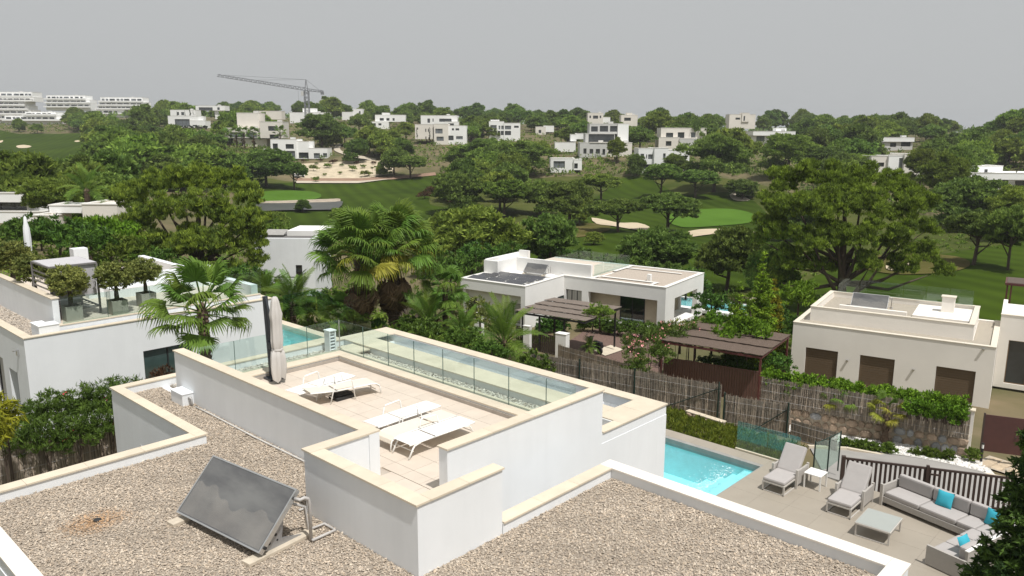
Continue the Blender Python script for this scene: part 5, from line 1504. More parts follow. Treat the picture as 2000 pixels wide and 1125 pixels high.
# left block
b = MB()
b.box(-5.8, 9.3, Z(-1.85), -5.5, 15.1, Z(-1.03)).box(-5.8, 8.9, 0, -5.5, 9.3, Z(-1.03)).box(-5.5, 8.9, 0, 0, 9.2, Z(-1.03)).box(-5.5, 15.1, 0, 0, 14.8, Z(-1.03)).box(-5.5, 9.2, Z(-1.3), 0.3, 14.8, Z(-1.14))
walls(b, (-5.1, 15.1, 0), (0, -1, 0), 5.9, Z(-1.31), [(.5, .5, 1.1, Z(-2.6)), (3.75, .4, 5.45, Z(-2.62))], .25, n=(-1, 0, 0))
b.build('block_wall', m_stucco2, mv)
window(mv, (-5.1, 15.1, 0), (0, -1, 0), (-1, 0, 0), 3.75, .4, 5.45, Z(-2.62), .1, m_curt, 1)
window(mv, (-5.1, 15.1, 0), (0, -1, 0), (-1, 0, 0), .5, .5, 1.1, Z(-2.6), .1, m_pdark, 0)
window(mv, (-1.0, 8.9, 0), (1, 0, 0), (0, -1, 0), 0, .5, .9, Z(-2.65), -.03, m_pgreen, 0)
def mst(*a): stones(*a, parent=mv, world=False, L=1.8, m=m_white2)
m_white2 = randmat('white_coping', (.74, .72, .68), .8, amt=.03, var=.04)
mst(-.03, -.03, .3, 8.87, Z(-1)); mst(.302, -.03, 7.88, .3, Z(-1)); mst(7.55, .302, 7.88, 14.5, Z(-1)); mst(-5.83, 8.872, -5.5, 15.13, Z(-1)); mst(-5.498, 8.872, .3, 9.2, Z(-1)); mst(-5.498, 14.8, 0.3, 15.13, Z(-1))
mst(4.1, 6.3, 7.54, 6.6, Z(-.98)); mst(.31, 6.3, 1.2, 6.6, Z(-.98)); mst(1.21, 1.2, 1.5, 6.59, Z(-.98)); mst(6.1, 1.3, 6.35, 6.29, Z(-.98)); mst(.31, 1.25, 1.2, 1.5, Z(-.98))
MB().box(.3, .3, Z(-1.12), 7.54, 6.3, Z(-1.07)).build('roof_gravel', mat('roof_gravel_pink', (.42, .36, .30), .95, var=.3, scale=16), mv)
MB().box(2.0, 2.2, Z(-1.07), 2.3, 2.5, Z(-.55)).build('vent', m_stucco2, mv)
b = MB()
b.box(.3, 6.6, Z(-1.12), .55, 13.8, Z(0)).box(-2.5, 13.8, Z(-1.14), .55, 14.05, Z(0)).box(-2.5, 14.05, Z(-1.14), -2.25, 15.2, Z(0)).box(-2.25, 15.0, Z(-1.14), 2.7, 15.25, Z(.05)).box(2.45, 14.0, Z(-1.12), 2.7, 15.0, Z(.25)).box(-.6, 14.05, Z(-1.12), 2.45, 15.0, Z(-.35))
b.build('roof_parapet', m_stucco2, mv)
MB().box(.55, 6.6, Z(-1.12), 7.5, 14.5, Z(-1.0)).build('terrace_floor', m_tile, mv)
gl_ = MB()
for i in range(6): gl_.box(7.45, 6.7 + i * 1.28, Z(-1), 7.46, 7.9 + i * 1.28, Z(-.1))
for i in range(4): gl_.box(1.0 + i * 1.6, 6.68, Z(-1), 2.55 + i * 1.6, 6.69, Z(-.1))
gl_.build('terrace_glass', m_glass, mv)
m_pv = mat('solar_cell', (.035, .035, .042), .25, var=.2, scale=6, spec=.6)
T0 = Matrix.Rotation(R(-7), 4, 'Y')
rowsv = ((-5.0, (9.5, 11.3, 13.1)), (-3.75, (9.4, 11.2, 13.0)), (-2.5, (9.35, 10.95, 12.55)))
for u_, vs_ in rowsv:
    for v in vs_:
        T = Matrix.Translation((u_, v, Z(-1.0))) @ T0
        o = MB(T).box(-.5, 0, 0, .5, 1.66, .035).build('solar_panel', m_alu, mv)
        MB(T).box(-.48, .02, .036, .48, 1.64, .04).build('cell_sheet', m_pv, o)
copy_tree(solc, loc=mv.matrix_basis @ Vector((-.75, 11.3, Z(-.95))) if False else Matrix.Translation((C0.x, C0.y, 0)) @ Matrix.Rotation(R(9), 4, 'Z') @ Vector((-.75, 11.2, -.92)), rz=R(3), scale=(.8, .8, .8), label='tilted solar collector on the roof of the middle villa')
MB().lathe((-.9, 9.7, Z(-1.12)), [(.45, 0), (.45, .12), (.3, .24), (0, .28)], 16).build('roof_dome', m_stucco2, mv, smooth=True)
# its pool beyond
pl2 = thing('swimming_pool', 'far turquoise pool glimpsed behind the porch of the middle villa', 'pool', (C0.x, C0.y, G), R(9))
MB().box(9.2, -4.0, 0, 12.6, 5.5, .15).build('basin', m_pooltile, pl2); MB().box(9.2, -4, .151, 12.6, 5.5, .2).build('water', m_water, pl2)
for q in ((8.4, -4.6, 9.2, 6), (12.6, -4.6, 13.1, 6), (9.2, -4.6, 12.6, -4), (9.2, 5.5, 12.6, 6)):
    MB().box(q[0], q[1], 0, q[2], q[3], .26).build('coping', m_stucco2, pl2)
fdeck = MB(); fdeck.box(-2, -.5, -.1, 8.4, 9, .05)
sw = thing('garden_wall', 'rough stone garden wall beside the far pool', 'wall', (C0.x + 10.5, C0.y - 2.0, G), R(9))
for i in range(5):
    for j in range(3):
        o = MB().box(i * .5 + .01, 0, j * .45 + .01, i * .5 + .49, .4, j * .45 + .44).build('stone', randmat('sandstone', (.36, .30, .24), .9, amt=.2, var=.2, scale=3, bump=.4, bscale=12), sw, bevel=.04)
# ---------------------------------------------------------------- white house behind the fan palms
H0 = D(612, 466, 72); G2 = hgt(H0.x, H0.y) - .3
wh = thing('white_house', 'white box house with grey roof edge left of the big fan palms', 'house', (H0.x, H0.y, G2), R(42))
zt = H0.z - G2
b = MB(); walls(b, (0, 0, 0), (0, 1, 0), 5.4, zt, [(1.15, .9, 1.75, 3.2)], .3, n=(-1, 0, 0))
b.box(.3, 0, 0, 6, .3, zt).box(.3, 5.1, 0, 6, 5.4, zt).box(.3, .3, zt - .3, 6, 5.1, zt - .1)
b.build('wall', m_stucco, wh)
window(wh, (0, 0, 0), (0, 1, 0), (-1, 0, 0), 1.15, .9, 1.75, 3.2, .12, m_pdark, 0)
MB().box(.31, .31, zt - .099, 6, 5.09, zt - .02).build('roof_gravel', mat('dark_roof_gravel', (.13, .125, .12), .95, var=.25, scale=12), wh)
MB().box(2.0, -.6, zt - .1, 6.2, 3.0, zt + .45).build('upper_block', m_stucco2, wh)
T = Matrix.Translation((1.2, 3.1, zt + .1)) @ Matrix.Rotation(R(-12), 4, 'Y')
MB(T).box(0, 0, 0, 1.6, 1.9, .06).build('roof_hatch', mat('grey_hatch', (.33, .32, .30), .6), wh)
pgf = thing('steel_pergola', 'thin dark steel pergola frame before the white box house', 'pergola', (H0.x - 2.6, H0.y - 1.2, G2 + .2), R(42))
for y in (0, 1.6, 3.2, 4.8, 6.2): MB().bar((0, y, 2.3), (2.8, y, 2.3), .06, .08).build('rafter', m_dark, pgf)
for x in (0, 2.8):
    MB().bar((x, 0, 2.38), (x, 6.2, 2.38), .06, .08).build('beam', m_dark, pgf)
    for y in (0, 6.2): MB().box(x - .04, y - .04, 0, x + .04, y + .04, 2.34).build('post', m_dark, pgf)
# left neighbour's pool, glass screens
pl3 = thing('swimming_pool', 'turquoise pool with steps behind the folded parasol', 'pool', (21, 35.5, -.3))
MB().box(18.2, 34.2, -1.2, 22.3, 38.6, -1.1).box(22.3, 34.0, -1.2, 22.35, 38.6, -.3).box(18.2, 34.1, -1.2, 22.3, 34.2, -.3).box(18.15, 34.2, -1.2, 18.2, 38.6, -.3).box(18.2, 38.6, -1.2, 22.3, 38.7, -.3).build('basin', m_pooltile, pl3, world=True)
for i in range(3): MB().box(18.2, 37.5 + i * .37, -1.1, 22.3, 38.6, -.75 + i * .17).build('step', mat('pale_pool_step', (.55, .8, .8), .5), pl3, world=True)
MB().box(18.21, 34.21, -.2, 22.29, 38.59, -.12).build('water', m_water, pl3, world=True)
for q in ((17.8, 33.6, 22.8, 34.2), (22.3, 34.2, 22.8, 38.7), (17.8, 38.7, 22.8, 39.2), (17.5, 34.2, 18.2, 38.7)):
    stones(*q, .02, th=.3, parent=pl3, L=1.2)
gs = thing('glass_screen', 'clear glass pool screen below the big fan palms', 'balustrade', (23, 36, 0))
for (a, c) in (((22.9, 39.2), (25.2, 39.4)), ((25.2, 39.3), (23.6, 33.4)), ((23.6, 33.4), (22.6, 30.6))):
    v0, v1 = Vector((*a, .75)), Vector((*c, .75)); k = max(1, round((v1 - v0).length / 1.6))
    for i in range(k):
        MB().bar(v0.lerp(v1, (i + .01) / k), v0.lerp(v1, (i + .99) / k), .012, 1.3).build('glass_panel', m_gl2 if 'm_gl2' in globals() else glassmat('grey_glass', (.72, .82, .79), .06), gs, world=True)
# ---------------------------------------------------------------- foliage
def leaves(cl, per, size, seed, aspect=2.6, up=0.35, sag=0.0, jit=.28, cols=((.55, .62, .5), (1.35, 1.3, 1.0)), out=0.8, flat=0.0, fill=.75):
    """cl: clumps (x, y, z, r). Each clump is a tuft of `per` small pointed leaf faces; returns V, F, tint"""
    rg = np.random.default_rng(seed)
    cl = np.asarray(cl, float); n = len(cl) * per
    c = np.repeat(cl, per, 0)
    d = rg.normal(0, 1, (n, 3)); d /= np.linalg.norm(d, axis=1, keepdims=True)
    d[:, 2] = np.where(d[:, 2] < -.3, -d[:, 2] * .6, d[:, 2])
    rr = rg.uniform(0, 1, (n, 1)) ** .5 * c[:, 3:4] * fill
    sq = np.ones((1, 3)); sq[0, 2] = 1 - flat
    pos = c[:, :3] + d * rr * sq
    ax = d * out + rg.normal(0, .5, (n, 3)); ax[:, 2] += up - sag
    ax /= np.linalg.norm(ax, axis=1, keepdims=True)
    sd = np.cross(ax, rg.normal(0, 1, (n, 3))); sd /= np.maximum(np.linalg.norm(sd, axis=1, keepdims=True), 1e-6)
    s = size * rg.uniform(.6, 1.4, (n, 1)); w_ = s / aspect
    V = np.stack([pos - ax * s * .5, pos + sd * w_ * .5, pos + ax * s * .5, pos - sd * w_ * .5], 1).reshape(-1, 3)
    F = np.arange(n * 4).reshape(-1, 4)
    ct = rg.uniform(0, 1, (len(cl), 1)); ct = np.repeat(ct, per, 0)
    a, b_ = np.array(cols[0]), np.array(cols[1])
    mixv = np.clip(ct + rg.normal(0, jit, (n, 1)), 0, 1)
    tint = (a + (b_ - a) * mixv) * rg.uniform(.85, 1.15, (n, 1))
    return V, F, tint
def lobe_clumps(lobes, dens, cr, seed, under=-.35, shell=(.72, 1.0), inner=.25):
    """spread clump centres over the skins of ellipsoid lobes (x,y,z,rx,ry,rz)"""
    rg = np.random.default_rng(seed); out = []
    for (x, y, z, rx, ry, rz) in lobes:
        n = max(4, int(dens * (rx * ry + rx * rz + ry * rz)))
        d = rg.normal(0, 1, (n * 3, 3)); d /= np.linalg.norm(d, axis=1, keepdims=True)
        d = d[d[:, 2] > under][:n]
        r = rg.uniform(shell[0], shell[1], (len(d), 1))
        m = rg.random(len(d)) < inner
        r[m] *= rg.uniform(.3, .8, (m.sum(), 1))
        out.append(np.concatenate([np.array([x, y, z]) + d * r * np.array([rx, ry, rz]), cr * rg.uniform(.7, 1.35, (len(d), 1))], 1))
    return np.concatenate(out)
m_bark = mat('pine_bark', (.085, .062, .045), .95, var=.3, scale=5, stretch=(1, 1, .3), bump=.6, bscale=12)
m_pine = leafmat('pine_needles', (.205, .285, .062), hue=.016, val=.22)
m_pined = leafmat('dark_pine_needles', (.16, .235, .062), hue=.014, val=.25)
m_piney = leafmat('yellow_pine_needles', (.195, .25, .045), hue=.02, val=.2)
def trunk_mesh(h, r, limbs, seed, lean=(0, 0)):
    rg = random.Random(seed); b = MB()
    path = [Vector((lean[0] * t * h + rg.uniform(-.06, .06) * h * t * .4, lean[1] * t * h + rg.uniform(-.06, .06) * h * t * .4, h * t)) for t in (0, .12, .3, .5, .7, .88, 1.0)]
    path[0] = Vector((0, 0, -.4))
    b.tube(path, [r * 1.35, r * 1.05, r, r * .85, r * .7, r * .5, r * .25], 8)
    for (tx, ty, tz, t0) in limbs:
        k = min(len(path) - 2, int(t0 * 6)); p = path[k]
        q = Vector((tx, ty, tz)); m_ = p.lerp(q, .5) + Vector((rg.uniform(-.2, .2), rg.uniform(-.2, .2), -.12 * (q - p).length))
        b.tube([p, p.lerp(m_, .6), m_, m_.lerp(q, .6), q], [r * .55, r * .42, r * .33, r * .2, r * .06], 6)
    return b
def make_tree(name, lobes, h, r, mats, dens, cr, per, size, seed, bark=None, lean=(0, 0), limbs=True, up=.35, aspect=2.6, under=-.35, cols=None, sag=0, flat=.2, inner=.25, parent_label=None, out=.8, fill=.75, sub_=False):
    t = thing(name, 'tree', 'tree')
    rg = random.Random(seed)
    lm = [(x + rg.uniform(-.2, .2) * rx, y + rg.uniform(-.2, .2) * ry, z + .1 * rz, rg.uniform(.45, .8)) for (x, y, z, rx, ry, rz) in lobes] if limbs else []
    trunk_mesh(h, r, lm, seed, lean).build('trunk', bark or m_bark, t, smooth=True)
    cl = lobe_clumps(sublobes(lobes, seed) if sub_ else lobes, dens * (.95 if sub_ else 1), cr * (.85 if sub_ else 1), seed, under, inner=inner)
    V, F, T = leaves(cl, per, size, seed + 1, aspect, up, sag, cols=cols or ((.55, .62, .5), (1.35, 1.3, 1.0)), flat=flat, out=out, fill=fill)
    link('crown', npmesh('crown', V, F, T, 4), mats, t)
    return t
def rlobes(n, R0, z0, z1, rr, seed, flat=.7, top=.6):
    """irregular lobes filling a rounded crown of radius R0 between z0 and z1"""
    rg = random.Random(seed); o = []
    for i in range(n):
        a = 2.4 * i + rg.uniform(-.5, .5); f = (i + .5) / n
        rad = R0 * math.sqrt(f) * .72 * rg.uniform(.8, 1.1)
        zc = z1 - rr * flat - (f ** 1.5) * (z1 - z0 - rr * flat * 1.6) * rg.uniform(.5, 1.0)
        q = rr * rg.uniform(.75, 1.2)
        o.append((rad * math.cos(a), rad * math.sin(a), zc, q, q, q * flat))
    return o
def sublobes(lobes, seed, k=4, f=.5, shrink=.78):
    """break each lobe into a core and smaller billows on its upper skin"""
    rg = random.Random(seed); o = []
    for (x, y, z, rx, ry, rz) in lobes:
        o.append((x, y, z, rx * shrink, ry * shrink, rz * shrink))
        for _ in range(k):
            a = rg.uniform(0, 6.28); e = rg.uniform(-.25, 1.2); q = f * rg.uniform(.7, 1.2)
            o.append((x + rx * .8 * math.cos(a) * math.cos(e), y + ry * .8 * math.sin(a) * math.cos(e), z + rz * .85 * math.sin(e), rx * q, ry * q, rz * q))
    return o
PROTO = {}
def protos(kind, n, fn):
    PROTO[kind] = [fn(i) for i in range(n)]
# far and middle-distance kinds (unit sizes are real metres; copies are scaled)
protos('umbrella', 3, lambda i: make_tree('umbrella_pine', rlobes(12, 4.1, 3.2, 7.7, 2.05, 10 + i, .72), 6.2, .22, m_pined if i % 2 else m_pine, 7.0, .72, 27, .46, 40 + i, up=.6, flat=.3, sub_=True))
protos('pine', 4, lambda i: make_tree('aleppo_pine', rlobes(14, 3.6, .8, 8.8, 2.0, 20 + i, .85), 7.6, .22, (m_pine, m_pined, m_piney, m_pine)[i], 6.5, .72, 26, .48, 50 + i, up=.8, sub_=True, aspect=3.4))
protos('bushy', 3, lambda i: make_tree('bushy_pine', rlobes(13, 3.3, .2, 6.6, 2.0, 30 + i, .85), 5.5, .2, (m_pine, m_pined, m_pined)[i], 7.0, .70, 27, .46, 60 + i, up=.6, sub_=True))
protos('far', 4, lambda i: make_tree('pine_tree', rlobes(10, 3.8, .4, 7.4, 2.3, 70 + i, .82), 6.2, .22, (m_pine, m_pined, m_pine, m_pined)[i], 3.4, 1.05, 24, .80, 80 + i, limbs=False, sub_=True))
m_cyp = leafmat('cypress_green', (.03, .05, .018), hue=.01, val=.2)
protos('cypress', 1, lambda i: make_tree('cypress_tree', [(0, 0, 1.0 + k * .85, .55 - .045 * k, .55 - .045 * k, .75) for k in range(8)], 6.5, .1, m_cyp, 16, .25, 14, .26, 90, limbs=False, up=1.6, out=.4))
m_shrub = leafmat('shrub_green', (.16, .225, .045), hue=.025, val=.25)
m_shrubr = leafmat('russet_shrub', (.10, .055, .035), hue=.02, val=.2)
def make_shrub(name, m, seed, R0=.8, h=.9, per=22, size=.16, dens=16, cr=.24, **k):
    return make_tree(name, rlobes(6, R0, .1, h, R0 * .55, seed, .7), h * .6, .035, m, dens, cr, per, size, seed, limbs=False, **k)
protos('shrub', 2, lambda i: make_shrub('round_shrub', m_shrub, 100 + i))
protos('russet', 1, lambda i: make_shrub('russet_shrub', m_shrubr, 104))
for ks in PROTO.values():
    for t in ks: t.location = (0, 0, -500)
USED = []
def place(kind, x, y, z, s, label, group, cat='tree', sz=None, idx=None, rg=random.Random(77), name=None):
    pr = PROTO[kind]; src = pr[idx % len(pr) if idx is not None else rg.randrange(len(pr))]
    c = copy_tree(src, None, (x, y, z), rg.uniform(0, 6.28), (s * rg.uniform(.88, 1.12), s * rg.uniform(.88, 1.12), sz if sz is not None else s), label, group)
    c.rotation_euler = (rg.uniform(-.07, .07), rg.uniform(-.07, .07), c.rotation_euler[2])
    c['category'] = cat
    if name: c.name = name
    USED.append((x, y, s)); return c
# individually placed trees of the middle distance: px, base y, top y, crown width (px), distance, kind, label
TH = {'umbrella': (8.2, 8.8), 'pine': (9.4, 8.2), 'bushy': (7.2, 7.8), 'far': (8.2, 8.8)}
MIDT = [
    (1207, 455, 385, 112, 150, 'umbrella', 1, 'umbrella pine leaning beside the large sand bunker'), (1303, 458, 376, 128, 148, 'umbrella', 1, 'umbrella pine right of the large sand bunker'),
    (1174, 396, 338, 90, 190, 'umbrella', 0, 'pine with bare trunk on the fairway edge above the bunkers'), (985, 424, 350, 100, 168, 'umbrella', 2, 'bright spreading pine on the mid fairway'),
    (893, 418, 335, 105, 158, 'bushy', 1, 'dark round pine by the russet shrubs'), (1055, 420, 350, 85, 170, 'bushy', 1, 'dark pine in the centre clump, left one'), (1112, 438, 352, 105, 158, 'bushy', 2, 'dark pine in the centre clump, right one'),
    (1131, 443, 395, 38, 150, 'bushy', 0, 'small pointed shrub tree on the fairway'), (1358, 388, 330, 92, 190, 'umbrella', 1, 'umbrella pine in front of the tall dark pine'), (1290, 386, 318, 84, 196, 'umbrella', 1, 'umbrella pine left of its twin on the upper fairway'),
    (1394, 375, 262, 120, 226, 'pine', 1, 'tall dark pine beside the white house with the balcony'), (925, 535, 402, 190, 98, 'bushy', 0, 'broad yellow-green pine between fan palms and fairway'), (1075, 530, 415, 125, 92, 'bushy', 1, 'dark pine behind the solar panel roof'),
    (1278, 555, 443, 140, 84, 'bushy', 1, 'dark bushy pine behind the middle villa'), (1418, 570, 437, 145, 78, 'bushy', 2, 'dark pine between middle villa and the great pine'), (1885, 445, 345, 130, 150, 'bushy', 1, 'dark spreading pine below the glassy white house'),
    (1900, 520, 412, 135, 108, 'umbrella', 1, 'dark umbrella pine on the right fairway'), (1968, 530, 398, 115, 106, 'umbrella', 1, 'umbrella pine at the right picture edge'), (1560, 470, 372, 110, 120, 'bushy', 1, 'pine hidden behind the great pine'),
    (1840, 400, 300, 90, 190, 'pine', 2, 'tall pine right of the cream house on the right'), (1795, 372, 290, 60, 200, 'pine', 0, 'young pine close to the cream house on the right'), (36, 388, 300, 130, 215, 'umbrella', 1, 'dark umbrella pine on the left fairway'), (75, 398, 335, 75, 160, 'bushy', 0, 'yellowish round pine by the left fairway'),
    (540, 450, 412, 52, 150, 'bushy', 0, 'low bright shrub tree behind the white box house'), (592, 416, 388, 40, 178, 'bushy', 2, 'grey-green bush at the pond'), (665, 445, 405, 45, 150, 'bushy', 0, 'bush beside the fan palm crown'),
    (520, 365, 290, 110, 240, 'bushy', 1, 'broad dark pine left of the sandy slope'), (440, 370, 295, 95, 235, 'bushy', 2, 'dark pine below the stepped cream house'), (575, 372, 315, 60, 232, 'umbrella', 1, 'umbrella pine at the edge of the sandy slope'), (802, 350, 303, 72, 258, 'umbrella', 1, 'umbrella pine right of the sandy slope'),
    (770, 346, 290, 60, 265, 'bushy', 1, 'dark pine touching the sandy slope'), (630, 292, 222, 95, 330, 'pine', 1, 'big dark pine above the white terrace house'), (700, 318, 270, 45, 290, 'bushy', 1, 'small dark pine at the winding path'),
    (1240, 345, 300, 36, 225, 'bushy', 1, 'bush before the long white house'), (1320, 345, 300, 60, 222, 'bushy', 2, 'dark pine hiding the end of the white house'), (1205, 318, 270, 44, 245, 'pine', 2, 'yellowish pine beside the three-storey house'), (1450, 390, 348, 60, 190, 'bushy', 1, 'bush by the pale cart path'),
    (1535, 350, 262, 100, 235, 'pine', 0, 'pine left of the great pine, behind its crown'), (1610, 350, 285, 100, 225, 'pine', 1, 'dark pine behind the great pine crown'), (1680, 352, 300, 80, 215, 'pine', 0, 'pine just left of the cream house on the right'),
    (165, 420, 350, 130, 125, 'bushy', 1, 'dark tree behind the long white house wall'), (215, 440, 335, 120, 105, 'pine', 1, 'dark tree touching the left great pine'), (100, 445, 345, 110, 110, 'pine', 0, 'tree right of the long white house at left'),
    (1510, 600, 470, 100, 74, 'bushy', 2, 'dark pine between conifers and the great pine'), (1990, 470, 360, 120, 130, 'pine', 0, 'bright pine at the right picture edge'), (840, 500, 425, 70, 100, 'bushy', 1, 'dark shrub tree behind the fan palm crown'),
    (1160, 480, 450, 40, 118, 'bushy', 0, 'small bush on the lawn behind the middle villa'), (950, 330, 270, 90, 270, 'pine', 1, 'dark pine in the wood left of the small white house'), (1020, 345, 275, 110, 240, 'pine', 1, 'dark pine left of the flat white bungalow'), (900, 330, 285, 70, 268, 'bushy', 0, 'round pine below the cream apartment house'),
]
for (px, yb, yt, wd, d, kind, idx, lab) in MIDT:
    p = hit(px, yb) if kind else None
    if p is None or abs((p - Vector((0, 0, CAMZ))).dot(FW) - d) > d * .25: p = D(px, yb, d)
    dd = (p - Vector((0, 0, CAMZ))).dot(FW)
    h = (yb - yt) * dd / FPX; w_ = wd * dd / FPX
    th, tw = TH[kind]
    place(kind, p.x, p.y, p.z - .2, w_ / tw, lab, None, sz=h / th * 1.03, idx=idx)
# ---- the two great pines near by: lobes set out one by one
def great_pine(name, label, base, lob, d, m, seed, r, cols, dens=22, per=34):
    b0 = D(*base, d); g = hgt(b0.x, b0.y)
    t = thing(name, label, 'tree', (b0.x, b0.y, g))
    L3 = []
    for (px, py, rp, off) in lob:
        c = D(px, py, d + off); q = rp * (d + off) / FPX
        L3.append((c.x - b0.x, c.y - b0.y, c.z - g, q * .9, q * .9, q * .86))
    rg = random.Random(seed)
    top = max(l[2] for l in L3)
    lim = [(l[0] * .92, l[1] * .92, l[2] - l[5] * .25, rg.uniform(.25, .7)) for l in L3]
    trunk_mesh(top * .8, r, lim, seed, lean=(.02, .05)).build('trunk', m_bark, t, smooth=True)
    cl = lobe_clumps(sublobes(L3, seed, 5, .42, .66), dens * .95, .33, seed, -.4, (.75, 1.08), .12)
    V, F, T = leaves(cl, per, .34, seed + 3, 5.5, 1.15, cols=cols, flat=.1, jit=.2)
    link('crown', npmesh('crown', V, F, T, 4), m, t)
    return t
great_pine('aleppo_pine', 'great olive-green pine left of the fan palms, behind the left villa', (400, 600), [(255, 395, 40, 1), (300, 365, 38, 0), (350, 360, 36, -1), (405, 360, 42, 0), (445, 352, 34, 1), (480, 390, 36, 0), (500, 430, 30, -.5), (460, 430, 46, -1), (400, 415, 52, -2), (330, 415, 50, -1.5), (275, 440, 45, 0), (250, 480, 36, 1), (300, 490, 46, -1.5), (360, 480, 52, -2.5), (430, 485, 50, -2), (490, 475, 38, 0), (500, 515, 26, 0), (440, 535, 36, -1), (240, 530, 30, 0), (380, 530, 36, -2), (270, 375, 26, 2)], 66, m_pine, 201, .34, ((.5, .55, .55), (1.45, 1.35, .8)))
great_pine('aleppo_pine', 'great bright green pine behind the right villa', (1645, 590), [(1530, 365, 40, 1), (1580, 350, 36, 0), (1635, 355, 42, 0), (1690, 350, 36, 0), (1735, 365, 36, 1), (1780, 375, 34, 0), (1805, 400, 28, 1), (1510, 405, 38, 0), (1560, 410, 48, -1.5), (1630, 410, 50, -2), (1700, 410, 48, -1.5), (1765, 420, 44, -1), (1815, 450, 26, 0), (1500, 450, 34, .5), (1545, 465, 44, -1), (1610, 470, 46, -2), (1680, 470, 50, -2.5), (1750, 475, 46, -1.5), (1810, 500, 34, 0), (1530, 515, 38, 0), (1600, 520, 34, 0), (1700, 520, 34, -2), (1770, 525, 34, -1), (1835, 530, 24, 0), (1510, 545, 28, 1), (1480, 470, 18, 1)], 68, m_pine, 202, .38, ((.5, .56, .5), (1.4, 1.45, .8)))
# ---- woods on the hills: many single pines
OPEN = [[(488, 352), (860, 338), (880, 350), (850, 400), (960, 440), (700, 470), (520, 470), (480, 440)], [(1000, 470), (1080, 420), (1200, 350), (1268, 345), (1330, 380), (1440, 374), (1505, 420), (1550, 480), (1490, 560), (1260, 560), (1040, 530)],
        [(1490, 640), (1560, 560), (1680, 508), (1800, 500), (2060, 476), (2080, 640)], [(-60, 262), (178, 260), (185, 284), (110, 360), (90, 400), (-60, 400)], [(575, 312), (775, 310), (855, 336), (850, 346), (700, 362), (560, 362)], [(645, 278), (745, 312), (720, 322), (650, 305)]]
OPENN = OPEN[:4]
KEEP = []     # pixel boxes that stay clear: (x0, y0, x1, y1, distance)
# ---------------------------------------------------------------- palms
def ftint(me, rgb, jit=.2, seed=1):
    n = len(me.polygons); rg = np.random.default_rng(seed)
    ca = me.color_attributes.new('tint', 'FLOAT_COLOR', 'CORNER')
    c = np.ones((len(me.loops), 4), dtype=np.float32)
    lt = np.empty(n, dtype=np.int32); me.polygons.foreach_get('loop_total', lt)
    pc = np.array(rgb)[None] * (1 + rg.uniform(-jit, jit, (n, 1)))
    c[:, :3] = np.repeat(pc, lt, 0); ca.data.foreach_set('color', c.ravel())
    return me
def fan_frond(seed, Lp=1.1, Rb=.95, n=30, droop=.35, spread=205, m='g', tipc=None):
    """fan leaf: petiole along +x, then folded segments with drooping tips"""
    rg = random.Random(seed); b = MB()
    b.tube([(0, 0, 0), (Lp * .5, 0, .06), (Lp, 0, 0)], [.03, .022, .014], 5)
    for i in range(n):
        a = R(-spread / 2 + spread * (i + .5) / n); da = R(spread / n) * .62
        ln = Rb * (1 - .25 * abs(a) / R(spread / 2)) * rg.uniform(.9, 1.08)
        c = Vector((Lp, 0, 0)); d0 = Vector((math.cos(a), math.sin(a), 0)); sx = Vector((-math.sin(a), math.cos(a), 0))
        dr = droop * rg.uniform(.6, 1.4)
        p1 = c + d0 * ln * .55 + Vector((0, 0, .05 - .10 * abs(math.sin(a)))); p2 = c + d0 * ln * .82 + Vector((0, 0, -dr * .35 * ln)); p3 = c + d0 * ln * (1.0 - dr * .25) + Vector((0, 0, -dr * ln * 1.0))
        w1, w2 = ln * .55 * math.tan(da), ln * .030
        up = Vector((0, 0, .018 if i % 2 else -.018))
        b.add([c, p1 - sx * w1 + up, p1 + sx * w1 - up, p2 - sx * w2, p2 + sx * w2, p3], [(0, 1, 2), (1, 3, 4, 2), (3, 5, 4)])
    return b
def feather_frond(seed, L=2.2, n=34, droop=1.0, lw=.04, ll=.5):
    rg = random.Random(seed); b = MB(); path = []
    for i in range(9):
        t = i / 8; path.append(Vector((L * (t - .18 * t * t * droop), 0, L * (.30 * t - .62 * t * t * droop))))
    b.tube(path, [.025 - .0024 * i for i in range(9)], 5)
    for i in range(n):
        t = .16 + .84 * (i + .5) / n; k = min(7, int(t * 8)); f = t * 8 - k
        p = path[k].lerp(path[k + 1], f); d = (path[k + 1] - path[k]).normalized()
        for s in (-1, 1):
            l_ = ll * (1 - .55 * abs(t - .45) / .55) * rg.uniform(.85, 1.1)
            o = (d * .55 + Vector((0, s, 0)) * .8 + Vector((0, 0, .25 - .15 * rg.random()))).normalized()
            q = p + o * l_ + Vector((0, 0, -.16 * l_)); m_ = p + o * l_ * .5
            sd = d * lw * .5
            b.add([p - sd * .6, m_ - sd, q, m_ + sd, p + sd * .6], [(0, 1, 2, 3, 4)])
    return b
m_palmg = leafmat('palm_green', (.11, .185, .028), hue=.02, val=.2, trans=.25, rough=.45)
m_palmy = leafmat('palm_yellowing', (.26, .26, .035), hue=.02, val=.2, trans=.25, rough=.5)
m_palmd = leafmat('palm_dead', (.17, .115, .07), hue=.01, val=.2, trans=.1)
m_palmt = mat('palm_trunk', (.115, .078, .052), .95, var=.35, scale=8, stretch=(1, 1, 2.5), bump=.7, bscale=14)
FANS = {'g': [ftint(fan_frond(i, droop=(.22, .5, .75)[i % 3]).mesh('frond'), (1, 1, 1), .25, i) for i in range(4)],
        'y': [ftint(fan_frond(10 + i, droop=.5).mesh('frond'), (1, 1, 1), .35, i) for i in range(2)],
        'd': [ftint(fan_frond(20 + i, droop=.9, spread=130, n=22).mesh('frond'), (1, 1, 1), .35, i) for i in range(2)]}
FEATH = [ftint(feather_frond(30 + i, droop=(.6, .9, 1.2)[i]).mesh('frond'), (1, 1, 1), .25, i) for i in range(3)]
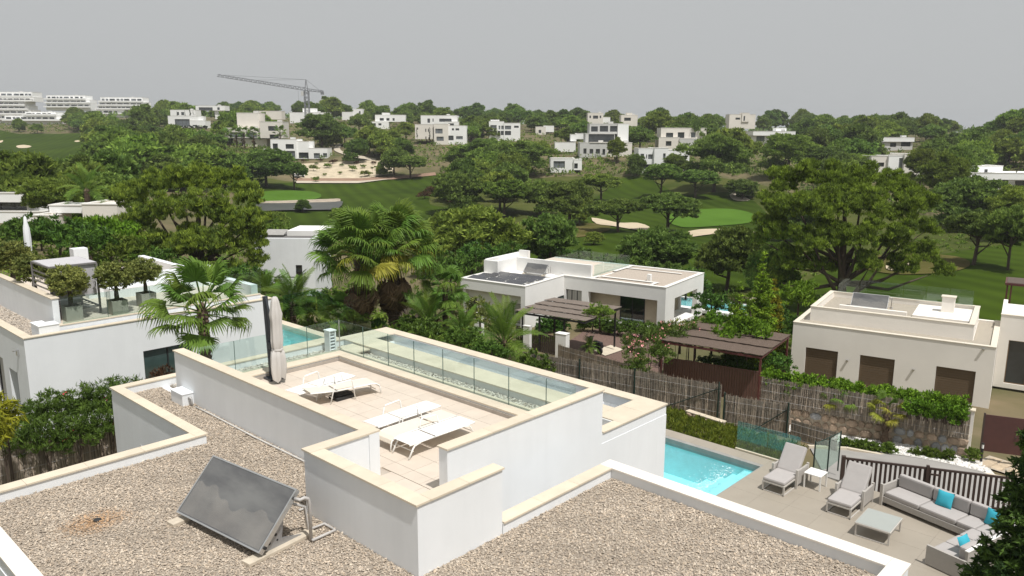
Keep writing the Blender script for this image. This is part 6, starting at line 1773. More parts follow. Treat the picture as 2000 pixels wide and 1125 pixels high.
for k, m in (('g', m_palmg), ('y', m_palmy), ('d', m_palmd)):
    for q in FANS[k]: q.materials.append(m)
for q in FEATH: q.materials.append(m_palmg)
def palm(name, label, base, zc, n, rad, kind='fan', tr=.2, seed=1, dead=0, yel=0, emin=-35, emax=80, group=None, skirt=None):
    """trunk with leaf-base scales, a heart, and fronds set spirally: each frond is its own part"""
    rg = random.Random(seed); t = thing(name, label, 'palm', base, rg.uniform(0, 6.28), group)
    H = zc - base[2]; b = MB()
    lv = max(6, int(H / .14)); prof = [(tr * 1.35, -.3)]
    for i in range(lv):
        z = H * i / lv; w_ = tr * (1.25 if i < 2 else 1.0) * rg.uniform(.92, 1.05)
        prof += [(w_ * 1.12, z), (w_ * .93, z + H / lv * .55)]
    prof += [(tr * .8, H), (tr * .3, H + .25)]
    b.lathe((0, 0, 0), prof, 12)
    for i in range(int(H * 26)):
        z = H * (.35 + .65 * rg.random()); a = rg.uniform(0, 6.28); d = Vector((math.cos(a), math.sin(a), 0)); s = Vector((-d.y, d.x, 0))
        p = d * tr * .98 + Vector((0, 0, z))
        b.add([p - s * .05, p + s * .05, p + d * .09 + Vector((0, 0, .13))], [(0, 1, 2), (2, 1, 0)])
    b.build('trunk', m_palmt, t)
    for i in range(n):
        f = (i + .5) / n; az = i * 2.39996 + rg.uniform(-.15, .15)
        el = R(emax - (emax - emin) * f ** .85 + rg.uniform(-6, 6)); lowr = 0
        if dead and f > 1 - dead:
            g_ = (f - 1 + dead) / dead; el = R(-62 - 26 * g_ + rg.uniform(-6, 6)); lowr = .3 + 1.0 * g_
        elif dead: el = R(emax - (emax + 30) * (f / (1 - dead)) ** .9 + rg.uniform(-6, 6))
        if kind == 'fan':
            k = 'd' if f > 1 - dead else ('y' if f > 1 - dead - yel and rg.random() < .55 else 'g')
            me = FANS[k][rg.randrange(len(FANS[k]))]
            sc = rad / 2.05 * rg.uniform(.88, 1.1)
        else:
            me = FEATH[min(2, int(f * 3))]; sc = rad / 2.0 * rg.uniform(.85, 1.08)
        o = link('frond', me, None, t)
        o.location = (math.cos(az) * tr * .5, math.sin(az) * tr * .5, H + .1 - min(f, 1 - dead) * .35 * (rad / 2) - lowr)
        o.rotation_euler = (Matrix.Rotation(az, 3, 'Z') @ Matrix.Rotation(-el, 3, 'Y') @ Matrix.Rotation(rg.uniform(-.5, .5), 3, 'X')).to_euler()
        o.scale = (sc, sc, sc)
    return t
bp = P(706, 650, -.7); palm('fan_palm', 'big fan palm with yellowing fronds and brown skirt, left of the pair', (bp.x, bp.y, -.8), 3.85, 64, 2.75, 'fan', .30, 1, .36, .22, -86, 82)
bp = P(770, 640, -.7); palm('fan_palm', 'big fan palm right of the pair, its brown skirt over the thicker trunk', (bp.x, bp.y, -.8), 4.1, 64, 2.75, 'fan', .32, 2, .36, .22, -86, 82)
bp = onY(395, 604, 26.7); palm('fan_palm', 'single fan palm in front of the left villa wall', (bp.x, bp.y, -.3), bp.z, 24, 2.0, 'fan', .19, 3, 0, 0, -28, 82)
bp = P(870, 655, -1.2); palm('fan_palm', 'slim green fan palm right of the big pair', (bp.x, bp.y, -1.3), 1.55, 26, 1.55, 'fan', .15, 4, .1, 0, -50, 80)
bp = P(690, 650, -.7); palm('dwarf_fan_palm', 'low dark fan palm at the foot of the big pair', (bp.x - .4, bp.y + .2, -.9), .5, 14, 1.6, 'fan', .12, 5, 0, 0, -10, 70)
for (px, py, z, zc, rad, lab, sd) in ((838, 668, -1.2, -.2, 2.3, 'arching feather palm beside the slim fan palm', 6), (985, 695, -1.3, -.5, 2.5, 'bright feather palm before the dark driveway gate', 7), (905, 672, -1.2, -.6, 1.6, 'small feather palm between the two larger ones', 8), (573, 628, -1.0, .2, 2.4, 'feather palm behind the turquoise pool', 9), (520, 600, -1.0, -.2, 1.8, 'low feather palm left of the pool', 10), (1150, 690, -3.9, -3.5, .8, 'small cycad by the motor scooter', 17)):
    bp = P(px, py, z); palm('feather_palm', lab, (bp.x, bp.y, hgt(bp.x, bp.y) - .1), zc, 24, rad, 'feather', .18 if rad > 1 else .08, sd, 0, 0, -12, 82)
for (px, py, pt, lab, sd) in ((1549, 815, 762, 'small palm on a bare trunk behind the brushwood panel, left of three', 11), (1634, 836, 782, 'small palm on a bare trunk in the white gravel, middle of three', 12), (1727, 863, 804, 'small palm on a bare trunk in the white gravel, right of three', 13)):
    bp = P(px, py, -1.62); zt = Hz(px, pt, bp)
    t = palm('young_palm', lab, (bp.x, bp.y, -1.7), zt, 15, .85, 'fan', .12, sd, 0, .8, -15, 75)
for (px, yb, hh, lab) in ((463, 292, 6, 'dark palm left of the cream house steps'), (478, 296, 7, 'dark palm in the row before the stepped cream house'), (497, 296, 6.5, 'dark palm at the middle of the cream house garden'), (440, 296, 6, 'dark palm at the end of the cream house garden'), (548, 285, 5, 'palm by the right block of the cream house')):
    bp = D(px, yb, 300); palm('garden_palm', lab, (bp.x, bp.y, bp.z - .5), bp.z + hh, 16, 3.2, 'fan', .25, px, .1, 0, -40, 80)
bp = hit(1830, 360, 60) or D(1830, 360, 180); palm('garden_palm', 'grey-green palm between the two houses on the right', (bp.x, bp.y, bp.z), bp.z + 3.5, 22, 3.6, 'feather', .3, 44, 0, 0, -10, 80)
bp = D(172, 405, 88); palm('garden_palm', 'pale feathery palm behind the low white garden wall', (bp.x, bp.y, hgt(bp.x, bp.y)), D(172, 370, 88).z, 22, 3.2, 'feather', .3, 45, 0, 0, -10, 80)
# ---------------------------------------------------------------- olive trees in concrete planters
m_olive = leafmat('olive_green', (.19, .22, .075), hue=.015, val=.15, trans=.15)
m_conc = mat('concrete_planter', (.36, .34, .29), .9, var=.12, scale=4, bump=.2, bscale=40)
def olive(px, py, zf, w_, hp, lab, tall=1.0, seed=1, z=3.5):
    p = P(px, py, zf) if zf is not None else px
    t = thing('planter', 'square grey concrete planter holding ' + lab, 'planter', (p.x, p.y, z))
    b = MB(); s = .29
    b.box(-s, -s, 0, s, s, .03).box(-s, -s, .03, -s + .04, s, .55).box(s - .04, -s, .03, s, s, .55).box(-s + .04, -s, .03, s - .04, -s + .04, .55).box(-s + .04, s - .04, .03, s - .04, s, .55)
    b.build('shell', m_conc, t); MB().box(-s + .041, -s + .041, .03, s - .041, s - .041, .50).build('soil', m_bark, t)
    o = make_tree('olive_tree', [(0, 0, .90, .66, .66, .56), (.22, .1, .95, .45, .45, .45), (-.22, .15, .98, .45, .45, .45), (.05, -.28, .92, .45, .45, .42)], .75, .085, m_olive, 110, .15, 30, .10, seed, up=.3, aspect=3.0, under=-.9, limbs=False)
    o.location = (p.x, p.y, z + .5); o.scale = (w_, w_, w_ * tall); tag(o, lab, 'tree'); return o
olive(142, 624, 3.5, 1.05, 0, 'round olive tree in the planter at the glass corner', seed=301)
olive(231, 612, 3.5, 1.05, 0, 'round olive tree in the second planter, right of the daybed', seed=302)
olive(Vector((12.75, 32.3)), 0, None, 1.0, 0, 'round olive tree half hidden by the fan palm fronds', seed=303)
olive(Vector((9.7, 35.6)), 0, None, 1.1, 0, 'olive tree behind the canopy daybed', seed=304)
olive(Vector((9.75, 38.6)), 0, None, 1.25, 0, 'olive tree at the far left behind the parapet', seed=305)
# ---------------------------------------------------------------- shrubs, hedges, grass near the house
m_olean = leafmat('oleander_green', (.085, .155, .032), hue=.02, val=.12, trans=.2, rough=.4)
m_thuja = leafmat('thuja_bright', (.14, .24, .025), hue=.015, val=.15, trans=.2)
m_thujd = leafmat('conifer_dark', (.045, .095, .025), hue=.01, val=.15, trans=.15)
m_thujy = leafmat('conifer_yellow', (.20, .21, .02), hue=.015, val=.12, trans=.2)
m_grassm = leafmat('garden_grass', (.135, .18, .03), hue=.02, val=.1)
m_fpink = mat('pink_petals', (.72, .30, .30), .7, var=.15, scale=10)
m_fred = mat('red_petals', (.50, .03, .05), .7, var=.15, scale=10)
def bush(name, label, cat, lobes, m, dens, cr, per, size, seed, aspect=4.0, up=.5, flowers=None, nfl=0, cols=None, z=None, under=-.5, fsize=.05, out=.9):
    """a shrub mass at world lobes (x,y,z,rx,ry,rz): stems, foliage, flowers"""
    x0 = sum(l[0] for l in lobes) / len(lobes); y0 = sum(l[1] for l in lobes) / len(lobes); zb = min(l[2] - l[5] for l in lobes) if z is None else z
    t = thing(name, label, cat, (x0, y0, zb)); L3 = [(l[0] - x0, l[1] - y0, l[2] - zb, l[3], l[4], l[5]) for l in lobes]
    b = MB(); rg = random.Random(seed)
    for l in L3:
        for _ in range(3):
            b.tube([(l[0] + rg.uniform(-.1, .1), l[1] + rg.uniform(-.1, .1), 0), (l[0] + rg.uniform(-.3, .3) * l[3], l[1] + rg.uniform(-.3, .3) * l[4], l[2] + .3 * l[5])], [.03, .008], 5)
    b.build('stems', m_bark, t)
    cl = lobe_clumps(L3, dens, cr, seed, under, (.6, 1.03), .3)
    V, F, T = leaves(cl, per, size, seed + 1, aspect, up, cols=cols or ((.6, .65, .6), (1.35, 1.3, 1.1)), out=out)
    link('foliage', npmesh('foliage', V, F, T, 4), m, t)
    if flowers:
        rn = np.random.default_rng(seed); sel = cl[rn.choice(len(cl), nfl)]; fb = MB()
        for c in sel:
            for _ in range(7):
                q = Vector(c[:3]) + Vector(rn.normal(0, fsize * 1.2, 3)) + Vector((0, 0, cr * .5)); s = fsize * rn.uniform(.6, 1.2)
                a = Vector(rn.normal(0, 1, 3)).normalized() * s; b2 = a.cross(Vector(rn.normal(0, 1, 3))).normalized() * s
                fb.add([q + a, q + b2, q - a, q - b2], [(0, 1, 2, 3)])
        o = fb.build('flowers', flowers, t); o['kind'] = 'stuff'
    return t
ol = []
for i, (px, py, d, rr) in enumerate(((60, 800, 24.8, .8), (110, 790, 25.2, .85), (160, 780, 25.6, .85), (205, 770, 26, .85), (245, 762, 26.6, .8), (90, 840, 24, .8), (150, 830, 24.4, .8), (205, 815, 25, .8), (40, 840, 23.8, .7), (250, 800, 25.6, .7), (290, 750, 27.6, .45))):
    c = D(px, py, d); ol.append((c.x, c.y, c.z - .32, rr, rr, rr * .95))
bush('oleander_hedge', 'lush oleander hedge with red flowers below the left villa', 'hedge', ol, m_olean, 46, .20, 26, .17, 401, 6.0, .5, m_fred, 10, fsize=.04, z=-.3)
bush('oleander_shrub', 'dark reddish shrub under the left villa window', 'shrub', [(*D(325, 728, 27)[:2], D(325, 738, 27).z, .5, .5, .4), (*D(300, 735, 27)[:2], D(300, 740, 27).z, .4, .4, .35)], m_shrubr, 40, .15, 20, .14, 402, 5.0, z=-.3)
brush('brushwood_fence', 'tall dark brushwood fence below the oleander hedge', (2.5, 25.9), (10.2, 26.0), -.35, 1.3, seed=31, dens=230, tones=1.0, ragged=.09)
wz = [(*D(8, 815, 22)[:2], D(8, 815, 22).z, .35, .35, .6), (*D(4, 850, 21.5)[:2], D(4, 850, 21.5).z, .35, .35, .5)]
bush('weeping_grass', 'yellow-green drooping grass plant at the left picture edge', 'plant', wz, m_thujy, 60, .18, 22, .30, 403, 9.0, -.9, z=-.3)
# pink oleanders in the yard of the middle villa
ol = []
for (px, py, d, rr) in ((1240, 690, 44, .7), (1270, 665, 46, .9), (1300, 655, 47, .8), (1250, 715, 43, .7), (1290, 695, 44.5, .75), (1325, 660, 46.5, .7), (1345, 645, 48, .6), (1228, 670, 45, .5)):
    c = D(px, py, d); ol.append((c.x, c.y, c.z, rr, rr, rr))
bush('oleander_shrub', 'tall pink-flowering oleander beside the reed carport', 'shrub', ol, m_olean, 34, .26, 24, .19, 404, 5.0, .5, m_fpink, 30, fsize=.07, z=-4.3)
def lhedge(label, pts, z0, z1, wd, m, seed, size=.13, name='hedge', cr=.19, per=30, cols=None, aspect=2.4, lump=.06):
    """hedge along a world line with a gently uneven top"""
    lob = []; rg = random.Random(seed)
    for a, c in zip(pts, pts[1:]):
        a, c = Vector(a[:2]), Vector(c[:2]); n = max(1, int((c - a).length / (wd * .7)))
        for i in range(n):
            p = a.lerp(c, (i + .5) / n); r = wd * .62 * rg.uniform(.9, 1.15); zz = z1 + rg.uniform(-lump, lump)
            lob.append((p.x, p.y, zz - r * .9, r, r, r)); 
            if zz - r * 1.8 > z0: lob.append((p.x, p.y, (z0 + zz - r) / 2, r, r, (zz - r - z0) / 1.7))
    return bush(name, label, 'hedge', lob, m, 2.0 / (cr * cr), cr, per, size, seed, aspect, .6, cols=cols, z=z0)
NRm = lambda u, v: Matrix.Translation((C0.x, C0.y, 0)) @ Matrix.Rotation(R(9), 4, 'Z') @ Vector((u, v, 0))
lhedge('clipped green hedge in front of the middle villa porch', [NRm(-3.2, 5.6), NRm(-3.0, 2.0), NRm(-2.2, -1.6)], -4.4, -3.25, 1.0, m_olean, 411)
lhedge('clipped hedge block left under the grey reed pergola', [NRm(-6.2, 7.4), NRm(-4.0, 6.2)], -4.4, -3.2, 1.1, m_olean, 412)
a_, c_ = P(1500, 724, .42), P(1892, 782, .42)
lhedge('bright feathery hedge spilling over the tall brushwood screen', [a_[:2], c_[:2]], -.3, .48, .62, m_thuja, 413, size=.15, lump=.07, aspect=2.6)
a_, c_ = P(1770, 784, .3), P(1890, 802, .3)
lhedge('bright hedge hanging down at the right end of the brushwood screen', [a_[:2], c_[:2]], -.35, .38, .42, m_thuja, 414, size=.15, aspect=3.5)
for lab, (x0, y0), (x1, y1), sd in (('low dark shrub mound left in the white gravel bed', (1645, 868), (1748, 884), 415), ('low dark shrub mound in the middle of the white gravel bed', (1778, 886), (1862, 896), 416), ('small shrub at the foot of the bollard lamp', (1888, 890), (1908, 893), 417)):
    a_, c_ = P(x0, y0, -1.5), P(x1, y1, -1.5)
    lhedge(lab, [a_[:2], c_[:2]], -1.65, -1.22, .42, m_shrub, sd, size=.09, name='ground_cover', cr=.1, per=26)
# garden shrubs: single plants, copied
GS = {}
def gshrub(kind, m, seed, R0, h, size, aspect, up, dens=22, cr=.2, per=22, cols=None):
    GS[kind] = make_tree(kind, rlobes(6, R0, .15, h, R0 * .6, seed, .8), h * .7, .04, m, dens, cr, per, size, seed, limbs=False, aspect=aspect, up=up, cols=cols)
gshrub('garden_shrub', m_shrub, 501, .9, 1.3, .15, 3, .4); gshrub('dark_shrub', m_olean, 502, .9, 1.4, .15, 3, .4); gshrub('feathery_shrub', m_thuja, 503, .9, 1.6, .2, 4, .7); gshrub('grey_shrub', m_olive, 504, .9, 1.3, .13, 3.5, .4)
for t in GS.values(): t.location = (0, 0, -500)
SHR = [  # px, py of base, distance, kind, scale, label
    (938, 622, 47, 'grey_shrub', 1.8, 'round grey-green bush beside the left block of the middle villa'), (1172, 602, 52, 'garden_shrub', 1.2, 'bush seen over the grey reed pergola'), (1330, 640, 50, 'grey_shrub', 1.3, 'pale grey shrub at the porch corner of the middle villa'), (1392, 640, 50, 'feathery_shrub', 1.4, 'spiky bright shrub behind the reed carport'), (1360, 650, 49, 'feathery_shrub', 1.1, 'bright shrub left behind the reed carport'),
    (1290, 668, 47, 'garden_shrub', .8, 'yellowish plant at the yard edge'), (1235, 700, 44, 'garden_shrub', .8, 'yellow-green shrub beside the pale paving'), (640, 600, 52, 'dark_shrub', 1.7, 'dark shrub behind the glass pool screen'), (600, 612, 50, 'garden_shrub', 1.6, 'green shrub above the turquoise pool'), (555, 600, 52, 'dark_shrub', 1.6, 'dark shrub behind the folded parasol'), (680, 630, 47, 'dark_shrub', .9, 'dark shrub between pool screen and big fan palms'), (735, 645, 45, 'dark_shrub', .7, 'dark shrub between the two thick palm trunks'), (800, 650, 45, 'dark_shrub', .9, 'dark shrub right of the thick palm trunks'),
    (820, 690, 41, 'dark_shrub', 1.3, 'dark shrub below the arching feather palm'), (900, 700, 40, 'dark_shrub', 1.3, 'dark shrub below the small feather palm'), (960, 710, 38, 'dark_shrub', 1.2, 'dark shrub below the bright feather palm'), (1040, 715, 37, 'dark_shrub', 1.2, 'dark shrub at the left end of the long brushwood fence'), (760, 670, 42, 'dark_shrub', .7, 'dark shrub at the roof corner below the palms'), (530, 640, 46, 'garden_shrub', 1.5, 'green shrub left of the turquoise pool'), (480, 560, 58, 'dark_shrub', 2.0, 'dark shrub behind the left villa roof'), (520, 575, 56, 'garden_shrub', 1.9, 'green shrub before the white box house'), (450, 575, 60, 'dark_shrub', 2.2, 'dark shrub under the left great pine'),
    (30, 455, 66, 'dark_shrub', 1.7, 'dark bush behind the closed white parasol'), (80, 470, 64, 'dark_shrub', 1.7, 'dark bush above the canopy daybed'), (130, 475, 62, 'feathery_shrub', 1.6, 'yellow-green bush behind the canopy daybed'), (180, 470, 62, 'feathery_shrub', 2.0, 'bright bush left of the left great pine'), (215, 480, 60, 'feathery_shrub', 2.2, 'bright bush at the left great pine foot'), (5, 480, 60, 'dark_shrub', 1.7, 'dark bush at the left edge behind the villa'), (60, 505, 58, 'dark_shrub', 2.4, 'dark bush left behind the olive trees'), (120, 515, 57, 'dark_shrub', 2.4, 'dark bush behind the planters'), (180, 515, 56, 'dark_shrub', 2.2, 'dark bush behind the second olive tree'), (240, 520, 56, 'garden_shrub', 2.2, 'green bush right behind the second olive tree'), (300, 540, 56, 'dark_shrub', 2.0, 'dark bush behind the low bench wall'),
    (1460, 655, 47, 'feathery_shrub', 1.5, 'bright shrub at the foot of the yellow conifer'), (1420, 660, 47, 'feathery_shrub', 1.3, 'bright shrub behind the middle of the reed carport'), (1560, 640, 52, 'dark_shrub', 1.4, 'dark shrub left of the right villa corner'), (1515, 700, 44, 'dark_shrub', 1.1, 'dark shrub under the carport roof edge'), (1440, 700, 45, 'dark_shrub', 1.0, 'dark shrub inside the reed carport, right'), (1390, 700, 46, 'dark_shrub', 1.0, 'dark shrub inside the reed carport, middle'), (1500, 620, 56, 'dark_shrub', 1.8, 'dark shrub behind the bright conifers'), (1390, 600, 58, 'dark_shrub', 1.8, 'dark shrub beside the far pool'), (1560, 590, 60, 'feathery_shrub', 1.8, 'bright shrub left of the great bright pine trunk'), (1620, 600, 60, 'dark_shrub', 1.6, 'dark shrub below the great bright pine'),
    (1745, 790, 34.5, 'feathery_shrub', .35, 'young spiky shoot above the hedge'), (540, 470, 88, 'garden_shrub', 2.8, 'bright bush at the lawn behind the white box house'), (1130, 510, 88, 'dark_shrub', 2.0, 'dark bush behind the roof terrace of the middle villa'), (1340, 560, 72, 'dark_shrub', 2.2, 'dark bush behind the far pool of the middle villa'), (1180, 525, 84, 'dark_shrub', 2.0, 'dark bush behind the gravel roof of the middle villa'), (990, 515, 84, 'dark_shrub', 2.6, 'dark bush behind the solar panels'), (880, 545, 70, 'dark_shrub', 2.6, 'dark bush behind the slim fan palm'), (930, 520, 76, 'dark_shrub', 2.6, 'dark bush below the broad yellow-green pine'), (850, 600, 56, 'dark_shrub', 1.8, 'dark bush behind the feather palms')]
rgs = random.Random(3)
for (px, py, d, kind, s, lab) in SHR:
    p = D(px, py, d); g = hgt(p.x, p.y)
    c = copy_tree(GS[kind], None, (p.x, p.y, max(g - .1, p.z - 1.2) if p.z > g else g - .1), rgs.uniform(0, 6.28), (s, s, s), lab)
    c['category'] = 'shrub'
for t in GS.values(): drop(t)
# conifers
def conifer(name, label, base, h, r, m, seed, dens=20, size=.2, cr=.26, per=30, cols=None, droop=.2, aspect=3.6):
    n = max(5, int(h / (r * .55))); rg = random.Random(seed); lob = []
    for i in range(n):
        f = i / (n - 1); rr = r * (1 - f) ** .75 + .12
        for k in range(3 if f < .8 else 1):
            a = 2.1 * k + i * .7; o = rr * (.42 if f < .8 else 0)
            lob.append((o * math.cos(a), o * math.sin(a), .25 + (h - .35) * f, rr * .72, rr * .72, h / n * .8))
    t = make_tree(name, lob, h * .92, r * .09, m, dens, cr, per, size, seed, limbs=False, aspect=aspect, up=.15 - droop, cols=cols, flat=.3, under=-.7, out=1.1)
    t.location = base; return tag(t, label, 'tree')
for (px, yb, yt, wd, d, m, lab, sd) in ((1482, 650, 500, 80, 51, m_thuja, 'tall bright conifer with yellow tips behind the reed carport', 601), (1440, 650, 560, 70, 49, m_thuja, 'shorter bright conifer left behind the reed carport', 602), (1505, 650, 545, 60, 53, m_thujy, 'yellow conifer beside the tall bright one', 603), (1465, 640, 590, 60, 48, m_thuja, 'low bright conifer at the carport roof', 604)):
    p = D(px, yb, d); g = hgt(p.x, p.y); zt = D(px, yt, d).z
    conifer('conifer_tree', lab, (p.x, p.y, g), zt - g, wd / 2 * d / FPX, m, sd, cols=((.6, .65, .6), (1.5, 1.35, 1.0)), dens=28, per=28)
p = D(2052, 1000, 15.5); conifer('conifer_tree', 'dark drooping conifer at the lower right corner', (p.x, p.y, -.4), 6.7, 1.35, m_thujd, 611, dens=70, size=.17, cr=.16, per=30, cols=((.55, .6, .6), (2.0, 1.8, 1.2)), droop=.5)
# rough planting on the bank between pool and fence
rg = np.random.default_rng(21); cl = []
for i in range(1900):
    x, y = rg.uniform(23.7, 28.4), rg.uniform(9.6, 24)
    if y < 11.2 and x > 25.2: continue
    cl.append((x, y, hgt(x, y) + .08, rg.uniform(.10, .26)))
V, F, T = leaves(cl, 26, .20, 22, 6.0, 1.0, cols=((.6, .6, .5), (1.5, 1.25, .9)))
tag(link('bank_grass', npmesh('bank_grass', V, F, T, 4), m_grassm), 'rough green grass on the bank between pool and brushwood fence', 'grass', kind='stuff')
# undergrowth between the gardens
cl = []
for i in range(5200):
    u, v = rg.uniform(-60, 2060), rg.uniform(455, 700)
    p = hit(u, v, 32, 140)
    if p is None: continue
    L1, L2 = local(C0, 9)(p), local(R0, 10.5)(p)
    if -7.5 < L1[0] < 14 and -6 < L1[1] < 16: continue
    if -2.5 < L2[0] < 12 and -18 < L2[1] < 1: continue
    if p.y < 23 and p.x < 35 or (p.x < 26 and p.y < 44): continue
    if any(inpoly(u, v, q) for q in OPENN): continue
    if 36 < p.x < 45 and 16 < p.y < 35: continue
    cl.append((p.x, p.y, p.z + .15, rg.uniform(.3, .8)))
V, F, T = leaves(cl, 16, .34, 23, 2.6, .5)
tag(link('undergrowth', npmesh('undergrowth', V, F, T, 4), m_shrub), 'low undergrowth between the gardens below the trees', 'undergrowth', kind='stuff')
# ---------------------------------------------------------------- houses across the valley
m_fw = mat('far_white_wall', (.86, .86, .845), .85, var=.04, scale=.3)
m_fc = mat('far_cream_wall', (.74, .70, .635), .85, var=.05, scale=.3)
m_fg = mat('far_grey_wall', (.55, .545, .525), .85, var=.05, scale=.3)
m_fwin = paneg('far_window_glass', (.045, .05, .055), .12)
m_fwin2 = paneg('far_window_grey', (.16, .175, .19), .15)
HOUSES = []
SHORT = ['the white box house with tall glass front', 'the long white house behind cypresses', 'the framed loggia house', 'the stepped cream house', 'the white terrace house', 'the white house under the crane', 'the low beige skyline house', 'the small stair-tower house', 'the white two-part house', 'the ribbon-window house', 'the cream apartment house', 'the white house with big dark windows', 'the cream two-room house', 'the three-storey house', 'the low white bungalow', 'the villa above the stone bank', 'the white house with awning', 'the cream terraced house', 'the cream house alone on the skyline', 'the pale house with roof box', 'the beige window-tower house', 'the thick-roofed long white house', 'the white bunker-like house', 'the cream house behind the great pine', 'the wide white house at right', 'the long house with dark glass', 'the low garden house wall', 'the far left apartment block', 'the low apartment terrace', 'the middle apartment block', 'the right apartment block']
def far_house(label, d, blocks, yaw=0, name='hill_house', cat='house', base=None, extra=None, keep=True):
    """blocks: (x0,y0,x1,y1, front offset m (towards us +), depth m, wall material, [windows px boxes]) - given in pixels at distance d; becomes real boxes"""
    xs = [b[0] for b in blocks] + [b[2] for b in blocks]; ys = [b[3] for b in blocks]
    cx = (min(xs) + max(xs)) / 2
    c = D(cx, max(ys), d)
    ang = math.atan2(RT.y, RT.x) + yaw
    t = thing(name, label, cat, c.to_tuple(), ang)
    k = d / FPX
    for (x0, y0, x1, y1, off, dep, m, wins) in blocks:
        X0, X1 = (x0 - cx) * k / math.cos(yaw), (x1 - cx) * k / math.cos(yaw); Z0, Z1 = (max(ys) - y1) * k, (max(ys) - y0) * k
        zb = Z0 - (2.5 if y1 >= max(ys) - 1 else 0)
        H = Z1 - zb; hl = []
        for w_ in wins:
            hl.append(((w_[0] - cx) * k / math.cos(yaw) - X0, (max(ys) - w_[3]) * k - zb, (w_[2] - cx) * k / math.cos(yaw) - X0, (max(ys) - w_[1]) * k - zb))
        b = MB(); o = (X0, -off, zb)
        walls(b, o, (1, 0, 0), X1 - X0, H, hl, .35, n=(0, -1, 0))
        b.box(X0, -off + .35, zb, X0 + .3, -off + dep, zb + H).box(X1 - .3, -off + .35, zb, X1, -off + dep, zb + H).box(X0 + .3, -off + dep - .3, zb, X1 - .3, -off + dep, zb + H).box(X0 + .3, -off + .35, zb + H - .5, X1 - .3, -off + dep - .3, zb + H - .15)
        b.build('wall', m, t)
        MB().box(X0 - .06, -off - .06, zb + H, X1 + .06, -off + .4, zb + H + .12).box(X0 - .06, -off + .4, zb + H, X0 + .35, -off + dep, zb + H + .12).box(X1 - .35, -off + .4, zb + H, X1 + .06, -off + dep, zb + H + .12).build('roof_coping', m_white2, t)
        if X1 - X0 > 8 and y0 < max(ys) - 8:
            q_ = (X0 + X1) / 2 + (X1 - X0) * .2; MB().box(q_, -off + 2.5, zb + H - .15, q_ + 1.6, -off + 4, zb + H + .75).build('roof_unit', m_fg, t)
        for w_, h in zip(wins, hl):
            mm = m_fwin2 if len(w_) > 4 and w_[4] == 1 else m_fwin
            nb = max(0, round((h[2] - h[0]) / 1.8) - 1)
            window(t, o, (1, 0, 0), (0, -1, 0), h[0], h[1], h[2], h[3], .28, mm, nb, frame=.09)
        if keep: KEEP.append((x0 - 2, y0 - 1, x1 + 2, y1, d))
    if extra: extra(t, k, cx, max(ys))
    HOUSES.append((min(xs), min(b[1] for b in blocks), max(xs), max(ys), SHORT[len(HOUSES)]))
    return t
def slab(x0, y0, x1, y1, off, th=.25, m=None, name='terrace_slab'):
    def f(t, k, cx, yb):
        MB().box((x0 - cx) * k, -off, (yb - y1) * k, (x1 - cx) * k, -off + abs(y1 - y0) * k * 0 + 4, (yb - y0) * k).build(name, m or m_fw, t)
    return f
W_, C_, Gy = m_fw, m_fc, m_fg
far_house('white box house with a tall glass front above a dark hedge', 380, [(329, 227, 388, 247, 0, 10, W_, [(342, 233, 371, 246, 1)]), (372, 236, 402, 247, .5, 7, W_, [(377, 244, 386, 247, 1)])])
far_house('long white house with black cypresses before it, on the left skyline', 430, [(333, 215, 382, 226, 0, 8, W_, [(346, 219, 350, 225), (354, 219, 360, 225)])])
far_house('white house with a deep framed loggia on the left skyline', 470, [(383, 207, 440, 216, 0, 8, W_, [(389, 210, 416, 216), (425, 210, 430, 215)]), (418, 216, 432, 224, -1, 5, W_, [])])
far_house('stepped cream house with palms in front and a tall windowless block', 310, [(440, 251, 518, 270, 0, 10, C_, [(450, 259, 480, 269, 1), (482, 259, 503, 269, 1)]), (461, 222, 504, 251, -3, 8, C_, []), (512, 239, 556, 270, 1.5, 9, C_, [(528, 247, 547, 256), (530, 263, 548, 270)]), (455, 272, 520, 290, -1, 6, C_, [(466, 279, 474, 288)])])
far_house('white terrace house with grey windows above the sandy slope', 284, [(530, 273, 580, 310, 0, 9, W_, [(534, 281, 544, 292), (559, 282, 575, 291), (560, 295, 577, 310, 1)]), (580, 277, 604, 310, -.6, 8, W_, [(583, 298, 602, 309)]), (604, 290, 641, 310, .6, 7, W_, [(614, 299, 626, 309, 1), (632, 299, 640, 307, 1)]), (517, 292, 530, 312, .8, 4, W_, [(519, 295, 529, 312)])])
far_house('white flat house under the tower crane', 440, [(566, 220, 640, 232, 0, 9, W_, [(612, 226, 622, 230)]), (590, 212, 614, 221, -2, 6, W_, [])])
far_house('low beige house on the skyline left of the crane', 480, [(495, 217, 550, 225, 0, 8, C_, [])])
far_house('small white house with a stair tower on the skyline', 470, [(668, 219, 690, 226, 0, 6, W_, []), (690, 213, 708, 226, -.5, 6, W_, [(701, 217, 704, 223)])])
far_house('white two-part house among pines left of the long glazed house', 420, [(733, 225, 792, 238, 0, 8, W_, [(742, 231, 750, 236), (755, 231, 761, 236), (767, 231, 771, 236)]), (725, 238, 760, 247, 1.5, 5, W_, [(730, 241, 735, 246), (740, 241, 746, 245)]), (746, 221, 760, 225, -1, 4, W_, [])])
far_house('long white house with a ribbon window on the skyline', 400, [(822, 226, 893, 243, 0, 8, W_, [(858, 232, 882, 238), (845, 232, 847, 238), (835, 232, 840, 240)]), (870, 238, 896, 247, 1.5, 5, W_, [(876, 241, 887, 246)])])
